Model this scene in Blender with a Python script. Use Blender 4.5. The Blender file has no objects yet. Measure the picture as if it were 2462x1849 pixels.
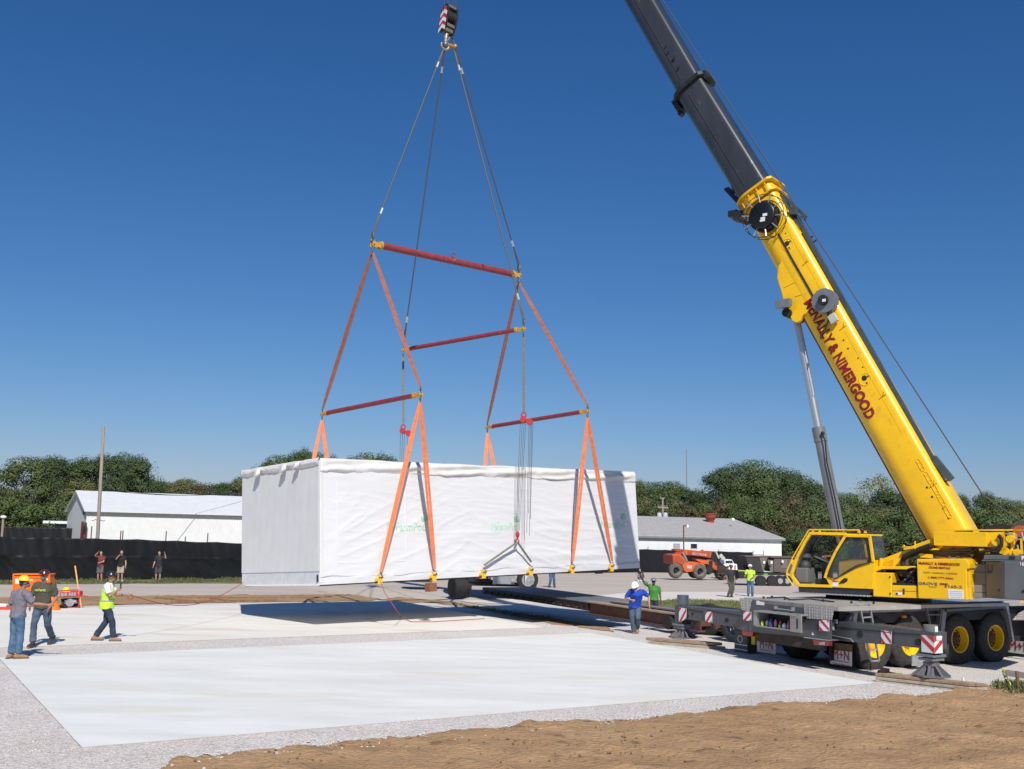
import bpy, bmesh, math, random
from mathutils import Vector as V, Matrix, noise
random.seed(7)
R = math.radians
sc = bpy.context.scene
col = sc.collection
# ------------------------------------------------------------------ camera
PW, PH, FP, PIT, ROL = 2462, 1849, 2500.0, R(7.939), R(1.369)
CO = V((0, 0, 3.15))
def ray(px, py):
    X, Y = px - PW/2, py - PH/2
    c, s = math.cos(-ROL), math.sin(-ROL)
    x, y = (X*c - Y*s)/FP, (X*s + Y*c)/FP
    return V((x, math.cos(PIT) + y*math.sin(PIT), math.sin(PIT) - y*math.cos(PIT)))
def aty(px, py, y):
    r = ray(px, py); return CO + r*(y/r.y)
def atz(px, py, z=0.0):
    r = ray(px, py); return CO + r*((z - CO.z)/r.z)
def onpl(px, py, P, n):
    r = ray(px, py); return CO + r*((P - CO).dot(n)/r.dot(n))
cam = bpy.data.objects.new("camera", bpy.data.cameras.new("camera")); col.objects.link(cam)
fw = ray(PW/2, PH/2).normalized()
rt = (ray(PW/2 + 500, PH/2) - ray(PW/2, PH/2)).normalized()
upv = rt.cross(fw).normalized()
cam.matrix_world = Matrix(((rt.x, upv.x, -fw.x, 0), (rt.y, upv.y, -fw.y, 0), (rt.z, upv.z, -fw.z, CO.z), (0, 0, 0, 1)))
cam.data.sensor_width = 36; cam.data.lens = FP/PW*36; cam.data.clip_end = 6000; cam.data.clip_start = .1
sc.camera = cam
# ------------------------------------------------------------------ light
EL, AZ = R(43.3), R(168)
w = bpy.data.worlds.new("World"); sc.world = w; w.use_nodes = True
nt = w.node_tree; bg = nt.nodes["Background"]
sky = nt.nodes.new("ShaderNodeTexSky"); sky.sky_type = 'NISHITA'; sky.sun_disc = False
sky.sun_elevation = EL; sky.sun_rotation = AZ; sky.air_density = 1.0; sky.dust_density = .35; sky.ozone_density = 3.2
# the deep late-summer blue of the photograph: a per-channel tone curve on the sky radiance
sp = nt.nodes.new("ShaderNodeSeparateColor"); cb = nt.nodes.new("ShaderNodeCombineColor"); nt.links.new(sky.outputs[0], sp.inputs[0])
for i, (gn, pw) in enumerate(((.647, 1.46), (.61, 1.07), (.789, .91))):
    pn = nt.nodes.new("ShaderNodeMath"); pn.operation = 'POWER'; pn.inputs[1].default_value = pw; mn = nt.nodes.new("ShaderNodeMath"); mn.operation = 'MULTIPLY'; mn.inputs[1].default_value = gn*10**(1 - pw)/1.06
    nt.links.new(sp.outputs[i], pn.inputs[0]); nt.links.new(pn.outputs[0], mn.inputs[0]); nt.links.new(mn.outputs[0], cb.inputs[i])
nt.links.new(cb.outputs[0], bg.inputs[0]); bg.inputs[1].default_value = .10
sd = bpy.data.lights.new("sun", 'SUN'); sd.energy = 4.75; sd.angle = R(.53); sd.color = (1, .95, .87)
so = bpy.data.objects.new("sun", sd); col.objects.link(so)
ldir = V((-math.sin(AZ)*math.cos(EL), -math.cos(AZ)*math.cos(EL), -math.sin(EL)))
so.rotation_euler = ldir.to_track_quat('-Z', 'Y').to_euler(); so.location = (0, 0, 60)
vs = sc.view_settings; vs.view_transform = 'Standard'; vs.look = 'None'; vs.exposure = .08; vs.gamma = 1
# ------------------------------------------------------------------ materials
_m = {}
def mat(name, rgb, rough=.6, metal=0., var=.12, vsc=3., bump=0., bsc=30., rgb2=None, coat=0., det=4, coord='Object', stretch=None, bdet=3, alpha=1., trans=0., spot=None, detail=None):
    if name in _m: return _m[name]
    m = bpy.data.materials.new(name); m.use_nodes = True; _m[name] = m
    t = m.node_tree; b = t.nodes["Principled BSDF"]; L = t.links.new
    b.inputs["Roughness"].default_value = rough; b.inputs["Metallic"].default_value = metal
    if coat: b.inputs["Coat Weight"].default_value = coat; b.inputs["Coat Roughness"].default_value = .12
    if trans: b.inputs["Transmission Weight"].default_value = trans
    if alpha < 1: b.inputs["Alpha"].default_value = alpha
    tc = t.nodes.new("ShaderNodeTexCoord"); mp = t.nodes.new("ShaderNodeMapping")
    L(tc.outputs[coord], mp.inputs[0])
    if stretch: mp.inputs["Scale"].default_value = stretch
    n = t.nodes.new("ShaderNodeTexNoise"); n.inputs["Scale"].default_value = vsc; n.inputs["Detail"].default_value = det; n.inputs["Roughness"].default_value = .62
    L(mp.outputs[0], n.inputs["Vector"])
    rp = t.nodes.new("ShaderNodeValToRGB"); rp.color_ramp.elements[0].position = .3; rp.color_ramp.elements[1].position = .7
    c2 = rgb2 or tuple(min(1, c*(1 + var)) for c in rgb); c1 = rgb if rgb2 else tuple(c*(1 - var) for c in rgb)
    rp.color_ramp.elements[0].color = (*c1, 1); rp.color_ramp.elements[1].color = (*c2, 1)
    L(n.outputs["Fac"], rp.inputs[0]); out = rp.outputs[0]
    if spot:   # (rgb, scale, threshold): small spots of another colour
        n2 = t.nodes.new("ShaderNodeTexNoise"); n2.inputs["Scale"].default_value = spot[1]; n2.inputs["Detail"].default_value = 5
        L(mp.outputs[0], n2.inputs["Vector"])
        r2 = t.nodes.new("ShaderNodeValToRGB"); r2.color_ramp.elements[0].position = spot[2]; r2.color_ramp.elements[1].position = min(1, spot[2] + .07)
        L(n2.outputs["Fac"], r2.inputs[0]); mx = t.nodes.new("ShaderNodeMixRGB"); mx.inputs[2].default_value = (*spot[0], 1)
        L(r2.outputs[0], mx.inputs[0]); L(out, mx.inputs[1]); out = mx.outputs[0]
    if detail:   # (scale, strength): fine grain multiplied in
        n4 = t.nodes.new("ShaderNodeTexNoise"); n4.inputs["Scale"].default_value = detail[0]; n4.inputs["Detail"].default_value = 2
        L(mp.outputs[0], n4.inputs["Vector"])
        mr = t.nodes.new("ShaderNodeMapRange"); mr.inputs[1].default_value = .3; mr.inputs[2].default_value = .7; mr.inputs[3].default_value = 1 - detail[1]; mr.inputs[4].default_value = 1 + detail[1]*.6
        L(n4.outputs["Fac"], mr.inputs[0]); mx = t.nodes.new("ShaderNodeMixRGB"); mx.blend_type = 'MULTIPLY'; mx.inputs[0].default_value = 1
        L(out, mx.inputs[1]); L(mr.outputs[0], mx.inputs[2]); out = mx.outputs[0]
    L(out, b.inputs["Base Color"])
    if bump:
        n3 = t.nodes.new("ShaderNodeTexNoise"); n3.inputs["Scale"].default_value = bsc; n3.inputs["Detail"].default_value = bdet
        L(mp.outputs[0], n3.inputs["Vector"])
        bp = t.nodes.new("ShaderNodeBump"); bp.inputs["Strength"].default_value = bump; bp.inputs["Distance"].default_value = .05
        L(n3.outputs["Fac"], bp.inputs["Height"]); L(bp.outputs[0], b.inputs["Normal"])
    return m
def wave_mat(name, rgb, scale, axis='X', rough=.5, metal=0., strength=.4, dist=.03, var=.05, rgb2=None, prof='SIN', dark=0.):
    """ribbed / corrugated / plank metal and cloth"""
    m = mat(name, rgb, rough, metal, var, 1.5, rgb2=rgb2)
    t = m.node_tree; b = t.nodes["Principled BSDF"]; L = t.links.new
    tc = [x for x in t.nodes if x.type == 'TEX_COORD'][0]
    wv = t.nodes.new("ShaderNodeTexWave"); wv.bands_direction = axis; wv.wave_profile = prof; wv.inputs["Scale"].default_value = scale
    wv.inputs["Distortion"].default_value = .3 if prof == 'SIN' else 0
    L(tc.outputs["Object"], wv.inputs["Vector"])
    bp = t.nodes.new("ShaderNodeBump"); bp.inputs["Strength"].default_value = strength; bp.inputs["Distance"].default_value = dist
    L(wv.outputs["Fac"], bp.inputs["Height"]); L(bp.outputs[0], b.inputs["Normal"])
    return m
def tread_mat(name, rgb, sc_=11.):
    m = mat(name, rgb, .42, .2, .15, 4.)
    t = m.node_tree; b = t.nodes["Principled BSDF"]; L = t.links.new
    tc = [x for x in t.nodes if x.type == 'TEX_COORD'][0]
    vo = t.nodes.new("ShaderNodeTexVoronoi"); vo.inputs["Scale"].default_value = sc_; vo.inputs["Randomness"].default_value = .0
    L(tc.outputs["Object"], vo.inputs["Vector"])
    r2 = t.nodes.new("ShaderNodeValToRGB"); r2.color_ramp.elements[0].position = .2; r2.color_ramp.elements[1].position = .45
    r2.color_ramp.elements[0].color = (1, 1, 1, 1); r2.color_ramp.elements[1].color = (0, 0, 0, 1)
    L(vo.outputs["Distance"], r2.inputs[0])
    old = b.inputs["Base Color"].links[0].from_socket
    mx = t.nodes.new("ShaderNodeMixRGB"); mx.inputs[1].default_value = (*[c*.62 for c in rgb], 1); L(r2.outputs[0], mx.inputs[0]); L(old, mx.inputs[2]); L(mx.outputs[0], b.inputs["Base Color"])
    bp = t.nodes.new("ShaderNodeBump"); bp.inputs["Strength"].default_value = .9; bp.inputs["Distance"].default_value = .02
    L(r2.outputs[0], bp.inputs["Height"]); L(bp.outputs[0], b.inputs["Normal"])
    return m
YEL = mat("crane_yellow_paint", (.86, .50, .004), .36, 0, .08, .9, coat=.3, spot=((.76, .435, .006), 4., .60), detail=(16, .04), det=7)
OCH = mat("fitting_ochre", (.52, .30, .05), .5, 0, .2, 12)
YELD = mat("bracket_yellow", (.78, .45, .02), .45, 0, .18, 14.)
GRY = mat("crane_grey_paint", (.058, .062, .068), .38, 0, .14, 2.5, coat=.25, spot=((.17, .16, .14), 12., .66))
GRL = mat("cylinder_grey", (.16, .17, .185), .36, .1, .12, 3, coat=.2)
DKG = mat("dark_steel", (.025, .025, .028), .5, .2, .3, 6)
BLK = mat("black_rubber", (.014, .014, .015), .75, 0, .25, 20, bump=.2, bsc=60)
TYR = mat("dusty_tyre", (.020, .020, .020), .85, 0, .35, 12, bump=.4, bsc=40, rgb2=(.052, .048, .043))
BOOM = mat("boom_dark_grey", (.05, .055, .062), .33, .25, .2, 1.6, coat=.3, spot=((.16, .165, .17), 7., .68), stretch=(1, 1, .35))
CHR = mat("chrome", (.58, .59, .60), .28, .75, .05, 5)
GALV = mat("galvanised", (.46, .47, .49), .42, .7, .15, 12)
TREAD = tread_mat("tread_plate", (.58, .55, .53), 15.)
RED = mat("red_paint", (.42, .02, .02), .45, 0, .15, 6)
WHT = mat("white_paint", (.78, .78, .77), .5, 0, .04, 4)
WARNR = mat("warning_red", (.50, .03, .03), .4, 0, .08, 8)
WARNW = mat("warning_white", (.72, .73, .74), .4, 0, .08, 8)
MARO = mat("maroon_letters", (.22, .012, .02), .5, 0, .1, 8)
GLS = mat("cab_glass", (.10, .12, .13), .06, 0, .05, 2, alpha=.28)
RUST = mat("rust_brown_steel", (.11, .045, .028), .8, 0, .3, 8, rgb2=(.2, .1, .06))
WOOD = mat("timber_mat", (.22, .14, .09), .85, 0, .3, 6, bump=.5, bsc=25, rgb2=(.42, .31, .21), stretch=(.4, 3, 6))
SLNG = mat("orange_sling", (.70, .20, .08), .75, 0, .18, 6, bump=.2, bsc=50)
SLNB = mat("faded_sling", (.29, .105, .07), .8, 0, .2, 6, bump=.2, bsc=50)
BEAM = mat("maroon_beam_paint", (.25, .04, .05), .5, 0, .2, 4, spot=((.5, .22, .16), 9., .66))
STEEL = mat("shackle_steel", (.2, .2, .2), .45, .6, .2, 9)
ROPE = mat("wire_rope", (.09, .085, .08), .6, .3, .2, 30)
SKIN = mat("skin", (.46, .25, .17), .55, 0, .08, 12)
SKIND = mat("tanned_skin", (.30, .15, .09), .55, 0, .08, 12)
SKINB = mat("dark_skin", (.10, .05, .035), .55, 0, .08, 12)
# ------------------------------------------------------------------ object helpers
def tag(o, label=None, cat=None, group=None, kind=None):
    if label: o['label'] = label
    if cat: o['category'] = cat
    if group: o['group'] = group
    if kind: o['kind'] = kind
    return o
def empty(name, loc, label=None, cat=None, group=None, rz=0.):
    o = bpy.data.objects.new(name, None); col.objects.link(o); o.location = loc; o.rotation_euler.z = rz
    o.empty_display_size = .2
    return tag(o, label, cat, group)
def wloc(o):
    p = V((0, 0, 0))
    while o: p += o.location; o = o.parent
    return p
class MB:
    """collects shapes in world (or local) coordinates and links them as one mesh object"""
    def __init__(s): s.v = []; s.f = []; s.mi = []; s.m = 0
    def poly(s, pts):
        k = len(s.v); s.v += [V(p) for p in pts]; s.f.append(tuple(range(k, k + len(pts)))); s.mi.append(s.m); return s
    def faces(s, pts, fs):
        k = len(s.v); s.v += [V(p) for p in pts]
        for f in fs: s.f.append(tuple(i + k for i in f)); s.mi.append(s.m)
        return s
    def prism(s, pts, ext):
        n = len(pts); a = [V(p) for p in pts]; b = [p + V(ext) for p in a]
        fs = [tuple(range(n)), tuple(range(2*n - 1, n - 1, -1))] + [(i, (i + 1) % n + 0, (i + 1) % n + n, i + n)[::-1] for i in range(n)]
        return s.faces(a + b, fs)
    def box(s, c, x, y, z):
        """c corner; x,y,z edge vectors"""
        c, x, y, z = V(c), V(x), V(y), V(z)
        return s.prism([c, c + x, c + x + y, c + y], z)
    def cbox(s, c, sx, sy, sz, ex=(1, 0, 0), ey=(0, 1, 0), ez=(0, 0, 1)):
        ex, ey, ez = V(ex)*sx, V(ey)*sy, V(ez)*sz
        return s.box(V(c) - (ex + ey + ez)/2, ex, ey, ez)
    def bar(s, p, q, w, h, up=(0, 0, 1)):
        p, q = V(p), V(q); a = (q - p); u = V(up); sd_ = a.cross(u)
        if sd_.length < 1e-5: sd_ = a.cross(V((1, 0, 0)))
        sd_.normalize(); u = sd_.cross(a).normalized()
        return s.box(p - sd_*w/2 - u*h/2, sd_*w, u*h, a)
    def lathe(s, c, ax, prof, n=24, ref=None, rj=None, cap=True):
        c, ax = V(c), V(ax).normalized(); r = V(ref) if ref else (V((0, 0, 1)) if abs(ax.z) < .9 else V((1, 0, 0)))
        e1 = (r - ax*r.dot(ax)).normalized(); e2 = ax.cross(e1); pts = []
        for j, (rad, h) in enumerate(prof):
            for i in range(n):
                a = 2*math.pi*i/n; rr = rad + (rj(i, j) if rj else 0)
                pts.append(c + ax*h + (e1*math.cos(a) + e2*math.sin(a))*rr)
        fs = []
        for j in range(len(prof) - 1):
            for i in range(n): fs.append((j*n + i, j*n + (i + 1) % n, (j + 1)*n + (i + 1) % n, (j + 1)*n + i))
        if cap and prof[0][0] > 1e-4: fs.append(tuple(range(n - 1, -1, -1)))
        if cap and prof[-1][0] > 1e-4: fs.append(tuple((len(prof) - 1)*n + i for i in range(n)))
        return s.faces(pts, fs)
    def cyl(s, p, q, r0, r1=None, n=12):
        p, q = V(p), V(q); return s.lathe(p, q - p, [(r0, 0), (r1 if r1 is not None else r0, (q - p).length)], n)
    def tube(s, pts, r, n=8):
        for a, b in zip(pts[:-1], pts[1:]): s.cyl(a, b, r, r, n)
        return s
    def ell(s, c, rx, ry, rz, n=12, m=8, rot=None):
        pts = []; fs = []
        for j in range(m + 1):
            t = math.pi*j/m
            for i in range(n):
                a = 2*math.pi*i/n; p = V((rx*math.sin(t)*math.cos(a), ry*math.sin(t)*math.sin(a), rz*math.cos(t)))
                if rot: p = rot @ p
                pts.append(V(c) + p)
        for j in range(m):
            for i in range(n): fs.append((j*n + i, (j + 1)*n + i, (j + 1)*n + (i + 1) % n, j*n + (i + 1) % n))
        return s.faces(pts, fs)
    def torus(s, c, ax, R_, r, n=24, m=8):
        c, ax = V(c), V(ax).normalized(); ref = V((0, 0, 1)) if abs(ax.z) < .9 else V((1, 0, 0)); e1 = (ref - ax*ref.dot(ax)).normalized(); e2 = ax.cross(e1)
        pts = []; fs = []
        for i in range(n):
            a = 2*math.pi*i/n; d = e1*math.cos(a) + e2*math.sin(a)
            for j in range(m):
                b = 2*math.pi*j/m; pts.append(c + d*(R_ + r*math.cos(b)) + ax*r*math.sin(b))
        for i in range(n):
            for j in range(m): fs.append((i*m + j, i*m + (j + 1) % m, ((i + 1) % n)*m + (j + 1) % m, ((i + 1) % n)*m + j))
        return s.faces(pts, fs)
    def loft(s, rings, cap=True):
        n = len(rings[0]); pts = [p for r in rings for p in r]; fs = []
        for j in range(len(rings) - 1):
            for i in range(n): fs.append((j*n + i, j*n + (i + 1) % n, (j + 1)*n + (i + 1) % n, (j + 1)*n + i))
        if cap: fs += [tuple(range(n - 1, -1, -1)), tuple((len(rings) - 1)*n + i for i in range(n))]
        return s.faces(pts, fs)
    def cut(s): s.cuts = getattr(s, 'cuts', []) + [(len(s.v), len(s.f))]; return s
    def build_each(s, name, m, parent=None, **k):
        """one object per piece marked with cut()"""
        cs = [(0, 0)] + getattr(s, 'cuts', []) + [(len(s.v), len(s.f))]; out = []
        for (v0, f0), (v1, f1) in zip(cs[:-1], cs[1:]):
            if f1 <= f0: continue
            q = MB(); q.v = s.v[v0:v1]; q.f = [tuple(i - v0 for i in f) for f in s.f[f0:f1]]; q.mi = s.mi[f0:f1]; out.append(q.build(name, m, parent, **k))
        return out
    def build(s, name, m, parent=None, smooth=False, bevel=0., local=False, label=None, cat=None, group=None, kind=None, recalc=True):
        me = bpy.data.meshes.new(name)
        if parent is not None: org = V((0, 0, 0)) if local else wloc(parent)
        elif local: org = V((0, 0, 0))
        else:
            c = sum(s.v, V((0, 0, 0)))/len(s.v); org = V((c.x, c.y, min(p.z for p in s.v)))
        me.from_pydata([tuple(p - org) for p in s.v], [], s.f)
        for mm in (m if isinstance(m, (list, tuple)) else [m]): me.materials.append(mm)
        for p, i in zip(me.polygons, s.mi): p.material_index = i
        if recalc: b = bmesh.new(); b.from_mesh(me); bmesh.ops.recalc_face_normals(b, faces=b.faces); b.to_mesh(me); b.free()
        if smooth:
            for p in me.polygons: p.use_smooth = True
            me.set_sharp_from_angle(angle=R(42))
        o = bpy.data.objects.new(name, me); col.objects.link(o)
        if parent is not None: o.parent = parent
        elif not local: o.location = org
        if bevel:
            bv = o.modifiers.new("bevel", 'BEVEL'); bv.width = bevel; bv.segments = 2; bv.limit_method = 'ANGLE'; bv.angle_limit = R(40); bv.harden_normals = False
        return tag(o, label, cat, group, kind)
class PL:
    """a vertical working plane: px() gives the world point where a sight line meets it (or a parallel plane off metres outward)"""
    def __init__(s, P, n): s.P = V(P); s.n = V(n).normalized(); s.e = V((0, 0, 1)).cross(s.n).normalized()
    def px(s, x, y, off=0.): return onpl(x, y, s.P + s.n*off, s.n)
    def poly(s, pts, off=0.): return [s.px(x, y, off) for x, y in pts]
    def slab(s, mb, pts, off=0., th=.03): mb.prism(s.poly(pts, off), -s.n*th); return mb
    def rect(s, mb, x0, y0, x1, y1, off=0., th=.03):
        a = s.px(x0, y0, off); b = s.px(x1, y1, off); e = s.e
        d = (b - a); u = d.dot(e); return mb.box(V((a.x, a.y, b.z)), e*u, V((0, 0, a.z - b.z)), -s.n*th)
def text(body, mt, parent, c, ex, ey, width, height=None, depth=.008, bold=.0, name="lettering", sx=1., space=1.):
    """flat solid lettering centred at c, reading along ex with ey up, fitted to width (and height)"""
    cu = bpy.data.curves.new("t", 'FONT'); cu.body = body; cu.size = 1; cu.extrude = .02; cu.offset = bold; cu.resolution_u = 3; cu.space_character = space
    o = bpy.data.objects.new("t", cu); col.objects.link(o)
    dg = bpy.context.evaluated_depsgraph_get(); me = bpy.data.meshes.new_from_object(o.evaluated_get(dg)); bpy.data.objects.remove(o)
    xs = [v.co.x for v in me.vertices]; ys = [v.co.y for v in me.vertices]
    cx, cy = (min(xs) + max(xs))/2, (min(ys) + max(ys))/2; kx = width/(max(xs) - min(xs)); ky = (height/(max(ys) - min(ys))) if height else kx
    ex, ey = V(ex).normalized(), V(ey).normalized(); n = ex.cross(ey).normalized(); org = wloc(parent) if parent else V(c)
    for v in me.vertices: v.co = V(c) + ex*(v.co.x - cx)*kx + ey*(v.co.y - cy)*ky + n*(depth if v.co.z > 0 else 0) - org
    me.name = name; me.materials.clear(); me.materials.append(mt)
    o = bpy.data.objects.new(name, me); col.objects.link(o)
    if parent: o.parent = parent
    else: o.location = org
    return o
def children(o): return [c for c in bpy.data.objects if c.parent == o]
# ------------------------------------------------------------------ terrain
def ss(a, b, x):
    t = max(0., min(1., (x - a)/(b - a))); return t*t*(3 - 2*t)
C31, S31 = math.cos(R(31.4)), math.sin(R(31.4))
RA, RB = atz(1311, 1508.5), atz(955, 1444.5); RN = (RB - RA).normalized(); RN = V((RN.y, -RN.x, 0))
def rside(x, y): return (V((x, y, 0)) - RA).dot(RN)      # metres to the right of the far pad's edge
def tz(x, y):
    z = -.07 - .012*(max(38., min(y, 135.)) - 38.) 
    q = x*C31 + y*S31
    z -= .02*ss(19.6, 22.6, q)*ss(70, 40, y)*ss(60, 30, x)
    z -= .34*ss(.2, 2.2, (x + 3.6)*.66 - (44 - y)*-.0 + (y - 44)*.5 if False else rside(x, y))*ss(35.5, 39, y)*ss(62, 54, y)*ss(9, 6, x)
    z += 2.9*ss(100, 150, y)*ss(-20, -34, x)
    z += .05*noise.noise(V((x*.07, y*.07, 0)))*ss(5, 20, abs(y - 30))
    return z
def G(px, py, off=0.):
    z = 0.
    for _ in range(12):
        p = atz(px, py, z); z = tz(p.x, p.y) + off
    return atz(px, py, z)
def flat(p): return V((p[0], p[1], 0))
def sheet(name, poly, off, m, step=.5, jag=.06, seg=.3, relief=0., rsc=3., kind='structure', thick=0., zf=None, **k):
    """a draped sheet: poly are world xy corners; edges are broken up by jag"""
    pts = []
    n = len(poly)
    for i in range(n):
        a, b = flat(poly[i]), flat(poly[(i + 1) % n]); L_ = (b - a).length; c = max(1, int(min(L_/seg, 260)))
        nn = (b - a).cross(V((0, 0, 1))).normalized() if L_ > 0 else V((1, 0, 0))
        for j in range(c):
            p = a.lerp(b, j/c)
            if jag: p += nn*jag*(noise.noise(p*1.7)*1.6 + noise.noise(p*6.3)*.9)
            pts.append(p)
    bm = bmesh.new(); bm.faces.new([bm.verts.new(p) for p in pts])
    bmesh.ops.triangulate(bm, faces=bm.faces[:])
    x0, x1 = min(p.x for p in pts), max(p.x for p in pts); y0, y1 = min(p.y for p in pts), max(p.y for p in pts)
    for ax, lo, hi in ((0, x0, x1), (1, y0, y1)):
        v = math.ceil(lo/step)*step
        while v < hi:
            co = V((v, 0, 0)) if ax == 0 else V((0, v, 0)); no = V((1, 0, 0)) if ax == 0 else V((0, 1, 0))
            bmesh.ops.bisect_plane(bm, geom=bm.verts[:] + bm.edges[:] + bm.faces[:], plane_co=co, plane_no=no, dist=1e-5)
            v += step
    for v in bm.verts:
        x, y = v.co.x, v.co.y
        v.co.z = (zf(x, y) if zf else tz(x, y)) + off
        if relief:
            q = V((x, y, 0)); h = noise.fractal(q*rsc, .8, 2.1, 4)
            if relief > .06: u_ = x*.5 + y*.86; w__ = y*.5 - x*.86; h += .9*max(0, 1 - 3.*abs(noise.noise(V((u_*.9, w__*.16, 3.)))))**2 - .5*max(0, noise.noise(V((x*.35, y*.5, 8))))
            v.co.z += relief*(max(-.1, h) + .1) * (0 if v.is_boundary else 1)
    bmesh.ops.recalc_face_normals(bm, faces=bm.faces)
    if bm.faces and sum(f.normal.z for f in bm.faces) < 0: bmesh.ops.reverse_faces(bm, faces=bm.faces)
    me = bpy.data.meshes.new(name); bm.to_mesh(me); bm.free(); me.materials.append(m)
    for p in me.polygons: p.use_smooth = True
    o = bpy.data.objects.new(name, me); col.objects.link(o); tag(o, kind=kind, **k); return o
# ------------------------------------------------------------------ ground materials
GRAVEL = mat("gravel", (.60, .545, .505), .95, 0, .1, .7, bump=.9, bsc=22, rgb2=(.70, .655, .62), det=8, detail=(26, .34), spot=((.85, .83, .81), 34., .66), bdet=4)
LOT = mat("worn_lot", (.44, .375, .315), .95, 0, .1, .25, bump=.3, bsc=14, rgb2=(.53, .465, .40), det=8, detail=(18, .16), stretch=(.35, 1.5, 1))
APRON = mat("pale_concrete", (.66, .60, .545), .9, 0, .07, .4, bump=.15, bsc=20, det=7, detail=(20, .1))
PAD = mat("new_concrete", (.655, .655, .625), .8, 0, .03, .5, rgb2=(.755, .755, .725), det=9, bump=.1, bsc=8, detail=(1.1, .05), spot=((.69, .655, .58), .42, .60), stretch=(.5, 1.6, 1))
PADB = mat("new_concrete_buff", (.68, .645, .58), .8, 0, .03, .5, rgb2=(.755, .735, .68), det=9, bump=.08, bsc=8, detail=(2.2, .05), spot=((.66, .57, .47), .6, .6), stretch=(.45, 1.6, 1))
DIRT = mat("sandy_soil", (.30, .178, .084), .97, 0, .1, .55, bump=1., bsc=13, rgb2=(.44, .28, .145), det=10, detail=(30, .2), spot=((.19, .115, .062), 2.6, .62), bdet=9, stretch=(.7, 1.5, 1))
EARTH = mat("grassy_earth", (.13, .15, .06), .97, 0, .1, .12, rgb2=(.30, .25, .14), det=9, detail=(9, .3))
GRASS = mat("short_grass", (.10, .13, .035), .9, 0, .2, .8, rgb2=(.22, .21, .09), det=8, detail=(14, .4))
# base sheet out to the horizon
xs = [-1800, -900, -500, -300, -200, -150, -110] + [x*2.5 - 90 for x in range(0, 18)] + [x*.5 - 45 for x in range(0, 170)] + [40 + x*2.5 for x in range(0, 25)] + [110, 150, 200, 300, 500, 900, 1800]
ys = [-60, -20, 0] + [4 + x*.5 for x in range(0, 150)] + [79 + x*2.5 for x in range(0, 40)] + [180, 200, 230, 270, 330, 420, 600, 900, 1500, 2500]
me = bpy.data.meshes.new("ground")
me.from_pydata([(x, y, tz(x, y)) for y in ys for x in xs], [], [(j*len(xs) + i, j*len(xs) + i + 1, (j + 1)*len(xs) + i + 1, (j + 1)*len(xs) + i) for j in range(len(ys) - 1) for i in range(len(xs) - 1)])
me.materials.append(EARTH)
for p in me.polygons: p.use_smooth = True
go = bpy.data.objects.new("ground", me); col.objects.link(go); tag(go, kind='structure')
def GL(l): return [G(*p) for p in l]
# paved lot behind the pads
L0 = G(-700, 1405); L1 = G(0, 1404); L2 = G(583, 1400)
lotpoly = [G(-900, 1404), L1, L2, G(900, 1400), G(1060, 1391), G(1300, 1379), G(1543, 1377), G(1900, 1380), G(2462, 1382), V((95, 92, 0)), V((60, 30, 0)), V((20, 28, 0)), V((-14, 30, 0)), V((-75, 28, 0))]
sheet("parking_lot", lotpoly, .014, LOT, step=1., jag=.12, seg=1.)
ap = [G(1080, 1446), G(1440, 1433), G(1560, 1424), G(1740, 1424), G(1830, 1431), G(2000, 1438), G(2200, 1440), G(2300, 1452), G(1900, 1452), G(1760, 1447), G(1600, 1445), G(1500, 1447), G(1440, 1462)]
sheet("concrete_apron", ap, .026, APRON, step=1., jag=.03, seg=.6)
# gravel bed round pads and under crane
gv = [G(-600, 1465), G(-100, 1467), G(553, 1452), G(920, 1441), G(1130, 1462), G(1290, 1450), G(1440, 1466), G(1600, 1466), G(1900, 1473), G(2462, 1473), V((40, 42, 0)), V((45, 18, 0)), V((20, 5, 0)), V((-28, 5, 0)), V((-34, 30, 0))]
sheet("gravel_bed", gv, .05, GRAVEL, step=.5, jag=.10, seg=.3)
# strip of bare soil behind the far pad and its thin tail running right
st = [G(-700, 1441), G(-100, 1441), G(200, 1438), G(553, 1434), G(700, 1434), G(850, 1434), G(955, 1438), G(1090, 1449), G(1000, 1452), G(880, 1448), G(560, 1452), G(300, 1457), G(0, 1464), G(-700, 1470)]
sheet("soil_strip", st, .068, DIRT, step=.5, jag=.16, seg=.3, relief=.05)
tl = [G(1090, 1450), G(1230, 1475), G(1330, 1490), G(1400, 1504), G(1480, 1524), G(1400, 1514), G(1310, 1499), G(1220, 1483), G(1120, 1462), G(1050, 1453)]
sheet("soil_trail", tl, .066, DIRT, step=.5, jag=.10, seg=.15, relief=.02)
tl = [G(1790, 1562), G(1900, 1580), G(1980, 1597), G(2050, 1613), G(2110, 1631), G(2040, 1617), G(1960, 1599), G(1870, 1578)]
sheet("soil_trail", tl, .066, DIRT, step=.5, jag=.09, seg=.12, relief=.02)
# foreground bare soil
dp = [G(395, 1853), G(430, 1838), G(560, 1826), G(700, 1812), G(860, 1796), G(1000, 1781), G(1135, 1766), G(1325, 1751), G(1450, 1743), G(1553, 1738), G(1703, 1719), G(1853, 1703), G(2028, 1693), G(2109, 1686), G(2234, 1679), G(2318, 1665), G(2290, 1652), G(2234, 1641), G(2100, 1625), G(2200, 1632), G(2330, 1652), G(2420, 1660), G(2560, 1690), G(2900, 1780), V((13, 6.2, 0)), V((-3, 6.2, 0))]
sheet("bare_soil", dp, .07, DIRT, step=.14, jag=.07, seg=.07, relief=.07, rsc=1.9)
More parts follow.
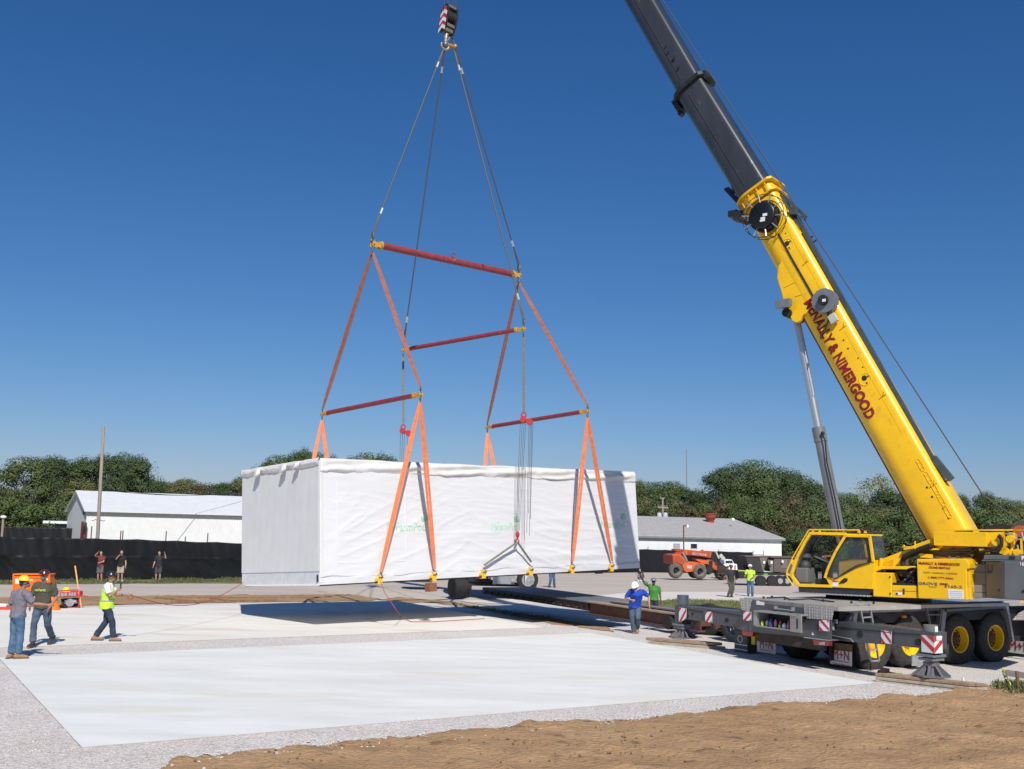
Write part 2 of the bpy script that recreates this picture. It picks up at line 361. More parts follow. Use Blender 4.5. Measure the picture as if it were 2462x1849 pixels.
# pads
def pad(name, c, m):
    me_ = sheet(name, c, 0, m, step=20, jag=0, seg=50, zf=lambda x, y: 0.)
    b = bmesh.new(); b.from_mesh(me_.data)
    r = bmesh.ops.extrude_face_region(b, geom=b.faces[:]); 
    for v in r['geom']:
        if isinstance(v, bmesh.types.BMVert): v.co.z -= .22
    bmesh.ops.recalc_face_normals(b, faces=b.faces); b.to_mesh(me_.data); b.free()
    me_.data.materials.append(mat("concrete_edge", (.36, .33, .29), .9, 0, .15, 5))
    for p in me_.data.polygons:
        p.use_smooth = False
        if abs(p.normal.z) < .5: p.material_index = 1
    return me_
P = [atz(*p) for p in ((197, 1796.5), (2105, 1642.5), (1417, 1522), (-3, 1581))]
pad("concrete_pad", P, PAD)
e1 = (P[1] - P[0]).normalized(); e2 = V((-e1.y, e1.x, 0))
a = atz(1311, 1508.5); b = atz(955, 1444.5); q = atz(0, 1560.5); l = atz(553, 1536.5)
f_ = (a - l).normalized(); q2 = a - f_*26
pad("concrete_pad", [q2, a, b, atz(553, 1452.5), b + (atz(0, 1467.5) - b).normalized()*27], PADB)
# ------------------------------------------------------------------ loose stones and clods (stuff)
def stones(name, n, where, size, m, label, seed=1, sink=.3):
    rn = random.Random(seed); mb = MB(); t = (1 + 5**.5)/2
    ico = [V(p).normalized() for p in ((-1, t, 0), (1, t, 0), (-1, -t, 0), (1, -t, 0), (0, -1, t), (0, 1, t), (0, -1, -t), (0, 1, -t), (t, 0, -1), (t, 0, 1), (-t, 0, -1), (-t, 0, 1))]
    fc = ((0, 11, 5), (0, 5, 1), (0, 1, 7), (0, 7, 10), (0, 10, 11), (1, 5, 9), (5, 11, 4), (11, 10, 2), (10, 7, 6), (7, 1, 8), (3, 9, 4), (3, 4, 2), (3, 2, 6), (3, 6, 8), (3, 8, 9), (4, 9, 5), (2, 4, 11), (6, 2, 10), (8, 6, 7), (9, 8, 1))
    for _ in range(n):
        x, y, off = where(rn); s = size*(.35 + 1.2*rn.random()**3); a = rn.random()*6.3; ca, sa = math.cos(a), math.sin(a)
        sx, sy, sz = s*(.7 + .6*rn.random()), s*(.7 + .6*rn.random()), s*(.45 + .4*rn.random()); z = tz(x, y) + off
        mb.faces([V((x + (p.x*sx*ca - p.y*sy*sa)*(.85 + .3*rn.random()), y + (p.x*sx*sa + p.y*sy*ca), z + p.z*sz + sz*(1 - sink)*.6)) for p in ico], fc)
    return mb.build(name, m, kind='stuff', label=label, cat='stones')
edge = [G(*p) for p in ((430, 1838), (700, 1812), (1000, 1781), (1325, 1751), (1553, 1738), (1853, 1703), (2109, 1686), (2318, 1665))]
def in_poly(x, y, poly):
    c = False; j = len(poly) - 1
    for i in range(len(poly)):
        a, b = poly[i], poly[j]
        if (a.y > y) != (b.y > y) and x < (b.x - a.x)*(y - a.y)/(b.y - a.y) + a.x: c = not c
        j = i
    return c
def near_edge(rn):
    i = rn.randrange(len(edge) - 1); p = edge[i].lerp(edge[i + 1], rn.random()); return p.x + rn.gauss(0, .22), p.y + rn.gauss(0, .22), .07
def in_dirt(rn):
    p = G(rn.uniform(460, 2500), rn.uniform(1700, 1849))
    while not in_poly(p.x, p.y, dp): p = G(rn.uniform(460, 2500), rn.uniform(1700, 1849))
    return p.x, p.y, .085
def in_gravel(rn):
    while True:
        px, py = rn.uniform(-50, 2300), 1560 + 290*rn.random()**.7
        top = 1796.5 - .0802*(px - 197); 
        if py > top + 6 and py < top + 75 or px < 197 and py > 1585 + (px + 3)*1.07: break
    p = G(px, py); return p.x, p.y, .05
STN = mat("pale_stone", (.50, .48, .45), .9, 0, .2, 5, rgb2=(.68, .665, .64)); CLOD = mat("soil_clod", (.15, .09, .05), .95, 0, .3, 6, rgb2=(.27, .175, .10)); STD = mat("grey_stone", (.33, .30, .28), .9, 0, .3, 5, rgb2=(.58, .55, .52))
stones("scattered_gravel", 1500, near_edge, .015, STN, "pale gravel bits spilled along the soil edge", 3)
stones("loose_gravel", 5200, in_gravel, .017, STD, "loose crushed stone lying round the front pad", 4)
stones("soil_clods", 1300, in_dirt, .017, CLOD, "small dark clods over the bare foreground soil", 5)
# ------------------------------------------------------------------ grass (stuff)
def tufts(name, n, poly, h, m, label, seed=2, off=.02):
    rn = random.Random(seed); mb = MB()
    xs_ = [p.x for p in poly]; ys_ = [p.y for p in poly]
    def inside(x, y):
        c = False; j = len(poly) - 1
        for i in range(len(poly)):
            a, b = poly[i], poly[j]
            if (a.y > y) != (b.y > y) and x < (b.x - a.x)*(y - a.y)/(b.y - a.y) + a.x: c = not c
            j = i
        return c
    k = 0
    while k < n:
        x, y = rn.uniform(min(xs_), max(xs_)), rn.uniform(min(ys_), max(ys_))
        if not inside(x, y): continue
        if noise.noise(V((x*.35, y*.35, 3))) < -.18: k += 1; continue
        z = tz(x, y) + off; k += 1
        for _ in range(4):
            a = rn.random()*6.3; hh = h*(.4 + rn.random()); ln = hh*.45; wd = .012 + .008*h/.1
            d = V((math.cos(a), math.sin(a), 0)); s_ = V((-d.y, d.x, 0))*wd; b0 = V((x + rn.gauss(0, .05), y + rn.gauss(0, .05), z))
            mb.poly([b0 - s_, b0 + s_, b0 + d*ln*.5 + V((0, 0, hh*.7)) + s_*.6]).poly([b0 + s_*.6, b0 + d*ln + V((0, 0, hh)), b0 - s_*.6 + d*ln*.4 + V((0, 0, hh*.6))])
    return mb.build(name, m, kind='stuff', label=label, cat='grass')
GB = mat("grass_blades", (.09, .125, .03), .8, 0, .2, 1.5, rgb2=(.24, .23, .10)); GBG = mat("green_blades", (.05, .085, .025), .8, 0, .2, .7, rgb2=(.17, .17, .07))
gp = [G(1440, 1463), G(1500, 1448), G(1600, 1446), G(1760, 1448), G(1960, 1458), G(1960, 1474), G(1700, 1468), G(1560, 1466)]
sheet("grass_verge", gp, .055, GRASS, step=.5, jag=.15, seg=.4)
tufts("verge_grass", 2600, gp, .09, GB, "thin dry grass between apron and trailer rails", 6, .05)
fg = [G(-300, 1394), G(583, 1389), G(1130, 1389), G(1130, 1393), G(900, 1402), G(583, 1403), G(200, 1405), G(-300, 1408)]
sheet("grass_verge", fg, .03, GRASS, step=1, jag=.25, seg=.7)
tufts("fence_grass", 6500, fg, .14, GBG, "green weeds along the foot of the black fence", 7, .02)
cg = [G(2390, 1668), G(2395, 1655), G(2462, 1655), G(2700, 1650), G(2700, 1700), G(2500, 1686), G(2440, 1677)]
tufts("corner_grass", 900, cg, .13, GBG, "green grass patch below the taped plank", 8, .07)
tr_ = [G(1060, 1452), G(1230, 1474), G(1330, 1490), G(1300, 1493), G(1150, 1469)]
tufts("trail_weeds", 90, tr_, .10, GB, "sparse dry weeds on the thin soil trail", 9, .07)
# ------------------------------------------------------------------ trees
def leafy(name, seed, hh, rr, m, n=6500, squat=1., sparse=0., leaf=.27, trunk=.28):
    """local mesh pair: crown of leaf clumps and tapered trunk with limbs, height hh, radius rr"""
    rn = random.Random(seed); mb = MB(); tk = MB(); cl = []; nms = []
    z0 = hh*(.16 if not sparse else .4)
    for _ in range(int(46 + hh*3.2)):
        a = rn.random()*6.283; u = rn.random(); t = rn.random()**.75
        zz = z0 + (hh - z0)*t; prof = math.sin(math.pi*min(1, .12 + .86*t**.9))**.55 * (1 - .25*t)
        r = rr*prof*(.45 + .55*math.sqrt(u))*(.82 + .3*noise.noise(V((a*1.3, t*3, seed*3.7))) + .08) ; c = V((r*math.cos(a), r*math.sin(a), zz - .05*hh)); cl.append((c, (.065 + .085*rn.random()**1.6)*hh*(.8 if sparse else 1)*squat))
    per = max(1, n//len(cl))
    for c, cr in cl:
        k = int(per*(1 - sparse*.5))
        for _ in range(k):
            d = V((rn.gauss(0, 1), rn.gauss(0, 1), rn.gauss(0, 1))).normalized(); p = c + V((d.x, d.y, d.z*.72))*cr*(.72 + .40*rn.random()**.7)
            nrm = (d + V((rn.gauss(0, .33), rn.gauss(0, .33), rn.gauss(0, .33) + .2))).normalized(); s1 = nrm.orthogonal().normalized(); s2 = nrm.cross(s1); a = rn.random()*6.3
            u1 = (s1*math.cos(a) + s2*math.sin(a))*leaf*(.5 + .8*rn.random()); u2 = (s2*math.cos(a) - s1*math.sin(a))*leaf*(.35 + .5*rn.random())
            q = [p - u1*.5, p + u2*.5 - u1*.1, p + u1*.55, p - u2*.45 + u1*.1]
            sm = (d*.85 + (p - V((0, 0, hh*.45))).normalized()*.45 + V((rn.gauss(0, .22), rn.gauss(0, .22), rn.gauss(0, .22) + .12))).normalized()
            if (q[1] - q[0]).cross(q[2] - q[0]).dot(sm) < 0: q.reverse()
            mb.poly(q); nms += [tuple(sm)]*4
    tk.cyl((0, 0, -.6), (0, 0, hh*.35), trunk, trunk*.75, 8); tk.cyl((0, 0, hh*.35), (rr*.08, 0, hh*.8), trunk*.75, trunk*.2, 7)
    for c, cr in cl[:14 if not sparse else 30]:
        b0 = V((0, 0, hh*(.2 + .35*rn.random()))); mid = b0.lerp(c, .5) + V((0, 0, .04*hh)); tk.cyl(b0, mid, trunk*.4, trunk*.22, 6); tk.cyl(mid, c, trunk*.22, trunk*.07, 5)
    me = {}
    root = empty(name, (0, 0, 0)); a_ = mb.build("crown", m, root, local=True, recalc=False)
    for p_ in a_.data.polygons: p_.use_smooth = True
    a_.data.normals_split_custom_set_from_vertices(nms); b_ = tk.build("trunk", BARK, root, local=True, smooth=True)
    return root
BARK = mat("bark", (.10, .075, .055), .9, 0, .3, 5, bump=.5, bsc=12)
def leafm(n, a, b): return mat(n, a, .7, 0, .3, .35, rgb2=b, det=4, detail=(1.6, .14))
LF = [leafm("leaf_dark", (.030, .056, .016), (.066, .104, .030)), leafm("leaf_mid", (.048, .080, .020), (.100, .140, .038)), leafm("leaf_olive", (.070, .082, .026), (.150, .150, .05)),
      leafm("leaf_rusty", (.070, .062, .025), (.125, .100, .042)), leafm("leaf_pale", (.17, .19, .06), (.32, .32, .13))]
protos = {'dark': leafy("cottonwood_tree", 1, 14, 5.2, LF[0], 15000), 'mid': leafy("maple_tree", 2, 14, 5.6, LF[1], 15000), 'dark2': leafy("oak_tree", 3, 14, 6.2, LF[0], 15000, squat=1.15),
          'olive': leafy("willow_tree", 4, 12, 5.5, LF[2], 12000), 'rusty': leafy("shrubby_tree", 5, 9, 5.0, LF[3], 8500, squat=1.2), 'pale': leafy("sparse_tree", 6, 14, 4.8, LF[4], 3600, sparse=.55, leaf=.3, trunk=.2),
          'bush': leafy("bushy_tree", 8, 8, 4.8, LF[1], 8500, squat=1.3)}
PH_ = {'dark': 14, 'mid': 14, 'dark2': 14, 'olive': 12, 'rusty': 9, 'pale': 14, 'bush': 8}
used = set()
LOOK = {'dark': "dark cottonwood", 'mid': "rounded green tree", 'dark2': "broad dark oak", 'olive': "olive willow", 'rusty': "rusty-tinged low tree", 'pale': "sparse yellowish tree", 'bush': "bushy green tree"}
trn = random.Random(11)
def tree(kind, px, top, y, wm, lab, group, base=None):
    P_ = aty(px, top, y); bz = base if base is not None else tz(P_.x, y); h = P_.z - bz
    pr = protos[kind]
    if kind in used:
        r = pr.copy(); col.objects.link(r)
        for ch in children(pr):
            c = ch.copy(); col.objects.link(c); c.parent = r
    else: r = pr; used.add(kind)
    r.location = (P_.x, y, bz); k = h/PH_[kind]/.99; wid = wm/{'dark': 10.4, 'mid': 11.2, 'dark2': 12.4, 'olive': 11, 'rusty': 10, 'pale': 9.6, 'bush': 9.6}[kind]
    r.scale = (wid, wid, k); r.rotation_euler.z = trn.random()*6.3; tag(r, LOOK[kind] + " " + lab, 'tree', group)
GL_, GR_, GM_ = "trees behind the left fence", "trees behind the right lot", "trees seen over the wrapped module"
# left wood
for a in (('mid', 8, 1178, 120, 7, "at the left edge of the picture", GL_), ('mid', 70, 1102, 118, 10, "tallest crown left of the wooden pole", GL_), ('dark', 120, 1100, 124, 9, "between the tallest left crown and the pole", GL_),
          ('dark2', 168, 1110, 128, 9, "just left of the pole top", GL_), ('dark', 215, 1104, 126, 8, "right behind the wooden pole", GL_), ('dark', 262, 1098, 130, 8, "just right of the wooden pole", GL_),
          ('dark2', 305, 1092, 130, 9, "above the left end of the white shed roof", GL_), ('dark', 340, 1103, 127, 7, "at the right end of the tall left group", GL_), ('dark2', 350, 1150, 132, 8, "at the foot of the tall left group", GL_),
          ('bush', 35, 1200, 106, 8, "in front of the left wood by the lamp", GL_), ('bush', 90, 1215, 104, 8, "behind the small grey hut", GL_), ('olive', 195, 1155, 116, 8, "lighter crown left of the white shed gable", GL_),
          ('bush', 150, 1205, 103, 7, "above the hut roof", GL_), ('dark', 20, 1180, 128, 9, "deep in the wood at far left", GL_), ('bush', -30, 1190, 108, 9, "cut by the left picture edge", GL_),
          ('olive', 395, 1162, 190, 13, "far off beyond the white roof, leftmost", GL_), ('olive', 445, 1155, 190, 13, "far off beyond the middle of the white roof", GL_), ('rusty', 495, 1166, 185, 11, "far off over the white roof", GL_),
          ('dark', 545, 1163, 180, 10, "far off beside the wrapped module corner", GL_), ('olive', 585, 1150, 180, 9, "partly hidden by the module's left corner", GL_)): tree(*a)
for a in (('dark', 612, 1128, 140, 5, "leftmost over the module end wall", GM_), ('dark', 640, 1112, 140, 6, "second from left over the module end wall", GM_), ('mid', 672, 1098, 140, 8, "over the middle of the end wall", GM_),
          ('dark', 705, 1090, 140, 6, "left of the far orange sling", GM_), ('dark', 733, 1082, 140, 5, "tallest between the far orange slings", GM_), ('mid', 765, 1092, 140, 6, "over the module corner", GM_), ('dark', 795, 1100, 140, 5, "just right of the module corner", GM_),
          ('dark', 848, 1105, 140, 5, "first of the group right of the corner", GM_), ('mid', 880, 1093, 140, 7, "peak of the group right of the corner", GM_), ('dark', 912, 1096, 140, 6, "near the left chain hoist", GM_), ('dark', 945, 1103, 140, 6, "beside the left near sling", GM_)): tree(*a)
# right wood
for a in (('olive', 1535, 1160, 200, 9, "beside the module's right corner", GR_), ('mid', 1570, 1162, 195, 12, "left of the thin mast", GR_), ('mid', 1610, 1160, 190, 12, "behind the transformer pole", GR_), ('dark', 1645, 1172, 190, 10, "right at the thin mast foot", GR_), ('dark', 1682, 1182, 185, 9, "in the dip right of the mast", GR_),
          ('dark', 1722, 1132, 172, 10, "left shoulder of the biggest clump", GR_), ('dark2', 1765, 1118, 170, 13, "left half of the biggest clump", GR_), ('mid', 1815, 1110, 168, 13, "highest crown of the biggest clump", GR_), ('dark2', 1865, 1128, 172, 12, "right half of the biggest clump", GR_), ('dark', 1915, 1136, 172, 11, "right shoulder of the biggest clump", GR_),
          ('dark', 1958, 1160, 176, 10, "behind the lift cylinder", GR_), ('mid', 2000, 1186, 178, 10, "right of the lift cylinder", GR_), ('mid', 2045, 1188, 180, 11, "left of the sparse yellowish crown", GR_), ('pale', 2108, 1140, 182, 12, "between lift cylinder and boom", GR_), ('dark', 2140, 1180, 172, 12, "dark crown under the sparse yellowish one", GR_), ('dark2', 2190, 1176, 172, 12, "left of the boom foot", GR_),
          ('mid', 2245, 1195, 170, 11, "hidden partly by the boom foot", GR_), ('dark', 2305, 1192, 175, 7, "just right of the boom foot", GR_), ('dark', 2362, 1186, 172, 8, "under the winch rope", GR_), ('mid', 2400, 1198, 170, 10, "right of the winch rope", GR_), ('mid', 2440, 1206, 168, 10, "near the right picture edge", GR_), ('olive', 2490, 1208, 165, 10, "cut by the right picture edge", GR_)): tree(*a)
low = [('olive', 1550, 1200, 165), ('bush', 1590, 1215, 160), ('olive', 1625, 1205, 165), ('rusty', 1665, 1220, 155), ('bush', 1705, 1215, 155), ('rusty', 1735, 1208, 150), ('mid', 1775, 1190, 150), ('bush', 1800, 1222, 146), ('mid', 1835, 1198, 148), ('bush', 1862, 1228, 142),
       ('rusty', 1905, 1195, 146), ('rusty', 1890, 1240, 140), ('bush', 1950, 1215, 142), ('olive', 1990, 1210, 144), ('rusty', 1945, 1255, 138), ('bush', 2030, 1220, 140), ('bush', 2075, 1232, 140), ('olive', 2120, 1222, 142), ('bush', 2160, 1235, 138), ('dark', 2205, 1220, 140), ('bush', 2255, 1228, 138),
       ('olive', 2315, 1230, 140), ('bush', 2360, 1225, 138), ('bush', 2405, 1232, 136), ('olive', 2450, 1228, 138), ('bush', 1925, 1275, 134), ('bush', 2000, 1262, 134), ('rusty', 2065, 1270, 134), ('bush', 2130, 1270, 134), ('bush', 2190, 1265, 134), ('bush', 2500, 1235, 136), ('dark', 1820, 1235, 145), ('dark', 1755, 1240, 150)]
LM = ((1541, "the module's right corner"), (1593, "the transformer pole"), (1645, "the light pole"), (1708, "the red roof vent"), (1763, "the ridge end"), (1822, "the sloping roof end"), (1885, "the warehouse corner"), (1925, "the cab windscreen"), (1975, "the cab roof front"), (2035, "the lift cylinder foot"), (2095, "the cab's rear post"), (2160, "the yellow arm cover"), (2240, "the boom foot"), (2310, "the boom foot's right side"), (2363, "the winch rope"), (2430, "the winch"), (2500, "the right picture edge"))
seen_l = {}
for i, (k, x, t, y) in enumerate(low):
    lx, ln = min(LM, key=lambda q: abs(q[0] - x)); side = "just left of" if x < lx - 9 else "just right of" if x > lx + 9 else "right behind"
    lb = "low in front of the wood, %s %s" % (side, ln)
    if lb + k in seen_l: lb = lb.replace("low in front", "lowest in front")
    seen_l[lb + k] = 1; tree(k, x, t, y, 8.5 + (i*37 % 5)*.6, lb, GR_)
for i, x in enumerate((-60, -20, 25, 62, 100, 140)): tree('bush', x, 1240 - (i % 2)*6, 108, 6, ["in the lowest left thicket at the picture edge", "in the left thicket, leftmost seen whole", "behind the small lamp post", "right of the small lamp post", "left of the grey hut", "hugging the grey hut"][i], GL_)
# ------------------------------------------------------------------ buildings, fences, poles
WSID = wave_mat("white_siding", (.72, .73, .73), 1.5, 'X', .5, 0, .25, .02)
ROOFW = wave_mat("white_metal_roof", (.74, .745, .75), 1.2, 'X', .45, .1, .25, .02)
ROOFG = wave_mat("grey_metal_roof", (.41, .385, .36), .45, 'X', .5, .15, .5, .04, var=.22, rgb2=(.50, .475, .45))
def gable(name, c, ang, Ln, Wd, ez_, rz_, bz, wm, rm, over=.25, **k):
    """c = near eave corner, long side runs along ang"""
    r = empty(name, (c[0], c[1], bz), **k); a = V((math.cos(R(ang)), math.sin(R(ang)), 0)); g = V((-a.y, a.x, 0)); c = V((c[0], c[1], 0)); Z = V((0, 0, 1))
    mb = MB(); 
    pent = [c + Z*bz, c + g*Wd + Z*bz, c + g*Wd + Z*ez_, c + g*Wd/2 + Z*rz_, c + Z*ez_]; mb.prism(pent, a*Ln); mb.build("wall", wm, r)
    rf = MB(); o = -a*over; L_ = a*(Ln + 2*over); sl = (rz_ - ez_)/(Wd/2); th = Z*.12
    for sg in (0, 1):
        e0 = c + Z*(ez_ - sl*over + .02) - g*over if sg == 0 else c + g*(Wd + over) + Z*(ez_ - sl*over + .02)
        p = c + g*Wd/2 + Z*(rz_ + .02 + (.004 if sg else 0)); rf.prism([e0 + o, p + o, p + o + th, e0 + o + th], L_)
    rf.build("roof", rm, r)
    fb = MB(); fb.box(c - g*(over + .06) - a*over + Z*(ez_ - sl*over - .04), a*(Ln + 2*over), g*.05, Z*.08); fb.build("eave_trim", mat("dark_trim", (.10, .11, .12), .5), r)
    return r, a, g
bA, a, g = gable("metal_shed", (-36.2, 90), 30, 30, 12, 3.85, 5.6, -.9, WSID, ROOFW, label="long white metal shed with a low roof behind the black fence", cat="shed")
pl = PL(V((-36.2, 90, 0)), -a)          # gable wall faces left-front
dr = MB(); pl.rect(dr, 196.3, 1256, 206, 1296, .01, .008); d_ = dr.build("door", mat("dark_glass_door", (.06, .06, .07), .3), bA); fr = MB(); pl.rect(fr, 195.7, 1254, 196.2, 1296, .012, .01); pl.rect(fr, 196.3, 1253.8, 206, 1255.2, .012, .01); fr.build("frame", RED, d_)
vt = MB(); pl.rect(vt, 200, 1226, 203, 1237, .05, .06); vt.build("wall_lamp", DKG, bA)
bB, a, g = gable("metal_shed", (31.2, 120), 180 + 20, 34, 0, 0, 0, -1.6, WSID, ROOFG) if False else (None, None, None)
# right building: long side runs left and nearer from its corner
cB = V((31.2, 120, 0)); aB = V((-math.cos(R(20)), -math.sin(R(20)), 0)); gB = V((-math.sin(R(20)), math.cos(R(20)), 0)); Z = V((0, 0, 1))
bB = empty("warehouse", (31.2, 120, -1.6), "low white warehouse with a grey metal roof behind the orange telehandler", "warehouse")
mb = MB(); mb.prism([cB + Z*-1.6, cB + gB*21 + Z*-1.6, cB + gB*21 + Z*2.8, cB + gB*10.5 + Z*4.95, cB + Z*2.8], aB*36); mb.build("wall", WSID, bB)
rf = MB()
for s_ in (0, 1):
    e0 = cB + Z*2.78 - gB*.3 if s_ == 0 else cB + gB*21.3 + Z*2.78; p = cB + gB*10.5 + Z*(5.02 + .004*s_); rf.prism([e0 - aB*.3, p - aB*.3, p - aB*.3 + Z*.1, e0 - aB*.3 + Z*.1], aB*36.6)
rf.build("roof", ROOFG, bB); MB().box(cB - gB*.36 - aB*.3 + Z*2.6, aB*36.6, gB*.05, Z*.2).build("eave_trim", mat("grey_trim", (.2, .21, .22), .5), bB)
plB = PL(cB, -gB)
wn = MB(); plB.rect(wn, 1661, 1307.5, 1676, 1318.5, .02, .02); w_ = wn.build("window", mat("dark_window", (.02, .022, .025), .2), bB); fr = MB(); 
for q in ((1660, 1306.4, 1677, 1307.6), (1660, 1318.5, 1677, 1319.6), (1660, 1307.7, 1661, 1318.4), (1676, 1307.7, 1677, 1318.4)): plB.rect(fr, *q, .05, .05)
fr.build("frame", WHT, w_)
wn = MB(); plB.rect(wn, 1619, 1306.5, 1635, 1320, .03, .05); wn.build("vent_panel", mat("grey_panel", (.36, .37, .38), .6, 0, .2, 8), bB)
ch = MB(); pc = aty(1708, 1252, 126); ch.cyl(pc - Z*1.2, pc + Z*.0, .42, n=12); ch.cyl(pc, pc + Z*.35, .42, .68, 12); ch.cyl(pc + Z*.35, pc + Z*.75, .68, .68, 12); ch.cyl(pc + Z*.75, pc + Z*.9, .7, .4, 12); ch.build("vent_stack", mat("vent_red", (.24, .035, .02), .7, 0, .2, 3), bB)
dm = MB(); dm.ell(aty(1762.5, 1249.5, 124), .2, .2, .22); dm.build("ridge_lamp", WHT, bB)
# hut at far left
ht = aty(112, 1262, 101); hb = empty("small_hut", (ht.x, 101, 0), "small grey hut with a white flat roof left of the white shed", "hut"); zt = aty(112, 1252, 101).z
MB().box((aty(122, 1262, 101).x, 101, .6), V((2.1, 0, 0)), V((0, 2.5, 0)), V((0, 0, zt - .85))).build("wall", mat("grey_boards", (.24, .235, .22), .8, 0, .2, 3), hb)
MB().box((aty(107, 1262, 101).x, 100.6, zt - .25), V((2.9, 0, 0)), V((0, 3.2, 0)), V((0, 0, .25))).build("roof", WHT, hb)
for xx in (145, 151): f = MB(); p = aty(xx, 1263, 100.98); f.box(p, V((.2, 0, 0)), V((0, .04, 0)), V((0, 0, .25))); f.build("window", DKG, hb)
# fences -------------------------------------------------------------
TARP = mat("black_tarp", (.007, .007, .008), .5, 0, .3, 1.2, coat=0)
def proj_x(p):
    d = V(p) - CO; y_ = d.dot(fw); X, Y = d.dot(rt)/y_*FP, -d.dot(upv)/y_*FP
    return PW/2 + X
def tarp_fence(pts, tops, label, amp=.05, seam=None, posts=(), postm=None, name="tarp_fence"):
    """pts ground points, tops top heights; cloth with folds"""
    r = empty(name, pts[0], label, "fence"); mb = MB(); NZ = 26; cols = []
    tot = 0
    for i in range(len(pts) - 1):
        a, b = flat(pts[i]), flat(pts[i + 1]); L_ = (b - a).length; n = int(L_/.13) + 1; nn = (b - a).normalized().cross(V((0, 0, 1)))
        for j in range(n + (i == len(pts) - 2)):
            t = j/n; p = a.lerp(b, t); s_ = tot + L_*t; z0 = tz(p.x, p.y) + .02; z1 = tops[i]*(1 - t) + tops[i + 1]*t + .03*noise.noise(V((s_*.4, 0, 9))) - .04*abs(math.sin(s_*math.pi/2.6))
            c = []
            for k in range(NZ + 1):
                v = k/NZ; slant = s_ + (v*2.2 if v < .55 else v*.7)
                d = amp*(noise.noise(V((slant*2.4, v*1.1, 0)))*1.5 + .5*noise.noise(V((slant*6, v*2.5, 4))))*(.35 + 1.1*math.sin(math.pi*min(1, v*1.8)) if v < .55 else .8)
                if seam and abs(v - .55) < .02: d += .02
                c.append(p + nn*d + V((0, 0, z0 + (z1 - z0)*v)))
            cols.append(c)
        tot += L_
    for i in range(len(cols) - 1): pass
    n = len(cols); vv = [q for c in cols for q in c]; ff = [(i*(NZ + 1) + k, (i + 1)*(NZ + 1) + k, (i + 1)*(NZ + 1) + k + 1, i*(NZ + 1) + k + 1) for i in range(n - 1) for k in range(NZ)]
    mb.faces(vv, ff); o = mb.build("tarp", TARP, r, smooth=True); so_ = o.modifiers.new("s", 'SOLIDIFY'); so_.thickness = .01
    for (px, pt, y) in posts:
        best = min(((a, b) for a, b in zip(pts[:-1], pts[1:])), key=lambda s_: 0 if proj_x(s_[0]) <= px <= proj_x(s_[1]) else 1)
        a, b = flat(best[0]), flat(best[1]); nv = V((0, 0, 1)).cross(b - a).normalized(); q = onpl(px, pt, a + nv*.35, nv); pm = MB(); pm.cyl((q.x, q.y, tz(q.x, q.y)), q, .035, n=8); pm.build("post", postm or RUST, r)
    return r
fl = [G(-260, 1401), G(0, 1397.5), G(300, 1395), G(583, 1392.5), G(900, 1390), G(1010, 1389)]
def topz(px, py, g): return onpl(px, py, V((0, g.y, 0)), V((0, -1, 0))).z
ftop = [topz(-260, 1286, fl[0]), topz(0, 1289.5, fl[1]), topz(300, 1295.5, fl[2]), topz(583, 1305.5, fl[3]), topz(900, 1312, fl[4]), topz(1010, 1316, fl[5])]
posts = [(x, t, fl[2].y + .35) for x, t in ((291, 1276), (296, 1275.5), (400, 1277), (446, 1290), (500, 1282), (203, 1284), (208, 1280), (221, 1265))]
tarp_fence(fl, ftop, "long black tarpaulin fence behind the three onlookers", .075, True, posts)
fr_ = [G(1150, 1382), G(1543, 1376), G(1810, 1378)]; ft2 = [topz(1150, 1312, fr_[0]), topz(1543, 1320, fr_[1]), topz(1811, 1327.5, fr_[2])]
tarp_fence(fr_, ft2, "black tarpaulin fence behind the orange telehandler", .05, False, [(1558, 1314, fr_[1].y - .2), (1728, 1321, fr_[2].y - .2), (1594, 1334, fr_[1].y - .3)])
gt = empty("pipe_gate", G(1810, 1379), "thin grey pipe gate at the end of the right tarpaulin fence", "gate"); yg = G(1810, 1379).y; mb = MB()
for x in (1811, 1836): p = aty(x, 1324, yg); mb.cyl((p.x, p.y, tz(p.x, p.y)), p, .05, n=6)
for y_ in (1333, 1345, 1357): mb.cyl(aty(1811, y_, yg), aty(1836, y_ + .6, yg), .035, n=6)
mb.build("gate_frame", GALV, gt)
f3 = [G(1884, 1352), G(2160, 1350), G(2560, 1352)]; t3 = [topz(1884, 1323, f3[0]), topz(2160, 1322, f3[1]), topz(2560, 1325, f3[2])]
tarp_fence(f3, t3, "far black fence seen through the crane cab", .05, False, [(1915, 1320, f3[0].y), (1960, 1321, f3[0].y)])
y4 = 97.; f4 = [V((aty(-200, 1280, y4).x, y4, 0)), V((aty(178, 1280, y4).x, y4, 0))]; t4 = [aty(0, 1265, y4).z]*2
tarp_fence(f4, t4, "far dark fence in front of the left thicket", .05, False, [(x, 1266, y4 - .3) for x in (42, 98, 130)])
# poles ----------------------------------------------------------------
PW_ = mat("weathered_pole", (.24, .205, .17), .9, 0, .25, 3, bump=.5, bsc=20, rgb2=(.36, .32, .28), stretch=(3, 3, .3))
yb = fl[2].y + 1.2; b0 = onpl(236.5, 1300, V((0, yb, 0)), V((0, -1, 0))); b0 = V((b0.x, yb, tz(b0.x, yb))); t0 = onpl(249.5, 1024, V((0, yb, 0)), V((0, -1, 0)))
up = empty("utility_pole", b0, "tall bare wooden pole behind the left part of the black fence", "pole"); lean = (t0 - b0)
MB().lathe(b0 - Z*.3, lean, [(.115, 0), (.11, lean.length*.5), (.085, lean.length + .25), (.06, lean.length + .3)], 12).build("pole", PW_, up, smooth=True)
q = b0 + lean*.37; 
MB().cyl(q - V((.3, 0, -.1)), q + V((.3, 0, .05)), .02, n=6).build("bracket", STEEL, up)
for s_ in (-1, 1): MB().ell(q + V((.32*s_, -.05, .08)), .09, .09, .07).build("lamp_head", WHT, up)
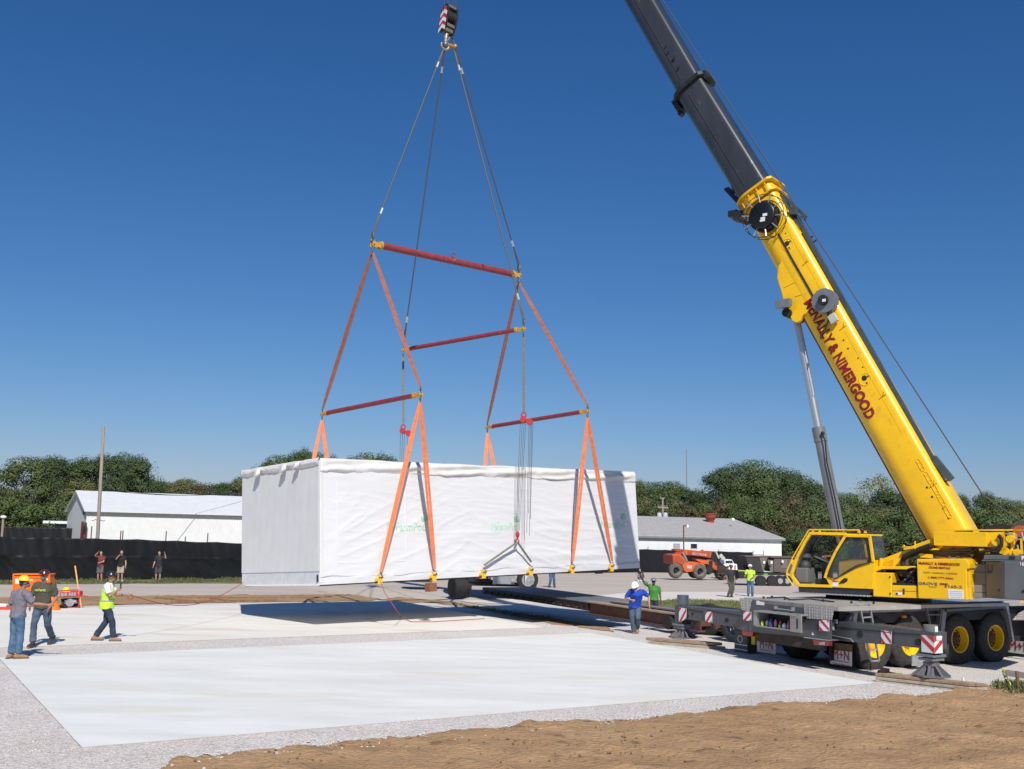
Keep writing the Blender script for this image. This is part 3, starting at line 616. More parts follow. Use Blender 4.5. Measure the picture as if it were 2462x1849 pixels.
MB().cyl(q + Z*.4 - V((.16, 0, 0)), q + Z*.4 + V((.13, 0, .02)), .035, n=8).build("insulator", STEEL, up)
lp = G(6, 1292); lp = V((aty(6, 1280, 75).x, 75, tz(aty(6, 1280, 75).x, 75))); ltop = aty(8, 1246, 75)
l_ = empty("lamp_post", lp, "short post with a white lamp at the left picture edge", "lamp"); MB().cyl(lp, ltop, .09, .08, 8).build("post", PW_, l_); MB().ell(ltop + Z*.08, .22, .2, .12).build("lamp_head", WHT, l_)
yt = 135.; tb = aty(1593, 1250, yt); tt = aty(1593.5, 1196, yt)
tp = empty("transformer_pole", (tb.x, yt, tz(tb.x, yt)), "grey transformer pole above the left of the grey roof", "pole"); MB().cyl((tb.x, yt, tz(tb.x, yt)), tt, .16, .11, 8).build("pole", PW_, tp)
MB().bar(aty(1581, 1219.5, yt), aty(1607, 1220.5, yt), .12, .14).build("crossarm", PW_, tp); MB().bar(aty(1588, 1199, yt), aty(1599, 1197.5, yt), .1, .1).build("crossarm", PW_, tp)
for x in (1583, 1589, 1598, 1604): p = aty(x, 1218, yt); MB().cyl(p, p + Z*.22, .06, .04, 6).build("insulator", STEEL, tp)
for x in (1585, 1599.5): p = aty(x, 1246, yt - .3); MB().lathe(p, Z, [(.26, 0), (.3, .05), (.3, .62), (.22, .7), (0, .72)], 12).build("transformer", mat("transformer_grey", (.5, .52, .54), .5), tp)
ym = 500.; m0 = aty(1652, 1290, ym); m1 = aty(1650.5, 1081, ym); MB().cyl((m0.x, ym, -1.2), m1, .30, .22, 6).build("radio_mast", mat("mast_grey", (.22, .23, .26), .6), label="very thin tall radio mast far behind the right trees", cat="mast")
sl_ = empty("light_pole", G(1644, 1376), "thin rusty light pole with a bent arm before the warehouse roof", "lamp"); yl = 108.
p0 = aty(1644.5, 1292, yl); p1 = aty(1643.5, 1264, yl); p2 = aty(1652, 1263.5, yl); sl_.location = (p0.x, yl, tz(p0.x, yl))
MB().tube([V((p0.x, yl, tz(p0.x, yl))), p1, p2], .07, 6).build("pole", RUST, sl_); MB().ell(aty(1653, 1266, yl), .14, .14, .2).build("lamp_head", WHT, sl_)
# overhead wires across the left
for i, (yA, yB) in enumerate(((1174, 1186), (1177.5, 1184))):
    pa, pb = aty(235, yA, 80), aty(580, yB, 100); n_ = 14; MB().tube([pa.lerp(pb, t/n_) - Z*.35*math.sin(math.pi*t/n_) for t in range(n_ + 1)], .022, 4).build("overhead_wire", DKG, label="thin overhead wire crossing before the left trees, %s" % ("upper one" if i == 0 else "lower one"), cat="wire", group="overhead wires")
# ------------------------------------------------------------------ wrapped module hanging from the crane
PODL, PODW, PODH = 15.234, 4.8925, 3.9
RP = Matrix.Rotation(R(42.94), 3, 'Z') @ Matrix(((math.cos(R(1.517)), 0, -math.sin(R(1.517))), (0, 1, 0), (math.sin(R(1.517)), 0, math.cos(R(1.517))))) @ Matrix.Rotation(R(-3.335), 3, 'X')
OP = V((-5.76, 32.62, 1.32))
def PW3(x, y, z): return OP + RP @ V((x, y, z))
PX, PY, PZ = RP @ V((1, 0, 0)), RP @ V((0, 1, 0)), RP @ V((0, 0, 1))
def podpx(px, py, off=0.):      # sight line on the near long face -> local x,z
    p = onpl(px, py, OP - PY*off, -PY); q = RP.transposed() @ (p - OP); return q.x, q.z
def farpx(px, py, off=0.):
    p = onpl(px, py, OP + PY*(PODW + off), -PY); return p
def nearpx(px, py, off=0.): return onpl(px, py, OP - PY*off, -PY)
WRAP = mat("white_wrap", (.645, .65, .66), .42, 0, .02, .6, bump=.22, bsc=2.6, stretch=(.3, .3, 1.6), bdet=6)
WRAPE = wave_mat("grey_white_panel", (.63, .63, .635), 1.1, 'X', .5, 0, .12, .02, var=.05)
FOLD = mat("wrap_fold_white", (.65, .64, .62), .5, 0, .03, 2, bump=.35, bsc=3, bdet=4)
pod = empty("wrapped_module", PW3(PODL/2, PODW/2, 0), "huge white plastic-wrapped building module hanging above the far pad", "building module")
def rdg(a, b, s_): n_ = 1 - abs(noise.noise(V((a, b, s_))))*2.4; return max(0, n_)**3
def wr(x, z):
    wl_ = 1 - ss(5.2, 7.5, x); wm = ss(4.5, 7, x)*(1 - ss(10.5, 13, x)); wr_ = ss(9.5, 12.5, x); lo = 1 - ss(1.6, 3.3, z)
    d = .011*noise.noise(V((x*.45, z*.8, 3.)))
    d += .020*wl_*rdg(x*.38 + z*.2, z*2.3 - x*.95, 1.)*(.25 + .75*lo)
    d += .022*wm*rdg(x*.30, z*2.1 + x*.42, 5.)*(.2 + .8*lo)
    d += .012*wr_*rdg(x*.35, z*2.3 + x*.12, 9.)
    d += .009*rdg(x*.5, z*3.6 + x*.1, 13.)
    d += .030*math.exp(-((z - .62 - .03*math.sin(x))/.16)**2)*ss(6.5, 9, x)*(1 - ss(12.2, 13.6, x))
    return d + .012
nx, nz = 260, 90; vv = []; ff = []
for j in range(nz + 1):
    for i in range(nx + 1):
        x, z = PODL*i/nx, PODH*j/nz; e = min(1, 6*min(i, nx - i)/nx*3, 8*min(j, nz - j)/nz*3)
        vv.append(PW3(x, -.005 - wr(x, z)*e, z))
for j in range(nz):
    for i in range(nx): ff.append((j*(nx + 1) + i, j*(nx + 1) + i + 1, (j + 1)*(nx + 1) + i + 1, (j + 1)*(nx + 1) + i))
mb = MB(); mb.faces(vv, ff); mb.box(PW3(.01, .004, .02), PX*(PODL - .02), PY*(PODW - .01), PZ*(PODH - .03))
# door-like rectangles showing through as raised frames
for x0, x1, z0, z1 in ((.75, 3.25, .9, 3.2), (3.42, 3.5, 1.0, 3.1), (.75, .80, .6, 3.2)):
    pass
mb.build("wrap", WRAP, pod, smooth=True)
# raised framing telegraphing under the film
fm = MB()
for x0, x1, z0, z1 in ((.62, .66, .5, 3.2), (3.30, 3.36, .9, 2.95), (.62, 3.3, .62, .65)):
    fm.box(PW3(x0, -.032, z0), PX*(x1 - x0), PY*.03, PZ*(z1 - z0))
fm.build("seam_ridge", FOLD, pod, bevel=.012)
cs = MB(); cs.box(PW3(-.012, -.02, .05), PX*.12, PY*.06, PZ*(PODH - .1)); cs.build("corner_trim", FOLD, pod, bevel=.02)
# end wall
ew = MB(); ew.box(PW3(-.012, .06, .42), PX*.02, PY*(PODW - .08), PZ*(PODH - .46)); ew.build("end_wall", WRAPE, pod)
er = MB(); er.box(PW3(-.03, .02, .0), PX*.04, PY*(PODW - .36), PZ*.38); er.build("base_rail", mat("grey_rail", (.62, .63, .65), .45, .1, .08, 4), pod)
er = MB(); er.box(PW3(-.05, .04, -.02), PX*.06, PY*(PODW - .4), PZ*.05); er.build("base_lip", WHT, pod)
lf = MB(); lf.cbox(PW3(-.045, .09, .2), .03, .06, .22, PX, PY, PZ); lf.build("corner_fitting", DKG, pod)
# underside steel
us = MB(); us.box(PW3(.1, .12, -.04), PX*(PODL - .2), PY*.16, PZ*.04); us.box(PW3(.1, PODW - .26, -.04), PX*(PODL - .2), PY*.16, PZ*.04)
for i in range(14): us.box(PW3(.3 + i*1.1, .29, -.035), PX*.1, PY*(PODW - .56), PZ*.03)
us.box(PW3(PODL - .9, .0, -.14), PX*.5, PY*.1, PZ*.04); us.box(PW3(PODL - 2.6, .0, -.14), PX*.35, PY*.1, PZ*.04)
us.build("base_frame", DKG, pod)
# folded hem along the top of the long side and over the end
def hem(n, fn, name, ww):
    vv = []; ff = []; M_ = 12
    for i in range(n + 1):
        for k in range(M_ + 1): vv.append(fn(i/n, k/M_))
    for i in range(n):
        for k in range(M_): ff.append((i*(M_ + 1) + k, (i + 1)*(M_ + 1) + k, (i + 1)*(M_ + 1) + k + 1, i*(M_ + 1) + k + 1))
    m_ = MB(); m_.faces(vv, ff); o = m_.build(name, FOLD, pod, smooth=True); s_ = o.modifiers.new("s", 'SOLIDIFY'); s_.thickness = .012; return o
ties = [.0, .105, .29, .47, .62, .77, .90, 1.]
def hemL(t, v):
    x = PODL*t; nr = min(abs(t - q) for q in ties); seg = [q for q in ties if q <= t + 1e-6][-1]
    bag = min(1, nr*22); sag = .06*bag*math.sin(min(1, (t - seg)/.14)*math.pi) + .05*noise.noise(V((x*1.3, 2, 2)))
    ht = .40 + sag + (.03 if bag < .4 else 0)
    out = .02 + (.085*math.sin(math.pi*v)**.6 + .035*math.sin(v*9 + x*1.1))*(.35 + .65*bag) + .022*noise.noise(V((x*2.2, v*3, 0)))
    return PW3(x, -abs(out) - (.05 if v > .93 else 0)*0, PODH + .02 - ht*v + (.03*noise.noise(V((x*.8, 0, 5)))) )
hem(300, hemL, "top_hem", 1)
def hemE(t, v):
    y = PODW*t; ht = .20 + .05*noise.noise(V((y*1.4, 3, 0))) + .06*abs(math.sin(y*1.8))
    out = .03 + .06*math.sin(math.pi*v) + .02*noise.noise(V((y*4, v*3, 1)))
    return PW3(-abs(out), y, PODH + .04 - ht*v + .05*noise.noise(V((y*1.5, 0, 8))))
hem(90, hemE, "end_hem", 1)
tp_ = MB()
vv = []; ff = []
for j in range(21):
    for i in range(101): x, y = PODL*i/100, PODW*j/20; vv.append(PW3(x, y, PODH + .02 + .03*noise.noise(V((x*.8, y*.8, 4)))))
for j in range(20):
    for i in range(100): ff.append((j*101 + i, j*101 + i + 1, (j + 1)*101 + i + 1, (j + 1)*101 + i))
tp_.faces(vv, ff); tp_.build("top_cover", FOLD, pod, smooth=True)
for y, s_ in ((PODW*.70, 1.), (PODW*.36, .9), (PODW*.20, .7)):
    m_ = MB()
    for k in range(3):
        a0 = PW3(-.10 - .03*k, y + .05*k, PODH + .02 - .02*k); m_.prism([a0, a0 + PY*.16*s_ , a0 + PY*(.12 + .05*k)*s_ - PZ*.32*s_ - PX*.05, a0 - PZ*.25*s_ - PY*.03 - PX*.08], -PX*.03)
    m_.build("wrap_tail", FOLD, pod, bevel=.01)
# lower hem line and strap lines on long face
m_ = MB(); pts = [PW3(x, -.025, .22 + .03*math.sin(x*1.7) + .05*noise.noise(V((x*1.5, 0, 0)))) for x in [PODL*i/120 for i in range(121)]]
m_.tube(pts, .009, 5); m_.build("hem_cord", mat("cord_grey", (.35, .35, .37), .7), pod)
GREEN = mat("logo_green", (.38, .64, .44), .6, 0, .25, 9)
for (xa, xb, ya, yb_) in (((930, 1259), (1022, 1270), 0, 0), ((1180, 1260), (1243, 1267), 0, 0), ((1444, 1255), (1500, 1262), 0, 0)):
    A, B = podpx(*xa), podpx(*xb); cx = (A[0] + B[0])/2; wd = B[0] - A[0]; cz = podpx((xa[0] + xb[0])/2, (xa[1] + xb[1])/2)[1] - .03
    o = text("MiFarmPod", GREEN, pod, PW3(cx, -.075, cz), PX, PZ, wd, .27, .004, name="logo")
    for v in o.data.vertices: q_ = RP.transposed() @ (v.co + wloc(pod) - OP); v.co = PW3(q_.x, -.012 - wr(q_.x, q_.z) - (.004 if q_.y < -.077 else 0), q_.z) - wloc(pod)
    m_ = MB(); bx = B[0] - .05
    for ang, ln in ((95, .26), (60, .24), (130, .22), (20, .18), (160, .14)):
        d = V((math.cos(R(ang)), 0, math.sin(R(ang)))); pr = V((-d.z, 0, d.x)); b0 = V((bx, -.05, cz + .2)); q = [b0, b0 + d*ln*.5 + pr*.05, b0 + d*ln, b0 + d*ln*.5 - pr*.05]
        m_.prism([PW3(*p) for p in q], -PY*.004)
    m_.build("logo", GREEN, pod)
# ------------------------------------------------------------------ rigging
def sling(p, q, wd, m, label, name="lifting_sling", grp=None, offs=None, n=None):
    """a flat round-sling: two webbing legs side by side"""
    p, q = V(p), V(q); mb = MB(); a = (q - p); side = a.cross(V((0, 1, 0))).normalized()*wd
    for sg in (-.5, .5):
        o = side*sg*.55; k = 8; c = [p.lerp(q, t/k) + o*math.sin(math.pi*t/k)**.4 for t in range(k + 1)]
        for u, v_ in zip(c[:-1], c[1:]): mb.bar(u, v_, wd*.48, .035, up=(0, 1, 0))
    return mb.build(name, m, label=label, cat="sling", group=grp)
GB_ = {}
BN = [nearpx(*p) for p in ((908, 1391), (1038, 1383), (1157, 1373), (1270, 1364.5), (1370, 1362.5), (1465, 1362))]
# corner protector brackets (rest against pod, hold the slings)
BL = ["leftmost under the left near sling pair", "second from left, above the brown block", "left one of the hoist sling pair", "right one of the hoist sling pair", "left one of the right near sling pair", "rightmost near the module's right corner"]
for i, p in enumerate(BN):
    q = RP.transposed() @ (p - OP); r = empty("sling_bracket", p, "yellow bracket on the module's bottom edge, " + BL[i], "bracket", "yellow sling brackets")
    mb = MB(); c = PW3(q.x, -.13, .07); mb.cbox(c, .17, .04, .24, PX, PY, PZ); mb.cbox(PW3(q.x, -.06, -.06), .17, .2, .03, PX, PY, PZ); mb.cbox(PW3(q.x, -.09, .20), .07, .08, .10, PX, PY, PZ)
    mb.cbox(PW3(q.x - .11, -.11, .08), .08, .08, .09, PX, PY, PZ); mb.build("bracket_body", YELD, r, bevel=.01)
    s_ = MB(); s_.torus(PW3(q.x + .03, -.16, .20), PX, .07, .018, 14, 6); s_.cyl(PW3(q.x - .06, -.16, .14), PW3(q.x + .11, -.16, .14), .022, n=8); s_.build("shackle", STEEL, r, smooth=True)
BT = [p + PZ*.20 - PY*.17 for p in BN]
NA = nearpx(1011, 948, 1.2); NB = nearpx(1413, 988, 1.2)       # near ends of the two cross beams
FA = farpx(775, 995, .4); FB = farpx(1172, 1027, .4)          # far ends
FA = NA + (FA - NA).normalized()*5.3 if False else FA
def beam(p, q, r_, label, yel=True, loop=False):
    p, q = V(p), V(q); a = (q - p).normalized(); rt_ = empty("spreader_beam", (p + q)/2, label, "spreader beam", "maroon spreader beams")
    m_ = MB(); m_.cyl(p + a*.34, q - a*.34, r_, n=16); m_.build("beam_tube", BEAM, rt_, smooth=True)
    for e, d in ((p, a), (q, -a)):
        m_ = MB(); m_.cyl(e + d*.40, e + d*.31, r_*1.2, n=12); up = V((0, 0, 1)); sd_ = d.cross(up).normalized()
        for sg in (-1, 1): 
            m_.prism([e + d*.34 + up*r_*1.05 + sd_*sg*r_*.5, e + d*.16 + up*r_*.45 + sd_*sg*r_*.5, e - d*.04 + up*r_*.75 + sd_*sg*r_*.5, e - d*.06 - up*r_*.9 + sd_*sg*r_*.5, e + d*.16 - up*r_*.5 + sd_*sg*r_*.5, e + d*.34 - up*r_*1.05 + sd_*sg*r_*.5], sd_*.02*sg)
        m_.cyl(e - sd_*r_, e + sd_*r_, .035, n=8); m_.build("end_fitting", OCH, rt_)
    if loop: m_ = MB(); c = p.lerp(q, .52) + V((0, 0, r_ + .1)); m_.torus(c, a.cross(V((0, 0, 1))), .09, .02, 14, 6); m_.build("pad_eye", BEAM, rt_, smooth=True)
    return rt_
def shackle(c, ax, r_, label):
    m_ = MB(); m_.torus(c, ax, r_, r_*.22, 18, 8); c = V(c); ax = V(ax).normalized(); m_.cyl(c - V((0, 0, r_)) - ax*r_*.5, c - V((0, 0, r_)) + ax*r_*.5, r_*.22, n=8)
    return m_.build("shackle", STEEL, smooth=True, label=label, cat="shackle", group="rigging shackles")
pc = (PW3(PODL/2, PODW/2, 0)); 
def midpx(px, py): return onpl(px, py, PW3(0, PODW/2, 0), -flat(PY))
HK = midpx(1084, 132)
TA, TB = midpx(896, 586), midpx(1247, 662)
beam(TA, TB, .13, "thick maroon spreader beam at the top, sloping down to the right", loop=True)
beam(FA, NA, .085, "faded orange-brown cross beam over the left end of the module"); beam(FB, NB, .085, "maroon cross beam over the right end of the module")
CN, CF = nearpx(1259, 790, 1.2), farpx(970, 841, .4)
beam(CF, CN, .085, "maroon cross beam in the middle, between the two outer cross beams")
for c, nm in ((TA, "at the left end of the thick top beam"), (TB, "at the right end of the thick top beam"), (CN, "at the near end of the middle cross beam"), (CF, "at the far end of the middle cross beam")):
    rr_ = .16 if c in (TA, TB) else .11
    shackle(c + V((0, 0, rr_ + .12)), (1, .3, 0), rr_, "steel shackle above the beam end, " + nm); shackle(c - V((0, 0, rr_ + .1)), (1, .3, 0), rr_*.7, "steel shackle below the beam end, " + nm)
for c, nm in ((NA, "near end of the left cross beam"), (FA, "far end of the left cross beam"), (NB, "near end of the right cross beam"), (FB, "far end of the right cross beam")):
    shackle(c + V((0, 0, .16)), (1, .3, 0), .08, "small shackle above the " + nm); shackle(c - V((0, 0, .16)), (1, .3, 0), .08, "small shackle below the " + nm)
dz = V((0, 0, .27)); g1, g2 = "faded long slings under the top beam", "bright orange slings holding the module"
sling(TA - dz, FA + V((0, 0, .2)), .15, SLNB, "faded sling, top beam's left end to the left cross beam's far end", grp=g1)
sling(TA - dz, NA + V((0, 0, .2)), .15, SLNB, "faded sling, top beam's left end to the left cross beam's near end", grp=g1)
sling(TB - dz, FB + V((0, 0, .2)), .15, SLNB, "faded sling, top beam's right end down left to the right cross beam", grp=g1)
sling(TB - dz, NB + V((0, 0, .2)), .15, SLNB, "faded sling, top beam's right end down right to the right cross beam", grp=g1)
d1 = V((0, 0, .22))
for a, b, t in ((NA, BT[0], "left leg of the left near pair"), (NA, BT[1], "right leg of the left near pair"), (NB, BT[4], "left leg of the right near pair"), (NB, BT[5], "right leg of the right near pair")):
    sling(a - d1, b, .165, SLNG, "bright orange sling across the white long side, " + t, grp=g2)
for (a, px, t) in ((FA, (753, 1104), "left leg over the near corner"), (FA, (788, 1104), "right leg over the near corner"), (FB, (1166, 1122), "left leg over the roof edge's middle"), (FB, (1190, 1122), "right leg over the roof edge's middle")):
    e = farpx(px[0], px[1], .05); d_ = (e - a).normalized(); L_ = (e - a).length; e2_ = a + d_*(L_ + 4.2)
    sling(a - d1, V((e2_.x, e2_.y, e2_.z)), .155, SLNG, "orange sling going down behind the module, " + t, grp=g2)
# hook block
def hookblock():
    r = empty("hook_block", HK + V((0, 0, .9)), "crane hook block with red and white chevrons at the top", "hook block")
    ax = V((math.cos(R(38)), math.sin(R(38)), 0)) ; Zt = (V((0, 0, 1)) + ax*.12).normalized(); ax = (ax - Zt*ax.dot(Zt)).normalized(); f = Zt.cross(ax).normalized(); f = -f if f.y > 0 else f; top = midpx(1077, 14); bot = midpx(1080, 84); H_ = (top - bot).length; c = (top + bot)/2
    def plate(s0, s1, k=1., cut=0):   # side cheek outline in f-Z plane
        hw = .27*k; hh = H_/2*k
        return [c + f*x*hw + Zt*z*hh for x, z in ((-.45, 1), (.45, 1), (.85, .72), (1, .2), (.95, -.5), (.5, -1), (-.5, -1), (-.95, -.5), (-1, .2), (-.85, .72))]
    for s0 in (-.25, .19):
        mb = MB(); mb.prism([p + ax*s0 for p in plate(0, 0)], ax*.06); mb.build("cheek_plate", DKG, r)
    # chevrons on left cheek
    def P2(x, z, o): return c + f*x*.27 + Zt*z*H_/2 + ax*o
    for i, zc in enumerate((.80, .52, .24, -.04, -.32, -.58)):
        mb = MB(); h = .145
        for sg in (-1, 1):
            x1 = sg*(.82 if abs(zc) < .7 else .6); dz_ = -.28*abs(x1)/.82
            mb.prism([P2(0, zc - h, -.255), P2(0, zc + h, -.255), P2(x1, zc + h + dz_, -.255), P2(x1, zc - h + dz_, -.255)], -ax*.006)
        mb.build("chevron_stripe", WARNW if i % 2 else WARNR, r)
    mb = MB()
    for o in (-.12, -.02, .08, .17): mb.lathe(c + Zt*H_*.10 + ax*(o - .05), ax, [(.1, 0), (.25, 0), (.235, .02), (.235, .05), (.25, .07), (.1, .07)], 24); mb.cut()
    mb.build_each("sheave", BLK, r, smooth=True)
    mb = MB(); mb.box(c - Zt*H_*.30 - f*.2 - ax*.19, ax*.38, f*.4, Zt*.12); mb.cut(); mb.box(c + Zt*H_*.40 - f*.16 - ax*.19, ax*.38, f*.32, Zt*.1); mb.cut(); mb.box(c - Zt*H_*.46 - f*.16 - ax*.19, ax*.38, f*.3, Zt*.14); mb.build_each("cross_frame", mat("block_brown_grey", (.14, .12, .10), .6, 0, .2, 8), r)
    mb = MB(); b0 = c - Zt*H_*.5; mb.cyl(b0, b0 - Zt*.22, .085, n=12); hk = [b0 - Zt*.2 + ax*(.0), b0 - Zt*.36 + ax*.12]
    cc = b0 - Zt*.52
    arc = [cc + (ax*math.cos(R(a_)) + Zt*math.sin(R(a_)))*.17 for a_ in range(60, -215, -20)]
    for k in range(len(arc) - 1): mb.cyl(arc[k], arc[k + 1], .075 - .003*k, .075 - .003*(k + 1), 10)
    arc = [cc + (-ax*math.cos(R(a_)) + Zt*math.sin(R(a_)))*.17 for a_ in range(60, -120, -20)]
    mb.cyl(b0 - Zt*.18, arc[0] if False else cc + Zt*.16, .08, .07, 10); mb.build("hook", mat("hook_metal", (.33, .27, .22), .45, .4, .2, 9), r, smooth=True)
    return r, c, ax, f, Zt, H_
hb_, HC, HAX, HF, HZ, HH_ = hookblock()
# master link and shackle bar under the hook
mlr = empty("master_link", HK, "orange-brown master link bar under the hook", "rigging link")
MB().cyl(midpx(1073, 108) , midpx(1094, 114), .085, n=12).build("link_bar", mat("link_orange", (.45, .2, .06), .5, .2, .2, 9), mlr, smooth=True)
for x_, y_ in ((1071, 107), (1095, 113)):
    m_ = MB(); c_ = midpx(x_, y_); m_.cyl(c_ - V((.0, 0, 0)), midpx(1081 if x_ < 1080 else 1086, 90), .04, n=8); m_.ell(c_, .11, .11, .13); m_.build("shackle_arm", STEEL, mlr, smooth=True)
for (x_, y_), e, nm in (((1068, 114), TA + V((0, 0, .42)), "to the top beam's left end"), ((1095, 118), TB + V((0, 0, .42)), "to the top beam's right end"), ((1070, 114), CF + V((0, 0, .32)), "to the far end of the middle beam"), ((1092, 118), CN + V((0, 0, .32)), "to the near end of the middle beam")):
    s_ = midpx(x_, y_); r = empty("rope_sling", s_, "thin steel rope from the hook " + nm, "wire rope", "steel ropes under the hook"); a_ = (e - s_).normalized(); sd_ = a_.cross(V((0, 1, 0))).normalized()*.035
    m_ = MB(); m_.cyl(s_, s_ + a_*.9 + sd_, .022, n=6).cyl(s_, s_ + a_*.9 - sd_, .022, n=6).cyl(s_ + a_*.9, e - a_*.9, .026, n=6).cyl(e - a_*.9, e + sd_, .022, n=6).cyl(e - a_*.9, e - sd_, .022, n=6); m_.build("rope", ROPE, r)
    m_ = MB(); m_.cyl(s_ + a_*.75, s_ + a_*1.0, .05, n=8).cyl(e - a_*1.05, e - a_*.8, .05, n=8); m_.build("ferrule", mat("ferrule", (.62, .62, .64), .35, .7), r)
# middle: grey slings and chain hoists
GSL = mat("grey_green_sling", (.17, .165, .13), .85, 0, .2, 12)
HN = nearpx(1259, 1008, .8); HF_ = farpx(969, 1036, .3)
for a_, b_, t in ((CN, HN, "near one"), (CF, HF_, "far one")):
    mb = MB(); mb.bar(a_ - V((0, 0, .3)), b_ + V((0, 0, .25)), .085, .03, up=(0, 1, 0)); mb.build("hanging_sling", GSL, label="straight grey sling under the middle beam, " + t, cat="sling", group="grey hanging slings")
def hoist(c, low, label, chains):
    r = empty("chain_hoist", c, label, "chain hoist", "red chain hoists"); m_ = MB(); m_.torus(c + V((0, 0, .16)), (0, 1, 0), .085, .025, 14, 6); m_.build("top_hook", RED, r, smooth=True)
    m_ = MB(); m_.cyl(c - V((.02, .13, .0)), c + V((-.02, .13, 0)), .115, n=16); m_.cyl(c + V((.22, -.10, -.09)), c + V((.22, .1, -.09)), .12, n=16); m_.bar(c, c + V((.22, 0, -.09)), .1, .1); m_.build("hoist_body", RED, r, smooth=True)
    for (x0, x1, zl) in chains:
        m_ = MB(); m_.cyl(c + V((x0, 0, -.1)), V((x1, 0, 0)) + V((c.x if zl is not None else low.x, c.y if zl is not None else low.y, (c.z - zl) if zl is not None else low.z + .35)), .008, n=5); m_.build("chain", ROPE, r)
    if low is not None:
        m_ = MB(); m_.ell(low + V((0, 0, .22)), .075, .07, .13); m_.torus(low + V((0, 0, -.02)), (0, 1, 0), .06, .022, 14, 6); m_.cyl(low + V((0, 0, .12)), low + V((0, 0, .03)), .035, n=8); m_.build("bottom_hook", RED, r, smooth=True)
    return r
LOW = nearpx(1244, 1300, .3)
hoist(HN, LOW, "red chain hoist in front of the white long side", [(-.12, -.06, None), (-.05, -.02, None), (.02, .02, None), (.08, .06, None), (.20, .2, 4.1), (.25, .25, 3.4), (.30, .3, 4.2), (.34, .32, 3.6)])
hoist(HF_, None, "red chain hoist seen above the module's roof edge", [(-.1, -.06, 2.2), (-.02, 0, 2.2), (.06, .06, 2.2), (.2, .2, 2.2), (.28, .28, 2.2)])
for b_, t in ((BT[2], "left leg"), (BT[3], "right leg")): 
    mb = MB(); p_ = LOW - V((0, 0, .05)); k = 8
    mb.bar(p_, b_, .075, .03, up=(0, 1, 0)); mb.build("hoist_sling", GSL, label="dark tan sling below the red hoist hook, " + t, cat="sling", group="tan slings under the hoist")
# brown block hanging below second bracket, and the red tag lines
bp_ = nearpx(1036, 1412, .2); mb = MB(); mb.cbox(bp_, .30, .26, .28, PX, PY, PZ); mb.cyl(bp_ + V((0, 0, .13)), BN[1], .012, n=5); mb.build("wood_block", mat("block_brown", (.22, .085, .045), .8, 0, .2, 8), label="brown wooden block dangling below the second yellow bracket", cat="block")
CORD = mat("red_cord", (.35, .05, .05), .7)
pA = BN[0] - PY*.1; pts = [pA]; 
for x_, y_ in ((925, 1425),): pts.append(nearpx(x_, y_, .3))
gp_ = [atz(955, 1470, .5), atz(965, 1482, .12), atz(978, 1490.5, .03), atz(990, 1495, .012), atz(1040, 1495, .012), atz(1106, 1491, .012), atz(1165, 1487.5, .012)]
MB().tube(pts + gp_, .012, 5).build("tag_line", CORD, label="thin red cord from the leftmost bracket down to the far pad", cat="rope")
# ropes from the hook block up to the boom tip are made with the crane
# ------------------------------------------------------------------ mobile crane
Z = V((0, 0, 1)); CE = V((math.cos(R(30)), .5, 0)); CN_ = V((.5, -math.cos(R(30)), 0)); KS = .945; T1 = aty(2105, 1547, 27.6*KS)
def zk(z): return CO.z - (CO.z - z)*KS
def C3(s, w_, z): return V((T1.x, T1.y, 0)) + CE*s*KS + CN_*w_*KS + Z*zk(z)
SP = PL(T1, CN_)                      # carrier side plane
def RPL(s): return PL(T1 + CE*s*KS, -CE) # planes across the carrier
crane = empty("mobile_crane", C3(4, -1.4, -.25), "big yellow mobile crane with dark telescopic boom on four outriggers", "crane")
# carrier chassis
mb = MB(); mb.box(C3(-1.4, -2.2, .35), CE*13, CN_*1.6, Z*.75); mb.box(C3(-1.2, -2.74, .95), CE*12.6, CN_*2.5, Z*.36); mb.build("chassis", DKG, crane)
mb = MB(); mb.box(C3(-1.75, -3.0, 1.33), CE*2.9, CN_*3.2, Z*.10); mb.box(C3(1.15, -2.8, 1.33), CE*9.6, CN_*2.80, Z*.08); mb.build("deck", mat("deck_plate", (.36, .35, .33), .5, .35, .15, 3, rgb2=(.47, .46, .43)), crane)
mb = MB()
for s_, w_, a in ((-1.2, -2.0, .1), (-.6, -1.2, .4), (-.3, -.5, .0), (.2, -.2, .6), (.6, -1.0, .2), (-1.5, -2.5, 0), (-1.0, -2.7, 0)): mb.cyl(C3(s_, w_, 1.43), C3(s_, w_, 1.50), .03, n=6); mb.cut()
mb.tube([C3(-1.3, -2.6, 1.45), C3(-1.0, -2.2, 1.49), C3(-1.2, -1.8, 1.45), C3(-.8, -1.5, 1.49), C3(-.5, -.9, 1.45)], .02, 5); mb.build_each("deck_fitting", DKG, crane)
# rear faces
rp = RPL(-1.75)
m = MB(); rp.slab(m, [(1808, 1441), (1932, 1451.5), (1932, 1479), (1932, 1531), (1996, 1539), (1996, 1490), (1941, 1487.5), (1932, 1479), (1932, 1478), (1800, 1470)], 0, .06) if False else None
m = MB(); rp.slab(m, [(1808, 1441.3), (1932.5, 1452), (1932.5, 1531), (1800, 1519), (1799, 1472)], 0, .05); m.cut(); rp.slab(m, [(1932.7, 1487.2), (1997, 1489.8), (1996.5, 1539), (1932.7, 1531.3)], 0, .05); m.build_each("rear_panel", GRY, crane)
m = MB(); rp.slab(m, [(1777.5, 1438.2), (1808, 1441), (1801, 1470), (1783, 1466)], .012, .05); m.cut(); rp.slab(m, [(1932.8, 1452.4), (2004, 1459), (1997, 1490), (1941, 1487.3), (1932.8, 1479)], .012, .05); m.build_each("tread_panel", TREAD, crane)
m = MB(); rp.slab(m, [(1781, 1466), (1800, 1470), (1799, 1519), (1781, 1516)], -.02, .05); m.build("rear_panel", GRY, crane)
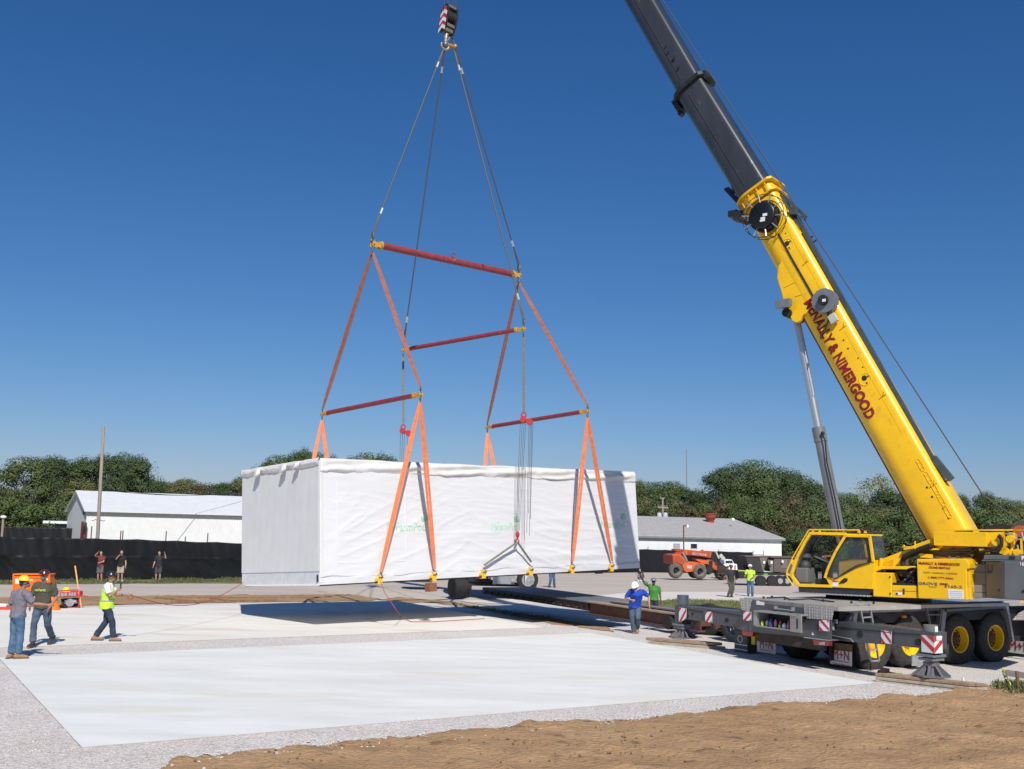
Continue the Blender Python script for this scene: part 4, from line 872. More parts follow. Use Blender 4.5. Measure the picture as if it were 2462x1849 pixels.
m = MB(); rp.slab(m, [(1932, 1532), (1996, 1539.5), (1995, 1541), (1932, 1533.5)], .06, .3); m.build("rear_sill", GALV, crane)
m = MB(); rp.slab(m, [(1861, 1457), (1863, 1457), (1863, 1466), (1861, 1466)], .1, .1); rp.slab(m, [(1902, 1460), (1904, 1460), (1904, 1470), (1902, 1470)], .1, .1); m.cyl(rp.px(1862, 1463, .09), rp.px(1903, 1467.6, .09), .02, n=6); m.build("grab_handle", GALV, crane)
m = MB(); rp.slab(m, [(1818.5, 1444), (1837, 1445.6), (1837, 1455.5), (1818.5, 1453.8)], .006, .008); m.build("sticker", WARNW, crane); m = MB(); rp.slab(m, [(1827, 1444.6), (1837, 1445.4), (1837, 1447), (1827, 1446.2)], .010, .006); m.build("sticker", WARNR, crane)
m = MB(); rp.slab(m, [(1951, 1526), (1953, 1521), (1957, 1527)], .006, .01); m.build("sticker", WARNW, crane)
# side fascia of the deck in tread plate
m = MB(); SP.slab(m, [(2004.5, 1459), (2164, 1454), (2166, 1462), (2004.5, 1467.5)], .03, .05); m.cut(); SP.slab(m, [(2004.5, 1467.8), (2166, 1462.3), (2175, 1470), (2062, 1474.5)], .10, .05); m.cut(); SP.slab(m, [(2415, 1445.5), (2452, 1444.5), (2452, 1454), (2415, 1455)], .04, .05); m.build_each("tread_fascia", TREAD, crane)
m = MB(); SP.slab(m, [(2164.4, 1453), (2415, 1444.8), (2418, 1462), (2176, 1471)], .02, .06); m.build("side_fascia", mat("fascia_shade_grey", (.10, .12, .15), .4, .1, .12, 3), crane)  # shaded stretch of fascia: the shade is put into this blue-grey
m = MB(); SP.slab(m, [(2452.5, 1445), (2500, 1444), (2500, 1454), (2452.5, 1454.5)], .05, .05); m.build("side_fascia", YEL, crane, label="yellow end of the deck edge at the right picture border")
# black panels added behind the wheels to keep light out of the arches
m = MB(); m.box(C3(2.6, -.9, -.1), CE*.03, CN_*.88, Z*1.3); m.cut(); m.box(C3(2.6, -.9, 1.2), CE*3.6, CN_*.88, Z*.03); m.cut(); m.box(C3(-1.1, -.55, .0), CE*12.5, CN_*.04, Z*1.3); m.build_each("light_block_panel", BLK, crane)
# fender pieces
m = MB(); SP.slab(m, [(2062, 1475), (2040, 1494), (2026, 1503), (2050, 1500), (2062, 1476)], .0, .5); m.build("fender", TREAD, crane)
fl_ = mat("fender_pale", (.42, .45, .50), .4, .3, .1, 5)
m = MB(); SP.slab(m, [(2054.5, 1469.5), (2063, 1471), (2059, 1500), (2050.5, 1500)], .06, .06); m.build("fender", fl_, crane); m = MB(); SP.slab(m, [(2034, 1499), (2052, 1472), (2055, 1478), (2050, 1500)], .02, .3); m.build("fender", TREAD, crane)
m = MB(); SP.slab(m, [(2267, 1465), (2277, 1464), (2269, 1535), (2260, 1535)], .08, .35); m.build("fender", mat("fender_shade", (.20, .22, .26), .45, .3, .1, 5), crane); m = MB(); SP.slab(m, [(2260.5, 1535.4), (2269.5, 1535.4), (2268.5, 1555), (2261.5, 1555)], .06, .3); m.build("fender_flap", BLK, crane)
m = MB(); SP.slab(m, [(2276, 1464.8), (2418, 1456.3), (2419, 1462.5), (2277, 1471)], .15, .5); m.build("fender_top", mat("fascia_shade_grey", (0, 0, 0)), crane)
m = MB(); SP.slab(m, [(2418, 1456), (2425, 1457), (2436, 1520), (2439, 1543), (2435, 1544), (2431, 1515), (2423, 1475)], .12, .45); m.build("fender", GALV, crane)
m = MB(); SP.slab(m, [(2462, 1465), (2462, 1491), (2437, 1491)], .0, .05); m.cut(); SP.slab(m, [(2462, 1465), (2530, 1465), (2530, 1491), (2462, 1491)], .0, .05); m.build_each("tread_panel", TREAD, crane)
# wheels
def wheel(parent, c, ax, Rr, wd, rr, rimm, deep=.12, name="wheel", lug=.012, tm=None, n=56, hub=None):
    """c = centre of outer face, ax outward"""
    c = V(c); ax = V(ax).normalized(); mb = MB()
    def rj(i, j): return (lug if (i + (j % 2)) % 2 else -lug) if 4 <= j <= 9 else 0
    mb.lathe(c, ax, [(rr*.98, -wd + .03), (rr*1.05, -wd), (Rr*.86, -wd - .005), (Rr*.96, -wd + .03), (Rr, -wd + .06), (Rr, -wd*.72), (Rr, -wd*.58), (Rr, -wd*.42), (Rr, -wd*.28), (Rr, -.06), (Rr*.96, -.03), (Rr*.86, .005), (Rr*.72, .012), (rr*1.05, 0), (rr*.98, -.03)], n, rj=rj, cap=False)
    t = mb.build(name, tm or TYR, parent, smooth=True)
    rm = MB(); rm.lathe(c, ax, [(rr*1.02, -.015), (rr*1.0, .0), (rr*.93, -.005), (rr*.90, -.04), (rr*.84, -deep*.8), (rr*.80, -deep)] + ([(rr*.42, -deep*1.15), (rr*.40, -deep*.6), (rr*.30, -deep*.35), (0, -deep*.33)] if not hub else [(rr*.78, -deep*1.02)]), 28, cap=False)
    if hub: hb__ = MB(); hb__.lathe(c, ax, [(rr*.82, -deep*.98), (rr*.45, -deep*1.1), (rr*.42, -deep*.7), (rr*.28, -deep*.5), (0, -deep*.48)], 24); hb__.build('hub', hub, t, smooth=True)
    e1_ = ax.cross(Z).normalized(); e2_ = ax.cross(e1_)
    for i in range(10): a_ = 2*math.pi*i/10; p = c + (e1_*math.cos(a_) + e2_*math.sin(a_))*rr*.58 - ax*deep*1.1; rm.cyl(p, p + ax*.05, rr*.045, n=6)
    rm.build("rim", rimm, t, smooth=True)
    return t
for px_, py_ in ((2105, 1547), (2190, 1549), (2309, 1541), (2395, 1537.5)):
    p = SP.px(px_, py_); wheel(crane, V((p.x, p.y, zk(.44))), CN_, .655, .38, .34, YEL, *((.12,) if px_ < 2250 else (.2,)), hub=None if px_ < 2250 else mat('hub_shade_brown', (.075, .032, .012), .7, 0, .2, 9))  # forward hubs: drum brown with the shade there put into the colour
for s_ in (0, 1.45, 3.4, 4.95): wheel(crane, C3(s_, -2.78, .44), -CN_, .655, .40, .36, YEL)
wheel(crane, C3(8.0, 0, .44), CN_, .655, .40, .36, YEL)
# yellow fender bin + lamp between rear wheels
m = MB(); m.cyl(SP.px(2173, 1470, .1), SP.px(2173, 1480, .1), .015, n=5); m.build("lamp_stalk", DKG, crane); m = MB(); m.cyl(SP.px(2169, 1482.5, .1), SP.px(2177.5, 1482.3, .1), .035, n=8); m.build("side_lamp", mat("amber", (.75, .18, .02), .35), crane)
# outrigger beams -----------------------------------------------------
bp = RPL(-1.35)
def warn(pl_, pts, off, st):
    """white plate and red diagonal stripes: pts quad, st list of stripe polygons in 0..1 plate coordinates"""
    m = MB(); pl_.slab(m, pts, off, .012); o = m.build("warning_plate", WARNW, crane)
    A, B, C_, D = [V(p) for p in pl_.poly(pts, off + .004)]
    m = MB()
    for pg in st: m.prism([(A*(1 - x) + B*x)*(1 - y) + (D*(1 - x) + C_*x)*y for x, y in pg], -pl_.n*.003)
    m.build("warning_stripe", WARNR, o)
DR = [[(0, 0), (.28, 0), (1, .72), (1, 1), (.0, .02)], [(0, .55), (0, .9), (.1, 1), (.45, 1)], [(.72, 0), (1, 0), (1, .26)]]     # "\" stripes
DL = [[(1, 0), (1, .3), (.35, 1), (0, 1), (0, .95), (.9, 0)], [(0, 0), (.35, 0), (0, .32)], [(1, .75), (1, 1), (.78, 1)]]       # "/" stripes
def beam_box(name, pts, off, th): m = MB(); bp.slab(m, pts, off, th); return m.build(name, GRY, crane, bevel=.012)
beam_box("outrigger_beam", [(1997, 1492), (2145.5, 1507.7), (2142, 1551), (2051, 1544), (1997, 1537.6)], .04, .50)
beam_box("outrigger_beam", [(2120, 1504.5), (2246.5, 1520.8), (2246, 1562), (2120, 1549)], -.0, .42)
beam_box("outrigger_beam", [(1690, 1462.4), (1782, 1470), (1800, 1471), (1800, 1512), (1780, 1509.5), (1693, 1497)], .04, .50)
beam_box("outrigger_beam", [(1632, 1456.6), (1700, 1463.3), (1700, 1496), (1632, 1486.5)], 0, .42)
m = MB(); m.cyl(bp.px(1999, 1506.5, .05), bp.px(2143, 1521, .05), .012, n=5); m.cyl(bp.px(2147, 1522, .01), bp.px(2213, 1526, .01), .012, n=5); m.cyl(bp.px(1700, 1468, .05), bp.px(1790, 1482, .05), .012, n=5); m.cyl(bp.px(1640, 1463, .01), bp.px(1688, 1471, .01), .012, n=5); m.build("weld_seam", DKG, crane)
m = MB(); m.cyl(bp.px(1999, 1528, .055), bp.px(2045, 1536, .055), .01, n=5); m.cyl(bp.px(2045, 1536, .055), bp.px(2052, 1544, .055), .01, n=5); m.build("weld_seam", GALV, crane)
for x, y, r_ in ((2067, 1525, .085), (2207, 1544, .075), (1747, 1491, .065), (1652, 1481, .06), (1665, 1476, .035), (1782, 1493, .04)):
    m = MB(); c = bp.px(x, y, .045 if x in (2067, 1747) else .005); m.cyl(c, c - bp.n*-.012, r_, n=16); m.build("beam_hole", BLK, crane)
warn(bp, [(1969.5, 1490.8), (1993, 1490.6), (1993, 1518), (1969.5, 1516)], .42, DR)
warn(bp, [(2118, 1515), (2143, 1519), (2142, 1549), (2119, 1545)], .055, DR)
warn(bp, [(1695, 1471), (1711.5, 1470.5), (1711.5, 1496.5), (1696, 1495.5)], .055, DL)
warn(RPL(-1.75), [(1787, 1469.8), (1805.5, 1471), (1805.5, 1492.5), (1787, 1491.5)], .02, DL)
warn(bp, [(1632.5, 1460), (1650, 1463.5), (1649, 1488), (1632, 1497)], .03, DL)
# jack housings
def jack(px_, y0, y1, plate_y, s_w, cup):
    top = bp.px(px_, y0, -.2); bot = bp.px(px_, y1, -.2); c = V((top.x, top.y, 0)); m = MB()
    m.box(c + Z*bot.z - CN_*.17 - CE*.17, CN_*.34, CE*.34, Z*(top.z - bot.z)); o = m.build("jack_housing", GRY, crane, bevel=.01)
    m = MB(); m.box(c + Z*(bot.z - .06) - CN_*.22 - CE*.22, CN_*.44, CE*.44, Z*.06); m.box(c + Z*(bot.z - .14) - CN_*.19 - CE*.19, CN_*.38, CE*.38, Z*.05); m.build("flange", GRL, o)
    m = MB(); m.cyl(c + Z*(top.z + .0), c + Z*(top.z + .17), .15, n=16); m.build("jack_cap", GRL, o, smooth=True)
    fz = bp.px(px_, plate_y, -.2).z; m = MB(); m.cyl(c + Z*(bot.z - .3), c + Z*(bot.z - .12), .13, n=14); m.cyl(c + Z*(fz + .05), c + Z*(bot.z - .3), .085, n=14); m.build("jack_leg", mat("jack_leg_steel", (.30, .27, .25), .35, .6, .2, 8), o, smooth=True)
    m = MB(); m.cyl(c + Z*fz, c + Z*(fz + .035), .42, n=8); m.lathe(c + Z*fz, Z, [(.14, .03), (.12, .22), (.17, .23), (.17, .30), (.1, .31)], 14)
    for i in range(8):
        a_ = i*math.pi/4 + .2; d = V((math.cos(a_), math.sin(a_), 0)); q = d.cross(Z)*.025; b = c + Z*(fz + .035); m.prism([b + d*.1 - q, b + d*.40 - q, b + d*.14 + Z*.22 - q, b + d*.1 + Z*.22 - q], q*2)
    m.build("float_pad", mat("float_grey", (.16, .16, .17), .5, .3, .2, 8), o); return o, c, fz
j1, jc1, jf1 = jack(2237, 1521.5, 1571, 1625, 0, 0)
j2, jc2, jf2 = jack(1642, 1455, 1499, 1533, 0, 0)
m = MB(); m.cyl(jc2 + Z*zk(1.0), jc2 + Z*zk(1.28), .17, n=16); m.build("jack_cap", mat("jack_blue_grey", (.10, .12, .15), .35, .3, .2, 8), j2, smooth=True)
for f in range(1):
    A, B, C_, D = [bp.px(*q, .07) for q in ((2214.5, 1526), (2247, 1529.5), (2247, 1570), (2214.5, 1563))]
bq = bp.px(2247.5, 1529, .02)
def chev(o_, dx, Wd_, up_, mirror, par):
    """chevron half plate"""
    m = MB(); m.prism([o_, o_ + dx*Wd_, o_ + dx*Wd_ - Z*up_, o_ - Z*up_], CE*.012); p_ = m.build("warning_plate", WARNW, crane)
    f = lambda x, y: o_ + dx*Wd_*x - Z*up_*y - nn_*.004
    nn_ = CE if not mirror else CE
    m = MB()
    for pg in par: m.prism([o_ + dx*Wd_*x - Z*up_*y + out*.004 for x, y in pg], -out*.003)
    m.build("warning_stripe", WARNR, p_)
out = -CE
o_ = C3(0, 0, 0); tl_ = bp.px(2214.5, 1526.5, .03); br_ = bp.px(2246.5, 1571, .03); wdt = (V((br_.x, br_.y, 0)) - V((tl_.x, tl_.y, 0))).length; hgt = tl_.z - bp.px(2230, 1569, .03).z
chev(V((tl_.x, tl_.y, tl_.z)), CN_, wdt, hgt, False, [[(0, .0), (0, .30), (1, 1), (1, .68)], [(.42, 0), (1, .40), (1, 0)]])
# side half of the chevron on the jack box end (faces the camera side)
out = CN_; o2 = V((tl_.x, tl_.y, tl_.z)) + CN_*(wdt + .005)
m = MB(); m.prism([o2 + CE*.0, o2 + CE*.27, o2 + CE*.27 - Z*hgt, o2 - Z*hgt], -CN_*.01); pp = m.build("warning_plate", WARNW, crane)
m = MB()
for pg in ([(0, 1), (0, .68), (1, .10), (1, .42)], [(0, .36), (0, 0), (.75, 0)]): m.prism([o2 + CE*.27*x - Z*hgt*y + CN_*.004 for x, y in pg], -CN_*.003)
m.build("warning_stripe", WARNR, pp)
m = MB(); m.box(o2 + CE*.06 - Z*.09 + CN_*.01, CE*.17, Z*.10, CN_*.004); m.build("sticker", WARNW, crane)
m = MB(); c_ = jc1 + Z*zk(1.03); m.box(c_ + CN_*.15 - CE*.05, CE*.10, Z*.12, CN_*.01); m.build("sticker", WARNW, crane)
# far-side and front outriggers (mostly hidden)
for s_ in (6.6,):
    for sg in (0, 1):
        w0 = .0 if sg == 0 else -2.78; d = CN_ if sg == 0 else -CN_; m = MB(); m.box(C3(s_, w0, .5) , d*2.6, CE*.42, Z*.5); m.build("outrigger_beam", GRY, crane, bevel=.01)
        c = C3(s_ + .2, w0, 0) + d*2.7; m = MB(); m.box(c + Z*.4 - CN_*.17 - CE*.17, CN_*.34, CE*.34, Z*.7); m.cyl(c - Z*.1, c + Z*.5, .09, n=10); m.cyl(c - Z*.2, c - Z*.12, .5, n=10); m.build("jack_housing", GRY, crane)
# toolbox on the rear face, open
tp = RPL(-2.15); 
A = tp.px(1823, 1471); Bx = tp.px(1899, 1478.5); Cz = tp.px(1824, 1504); wb = (V((Bx.x, Bx.y, 0)) - V((A.x, A.y, 0))).length; hb2 = A.z - Cz.z; o = V((A.x, A.y, Cz.z))
tbx = MB(); tk_ = .03
tbx.box(o - CN_*tk_, CE*.40, CN_*tk_, Z*hb2); tbx.box(o + CN_*wb, CE*.40, CN_*tk_, Z*hb2); tbx.box(o - CN_*tk_ - Z*tk_, CE*.40, CN_*(wb + 2*tk_), Z*tk_); tbx.box(o + Z*hb2 - CN_*(tk_ + .08) - CE*.06, CE*.46, CN_*(wb + .35), Z*.03); tbx.box(o + CE*.37, CE*.03, CN_*wb, Z*hb2)
ib = MB(); ib.box(o + CE*.35, CE*.015, CN_*wb, Z*hb2); ib.build('box_shade_panel', BLK, crane)  # black panel added at the back to stand for shade inside
tb_ = tbx.build("tool_box", mat("galvanised_box", (.33, .32, .31), .45, .4, .15, 6), crane)
m = MB(); m.prism([o - CN_*.031 - Z*.03, o - CN_*.031 + Z*(hb2 + .03), o - CN_*.14 + Z*(hb2 - .02) - CE*.01, o - CN_*.14 + Z*.0 - CE*.01], -CE*.02); m.build("door_leaf", mat("galvanised_box", (0, 0, 0)), tb_)
m = MB(); m.prism([o + CN_*(wb + .04) - Z*.04, o + CN_*(wb + .04) + Z*(hb2 + .02), o + CN_*(wb + .42) + Z*(hb2 + .06) - CE*.02, o + CN_*(wb + .42) - Z*.04 - CE*.02], -CE*.03); m.build("door_leaf", mat("door_warm_grey", (.30, .26, .24), .5, .2, .2, 5), tb_)
m = MB(); m.box(o + CN_*(wb + .26) + Z*.05 - CE*.05, CE*.02, CN_*.05, Z*(hb2 - .1)); m.build("door_strut", DKG, tb_)
rn = random.Random(4); cols_ = [(.7, .75, .02), (.6, .6, .6), (.2, .22, .3), (.04, .06, .2), (.75, .2, .3), (.8, .15, .02), (.10, .2, .08), (.75, .77, .8), (.35, .03, .03), (.3, .1, .15)]
nm_ = ["rolled yellow cloth", "small grey canister", "grey tin", "dark blue jug", "pink rag", "orange cap", "green bottle", "white spray bottle", "red can", "dull red tin"]
kk = 0
for i, c_ in enumerate(cols_):
    x = wb*(.05 + .092*i); hh = hb2*(.28 + .34*rn.random()); b = o + CN_*(x + .03) + CE*(.06 + .06*(i % 3)) ; m = MB(); r_ = wb*(.034 + .02*rn.random())
    m.lathe(b + Z*.004, Z, [(r_*.9, 0), (r_, .01), (r_, hh*.65), (r_*.5, hh*.85), (r_*.35, hh)], 10)
    m.build("container", mat("tool_%d" % i, c_, .5, 0, .1, 20), smooth=True, label="%s in the crane's open rear tool box" % nm_[i], cat="container", group="things in the open tool box")
m = MB(); m.box(rp.px(1800, 1520), CN_*1.6, CE*.04, -Z*.22) if False else m.box(C3(-1.7, -2.5, .30), CN_*2.2, CE*.1, Z*.3); m.build("rear_crossmember", mat("crossmember_brown", (.045, .035, .025), .9, 0, .3, 6), crane)  # rear crossmember in one very dark brown
# lights
lp_ = RPL(-1.6)
for q in ([(1954, 1537.5), (1993, 1541.5), (1993, 1553), (1957, 1551)], [(1783, 1516), (1810, 1519.5), (1809, 1531), (1785, 1527)]):
    m = MB(); lp_.slab(m, q, .1, .12); o3 = m.build("tail_light", mat("lamp_red", (.42, .008, .008), .25, 0, .1, 9, coat=.6), crane, bevel=.01)
m = MB(); lp_.slab(m, [(1968, 1546), (1983, 1542.5), (1983, 1551), (1969, 1549.5)], .106, .02); m.build("reverse_lens", mat("lens_clear", (.6, .55, .55), .2), crane)
m = MB(); lp_.slab(m, [(1945, 1534), (1955, 1535), (1955, 1547), (1946, 1546)], .08, .1); m.build("light_bracket", GRL, crane)
m = MB(); m.cyl(bp.px(1998, 1493, .12), bp.px(2012, 1494, .12), .05, n=8); m.cyl(bp.px(2001, 1493, .12), bp.px(2003, 1514, .12), .035, n=8); m.cyl(bp.px(1997, 1513, .12), bp.px(2005, 1513, .12), .03, n=6); m.build("locking_pin", GALV, crane)
# mud flaps
fp = RPL(-.95)
for (x0, x1, y0, y1, bt) in ((1996, 2048, 1562, 1600, 1544), (1820, 1864.5, 1541, 1571, 1527)):
    dy = (x1 - x0)*.11; m = MB(); fp.slab(m, [(x0, bt), (x1, bt + dy), (x1, y0 + dy), (x0, y0)], 0, .03); m.build("flap_board", mat("flap_brown", (.12, .08, .05), .8, 0, .25, 6), crane)
    m = MB(); fp.slab(m, [(x0, y0), (x1, y0 + dy), (x1, y1 + dy*.4), (x0, y1 - 4)], .02, .012); o3 = m.build("mud_flap", mat("flap_white", (.52, .50, .50), .6, 0, .08, 4), crane)
    a_, b_ = fp.px(x0 + 7, (y0 + y1)/2 - 6, .03), fp.px(x1 - 7, (y0 + y1)/2 - 2, .03); w__ = (a_ - b_).length; c_ = (a_ + b_)/2 + Z*.02
    t_ = text("M+N", MARO, o3, c_, CN_, Z, w__, w__*.46, .004, .0); t_ = text("CRANE RENTALS", MARO, o3, c_ - Z*w__*.48, CN_, Z, w__, w__*.10, .003)
    m = MB(); m.box(c_ - Z*w__*.32 - CN_*w__*.5 - CE*.012, CN_*w__, Z*.012, CE*.004); m.build("flap_line", MARO, o3)
fp2 = RPL(6.25)
m = MB(); fp2.slab(m, [(2424, 1540), (2500, 1545), (2500, 1578), (2424, 1568)], 0, .012); o3 = m.build("mud_flap", mat("flap_white", (0, 0, 0)), crane)
a_, b_ = fp2.px(2427, 1552, .01), fp2.px(2478, 1555, .01); text("M+N", MARO, o3, (a_ + b_)/2, CN_, Z, (b_ - a_).length, (b_ - a_).length*.42, .004, .0)
# ladders
def ladder(rails, rungs, off, m_, w_=.03, name="ladder"):
    m = MB()
    for a, b in rails: m.bar(SP.px(*a, off), SP.px(*b, off), .035, .05, up=CN_)
    for a, b in rungs: m.bar(SP.px(*a, off), SP.px(*b, off), .03, .05, up=CN_)
    return m.build(name, m_, crane)
ladder([((2066, 1454), (2093, 1590)), ((2090, 1453), (2113, 1588))], [((2074, 1485), (2097, 1483)), ((2088, 1564), (2109, 1561)), ((2092, 1590), (2113.5, 1588))], .32, GALV)
m = MB(); m.cyl(SP.px(2056, 1453, .25), SP.px(2068, 1452, .3), .02, n=6); m.cyl(SP.px(2078, 1453, .25), SP.px(2086, 1450, .3), .02, n=6); m.cyl(SP.px(2086, 1450, .3), SP.px(2092, 1453, .3), .02, n=6); m.build("ladder_hook", GALV, crane)
ladder([((2227, 1462), (2236, 1502)), ((2262, 1465), (2258, 1500))], [((2232, 1478), (2262, 1478)), ((2236, 1502), (2258, 1503))], .12, mat("shade_steel", (.16, .15, .14), .5, .3))
m = MB(); m.bar(SP.px(2192, 1584, .3), SP.px(2229, 1583, .3), .03, .2, up=Z); m.bar(SP.px(2192, 1591, .3), SP.px(2222, 1591.5, .3), .02, .2, up=Z); m.build("wheel_step", GALV, crane)
# ------------------------------------------------------------------ superstructure
TC = V((10.95, 29.95, 0))*KS; U_ = flat(HK) - TC; U_.normalize(); V_ = V((-U_.y, U_.x, 0)); SU = PL(TC, V_)
def us(name, pts, off, th, m_, parent=None, bev=.0, **k): m = MB(); SU.slab(m, pts, off, th); return m.build(name, m_, parent or crane, bevel=bev, **k)
def T3(u, v_, z): return TC + U_*u*KS + V_*v_*KS + Z*zk(z)
m = MB(); m.cyl(T3(0, 0, 1.4), T3(0, 0, 1.78), .95, n=28); m.build("slewing_ring", DKG, crane, smooth=True)
m = MB(); m.box(T3(-2.1, -1.2, 1.74), U_*3.6, V_*2.5, Z*.22); m.build("turntable_frame", DKG, crane)
# engine / machinery houses
us("side_house", [(2099, 1376.5), (2144, 1377.5), (2144, 1436.5), (2099, 1434)], 1.42, .7, YEL, bev=.02)
us("side_house", [(2144.6, 1407), (2206.4, 1408.5), (2206.6, 1438.5), (2144.6, 1436.5)], 1.40, 1.0, YEL, bev=.015)
us("panel_gap", [(2145, 1420), (2206, 1422), (2206, 1422.7), (2145, 1420.7)], 1.405, .01, DKG)
us("engine_recess", [(2130, 1364), (2206, 1364), (2206, 1408), (2130, 1408)], .9, .5, BLK)
m = MB(); rn = random.Random(5)
for i in range(14): a_ = SU.px(rn.uniform(2148, 2202), rn.uniform(1372, 1404), .95); b_ = SU.px(rn.uniform(2148, 2202), rn.uniform(1372, 1404), 1.0); m.cyl(a_, b_, .02 + .02*rn.random(), n=6)
m.build("engine_pipes", mat("pipe_grey", (.10, .09, .08), .5, .3, .3, 20), crane)
m = MB()
for i in range(8): p = SU.px(rn.uniform(2150, 2200), rn.uniform(1374, 1400), 1.05); m.ell(p, .03, .03, .03, 6, 4)
m.build("engine_fitting", GALV, crane)
house = us("engine_house", [(2203.8, 1344), (2318, 1343), (2325, 1346), (2330, 1355), (2330, 1367.2), (2323.5, 1368.5), (2326, 1443), (2207.4, 1438.8)], 1.46, 1.1, YEL, bev=.02)
us("house_end_panel", [(2323.8, 1369), (2333, 1369), (2334, 1442), (2326.2, 1443)], 1.2, .8, YEL)  # plain yellow end piece set behind the house front
for (x, y) in ((2140, 1387), (2141, 1427)): m = MB(); c_ = SU.px(x, y, 1.425); m.cyl(c_, c_ + V_*.015, .02, n=8); m.build("bolt", DKG, crane)
m = MB(); SU.slab(m, [(2171, 1415), (2174.5, 1415), (2174, 1425), (2175, 1428), (2171, 1428), (2172, 1421)], 1.42, .02); m.build("latch", DKG, crane)
us("sticker", [(2153, 1423.6), (2168, 1424.4), (2168, 1431.5), (2153, 1430.5)], 1.41, .008, WARNW); us("sticker", [(2154, 1424.6), (2158.5, 1424.8), (2158.5, 1430.2), (2154, 1429.8)], 1.415, .006, mat("flag_blue", (.03, .04, .12), .5))
EU = -U_
def btext(s_, x0, x1, y, hpx, m_, bold=.02, off=1.466, space=1.):
    a_, b_ = SU.px(x0, y, off), SU.px(x1, y, off); wd = (b_ - a_).dot(EU); hgt = SU.px((x0 + x1)/2, y - hpx/2, off).z - SU.px((x0 + x1)/2, y + hpx/2, off).z
    return text(s_, m_, house, (a_ + b_)/2, EU, Z, wd, hgt, .004, bold, space=space)
DRK = mat("dark_letters", (.10, .035, .01), .5); GYL = mat("slate_letters", (.13, .13, .12), .45); REDL = mat("red_letters", (.29, .010, .016), .45)
btext("McNALLY & NIMERGOOD", 2209, 2308, 1355.5, 6.6, REDL, .03); btext("CRANE RENTALS", 2233, 2284.5, 1365, 5.2, REDL, .02)
btext("FLINT • SAGINAW • LANSING", 2221, 2302, 1377.6, 3.6, mat("ochre_letters", (.30, .17, .02), .5), 0); btext("1-989-777-3361", 2231.5, 2292, 1389.5, 5., REDL, .02)
btext("GROVE", 2208.5, 2253.5, 1403.2, 6.6, GYL, .02, space=1.05); btext("GMK", 2259, 2281, 1404.2, 4.8, REDL, .02); btext("5165-2", 2271, 2313, 1410.4, 6.0, GYL, .015)
btext("Manitowoc", 2234, 2252, 1410.7, 2., DRK, 0)
plq = us("notice_plate", [(2278.5, 1416.5), (2316.5, 1418.5), (2317, 1441), (2280.5, 1439.5)], 1.466, .008, WARNW, house)
for i, y in enumerate((1421.5, 1426.5, 1431.3, 1436)):
    us("notice_line", [(2284 if i % 3 else 2287, y), (2313, y + .8), (2313, y + 1.6), (2284, y + .8)], 1.470, .004, mat("notice_grey", (.36, .40, .50), .6), plq)
# arm cover rising from cab to the boom foot
us("arm_cover", [(2104, 1350), (2169, 1325), (2200, 1309), (2243.5, 1293.5), (2243.5, 1306.5), (2215, 1316), (2193, 1331), (2172, 1340), (2169, 1350), (2169, 1362), (2122, 1362), (2104, 1358)], .95, .5, YEL, bev=.02)
us("arm_cover", [(2098, 1361.5), (2185, 1361.5), (2189, 1364.5), (2180, 1369), (2120, 1368.5), (2098, 1376)], 1.30, .6, YEL, bev=.01)
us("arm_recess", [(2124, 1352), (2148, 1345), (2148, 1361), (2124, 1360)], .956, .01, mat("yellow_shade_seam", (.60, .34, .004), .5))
m = MB(); m.cyl(SU.px(2118, 1360, 1.2), SU.px(2118, 1342, 1.2), .045, n=10); m.cyl(SU.px(2200, 1309, .9), SU.px(2200, 1301, .9), .02, n=6); m.cyl(SU.px(2174, 1318, .9), SU.px(2173, 1310, .9), .02, n=6); m.cyl(SU.px(2171, 1315, .9), SU.px(2200, 1318, 1.1), .03, n=6); m.build("arm_fitting", YEL, crane)
m = MB(); m.prism([SU.px(2173, 1318.5, .8), SU.px(2200, 1314.5, .8), SU.px(2200, 1318, 1.1), SU.px(2173, 1322, 1.1)], Z*.03); m.build("step_plate", YEL, crane)
tcrv = [SU.px(*q, 1.0) for q in ((2172, 1362), (2170, 1350), (2174, 1341), (2192, 1333), (2215, 1322), (2240, 1313))]
m = MB(); m.tube(tcrv, .07, 8); m.cut(); m.tube([p + V_*.12 + Z*.03 for p in tcrv[2:]], .05, 8); m.cut(); m.tube([SU.px(*q, 1.1) for q in ((2395, 1327), (2405, 1318), (2409, 1305), (2407, 1292), (2400, 1287))], .045, 8); m.cut(); m.tube([SU.px(*q, 1.1) for q in ((2355, 1327), (2380, 1324), (2397, 1318), (2404, 1312))], .035, 8); m.build_each("hydraulic_hose", BLK, crane, smooth=True)
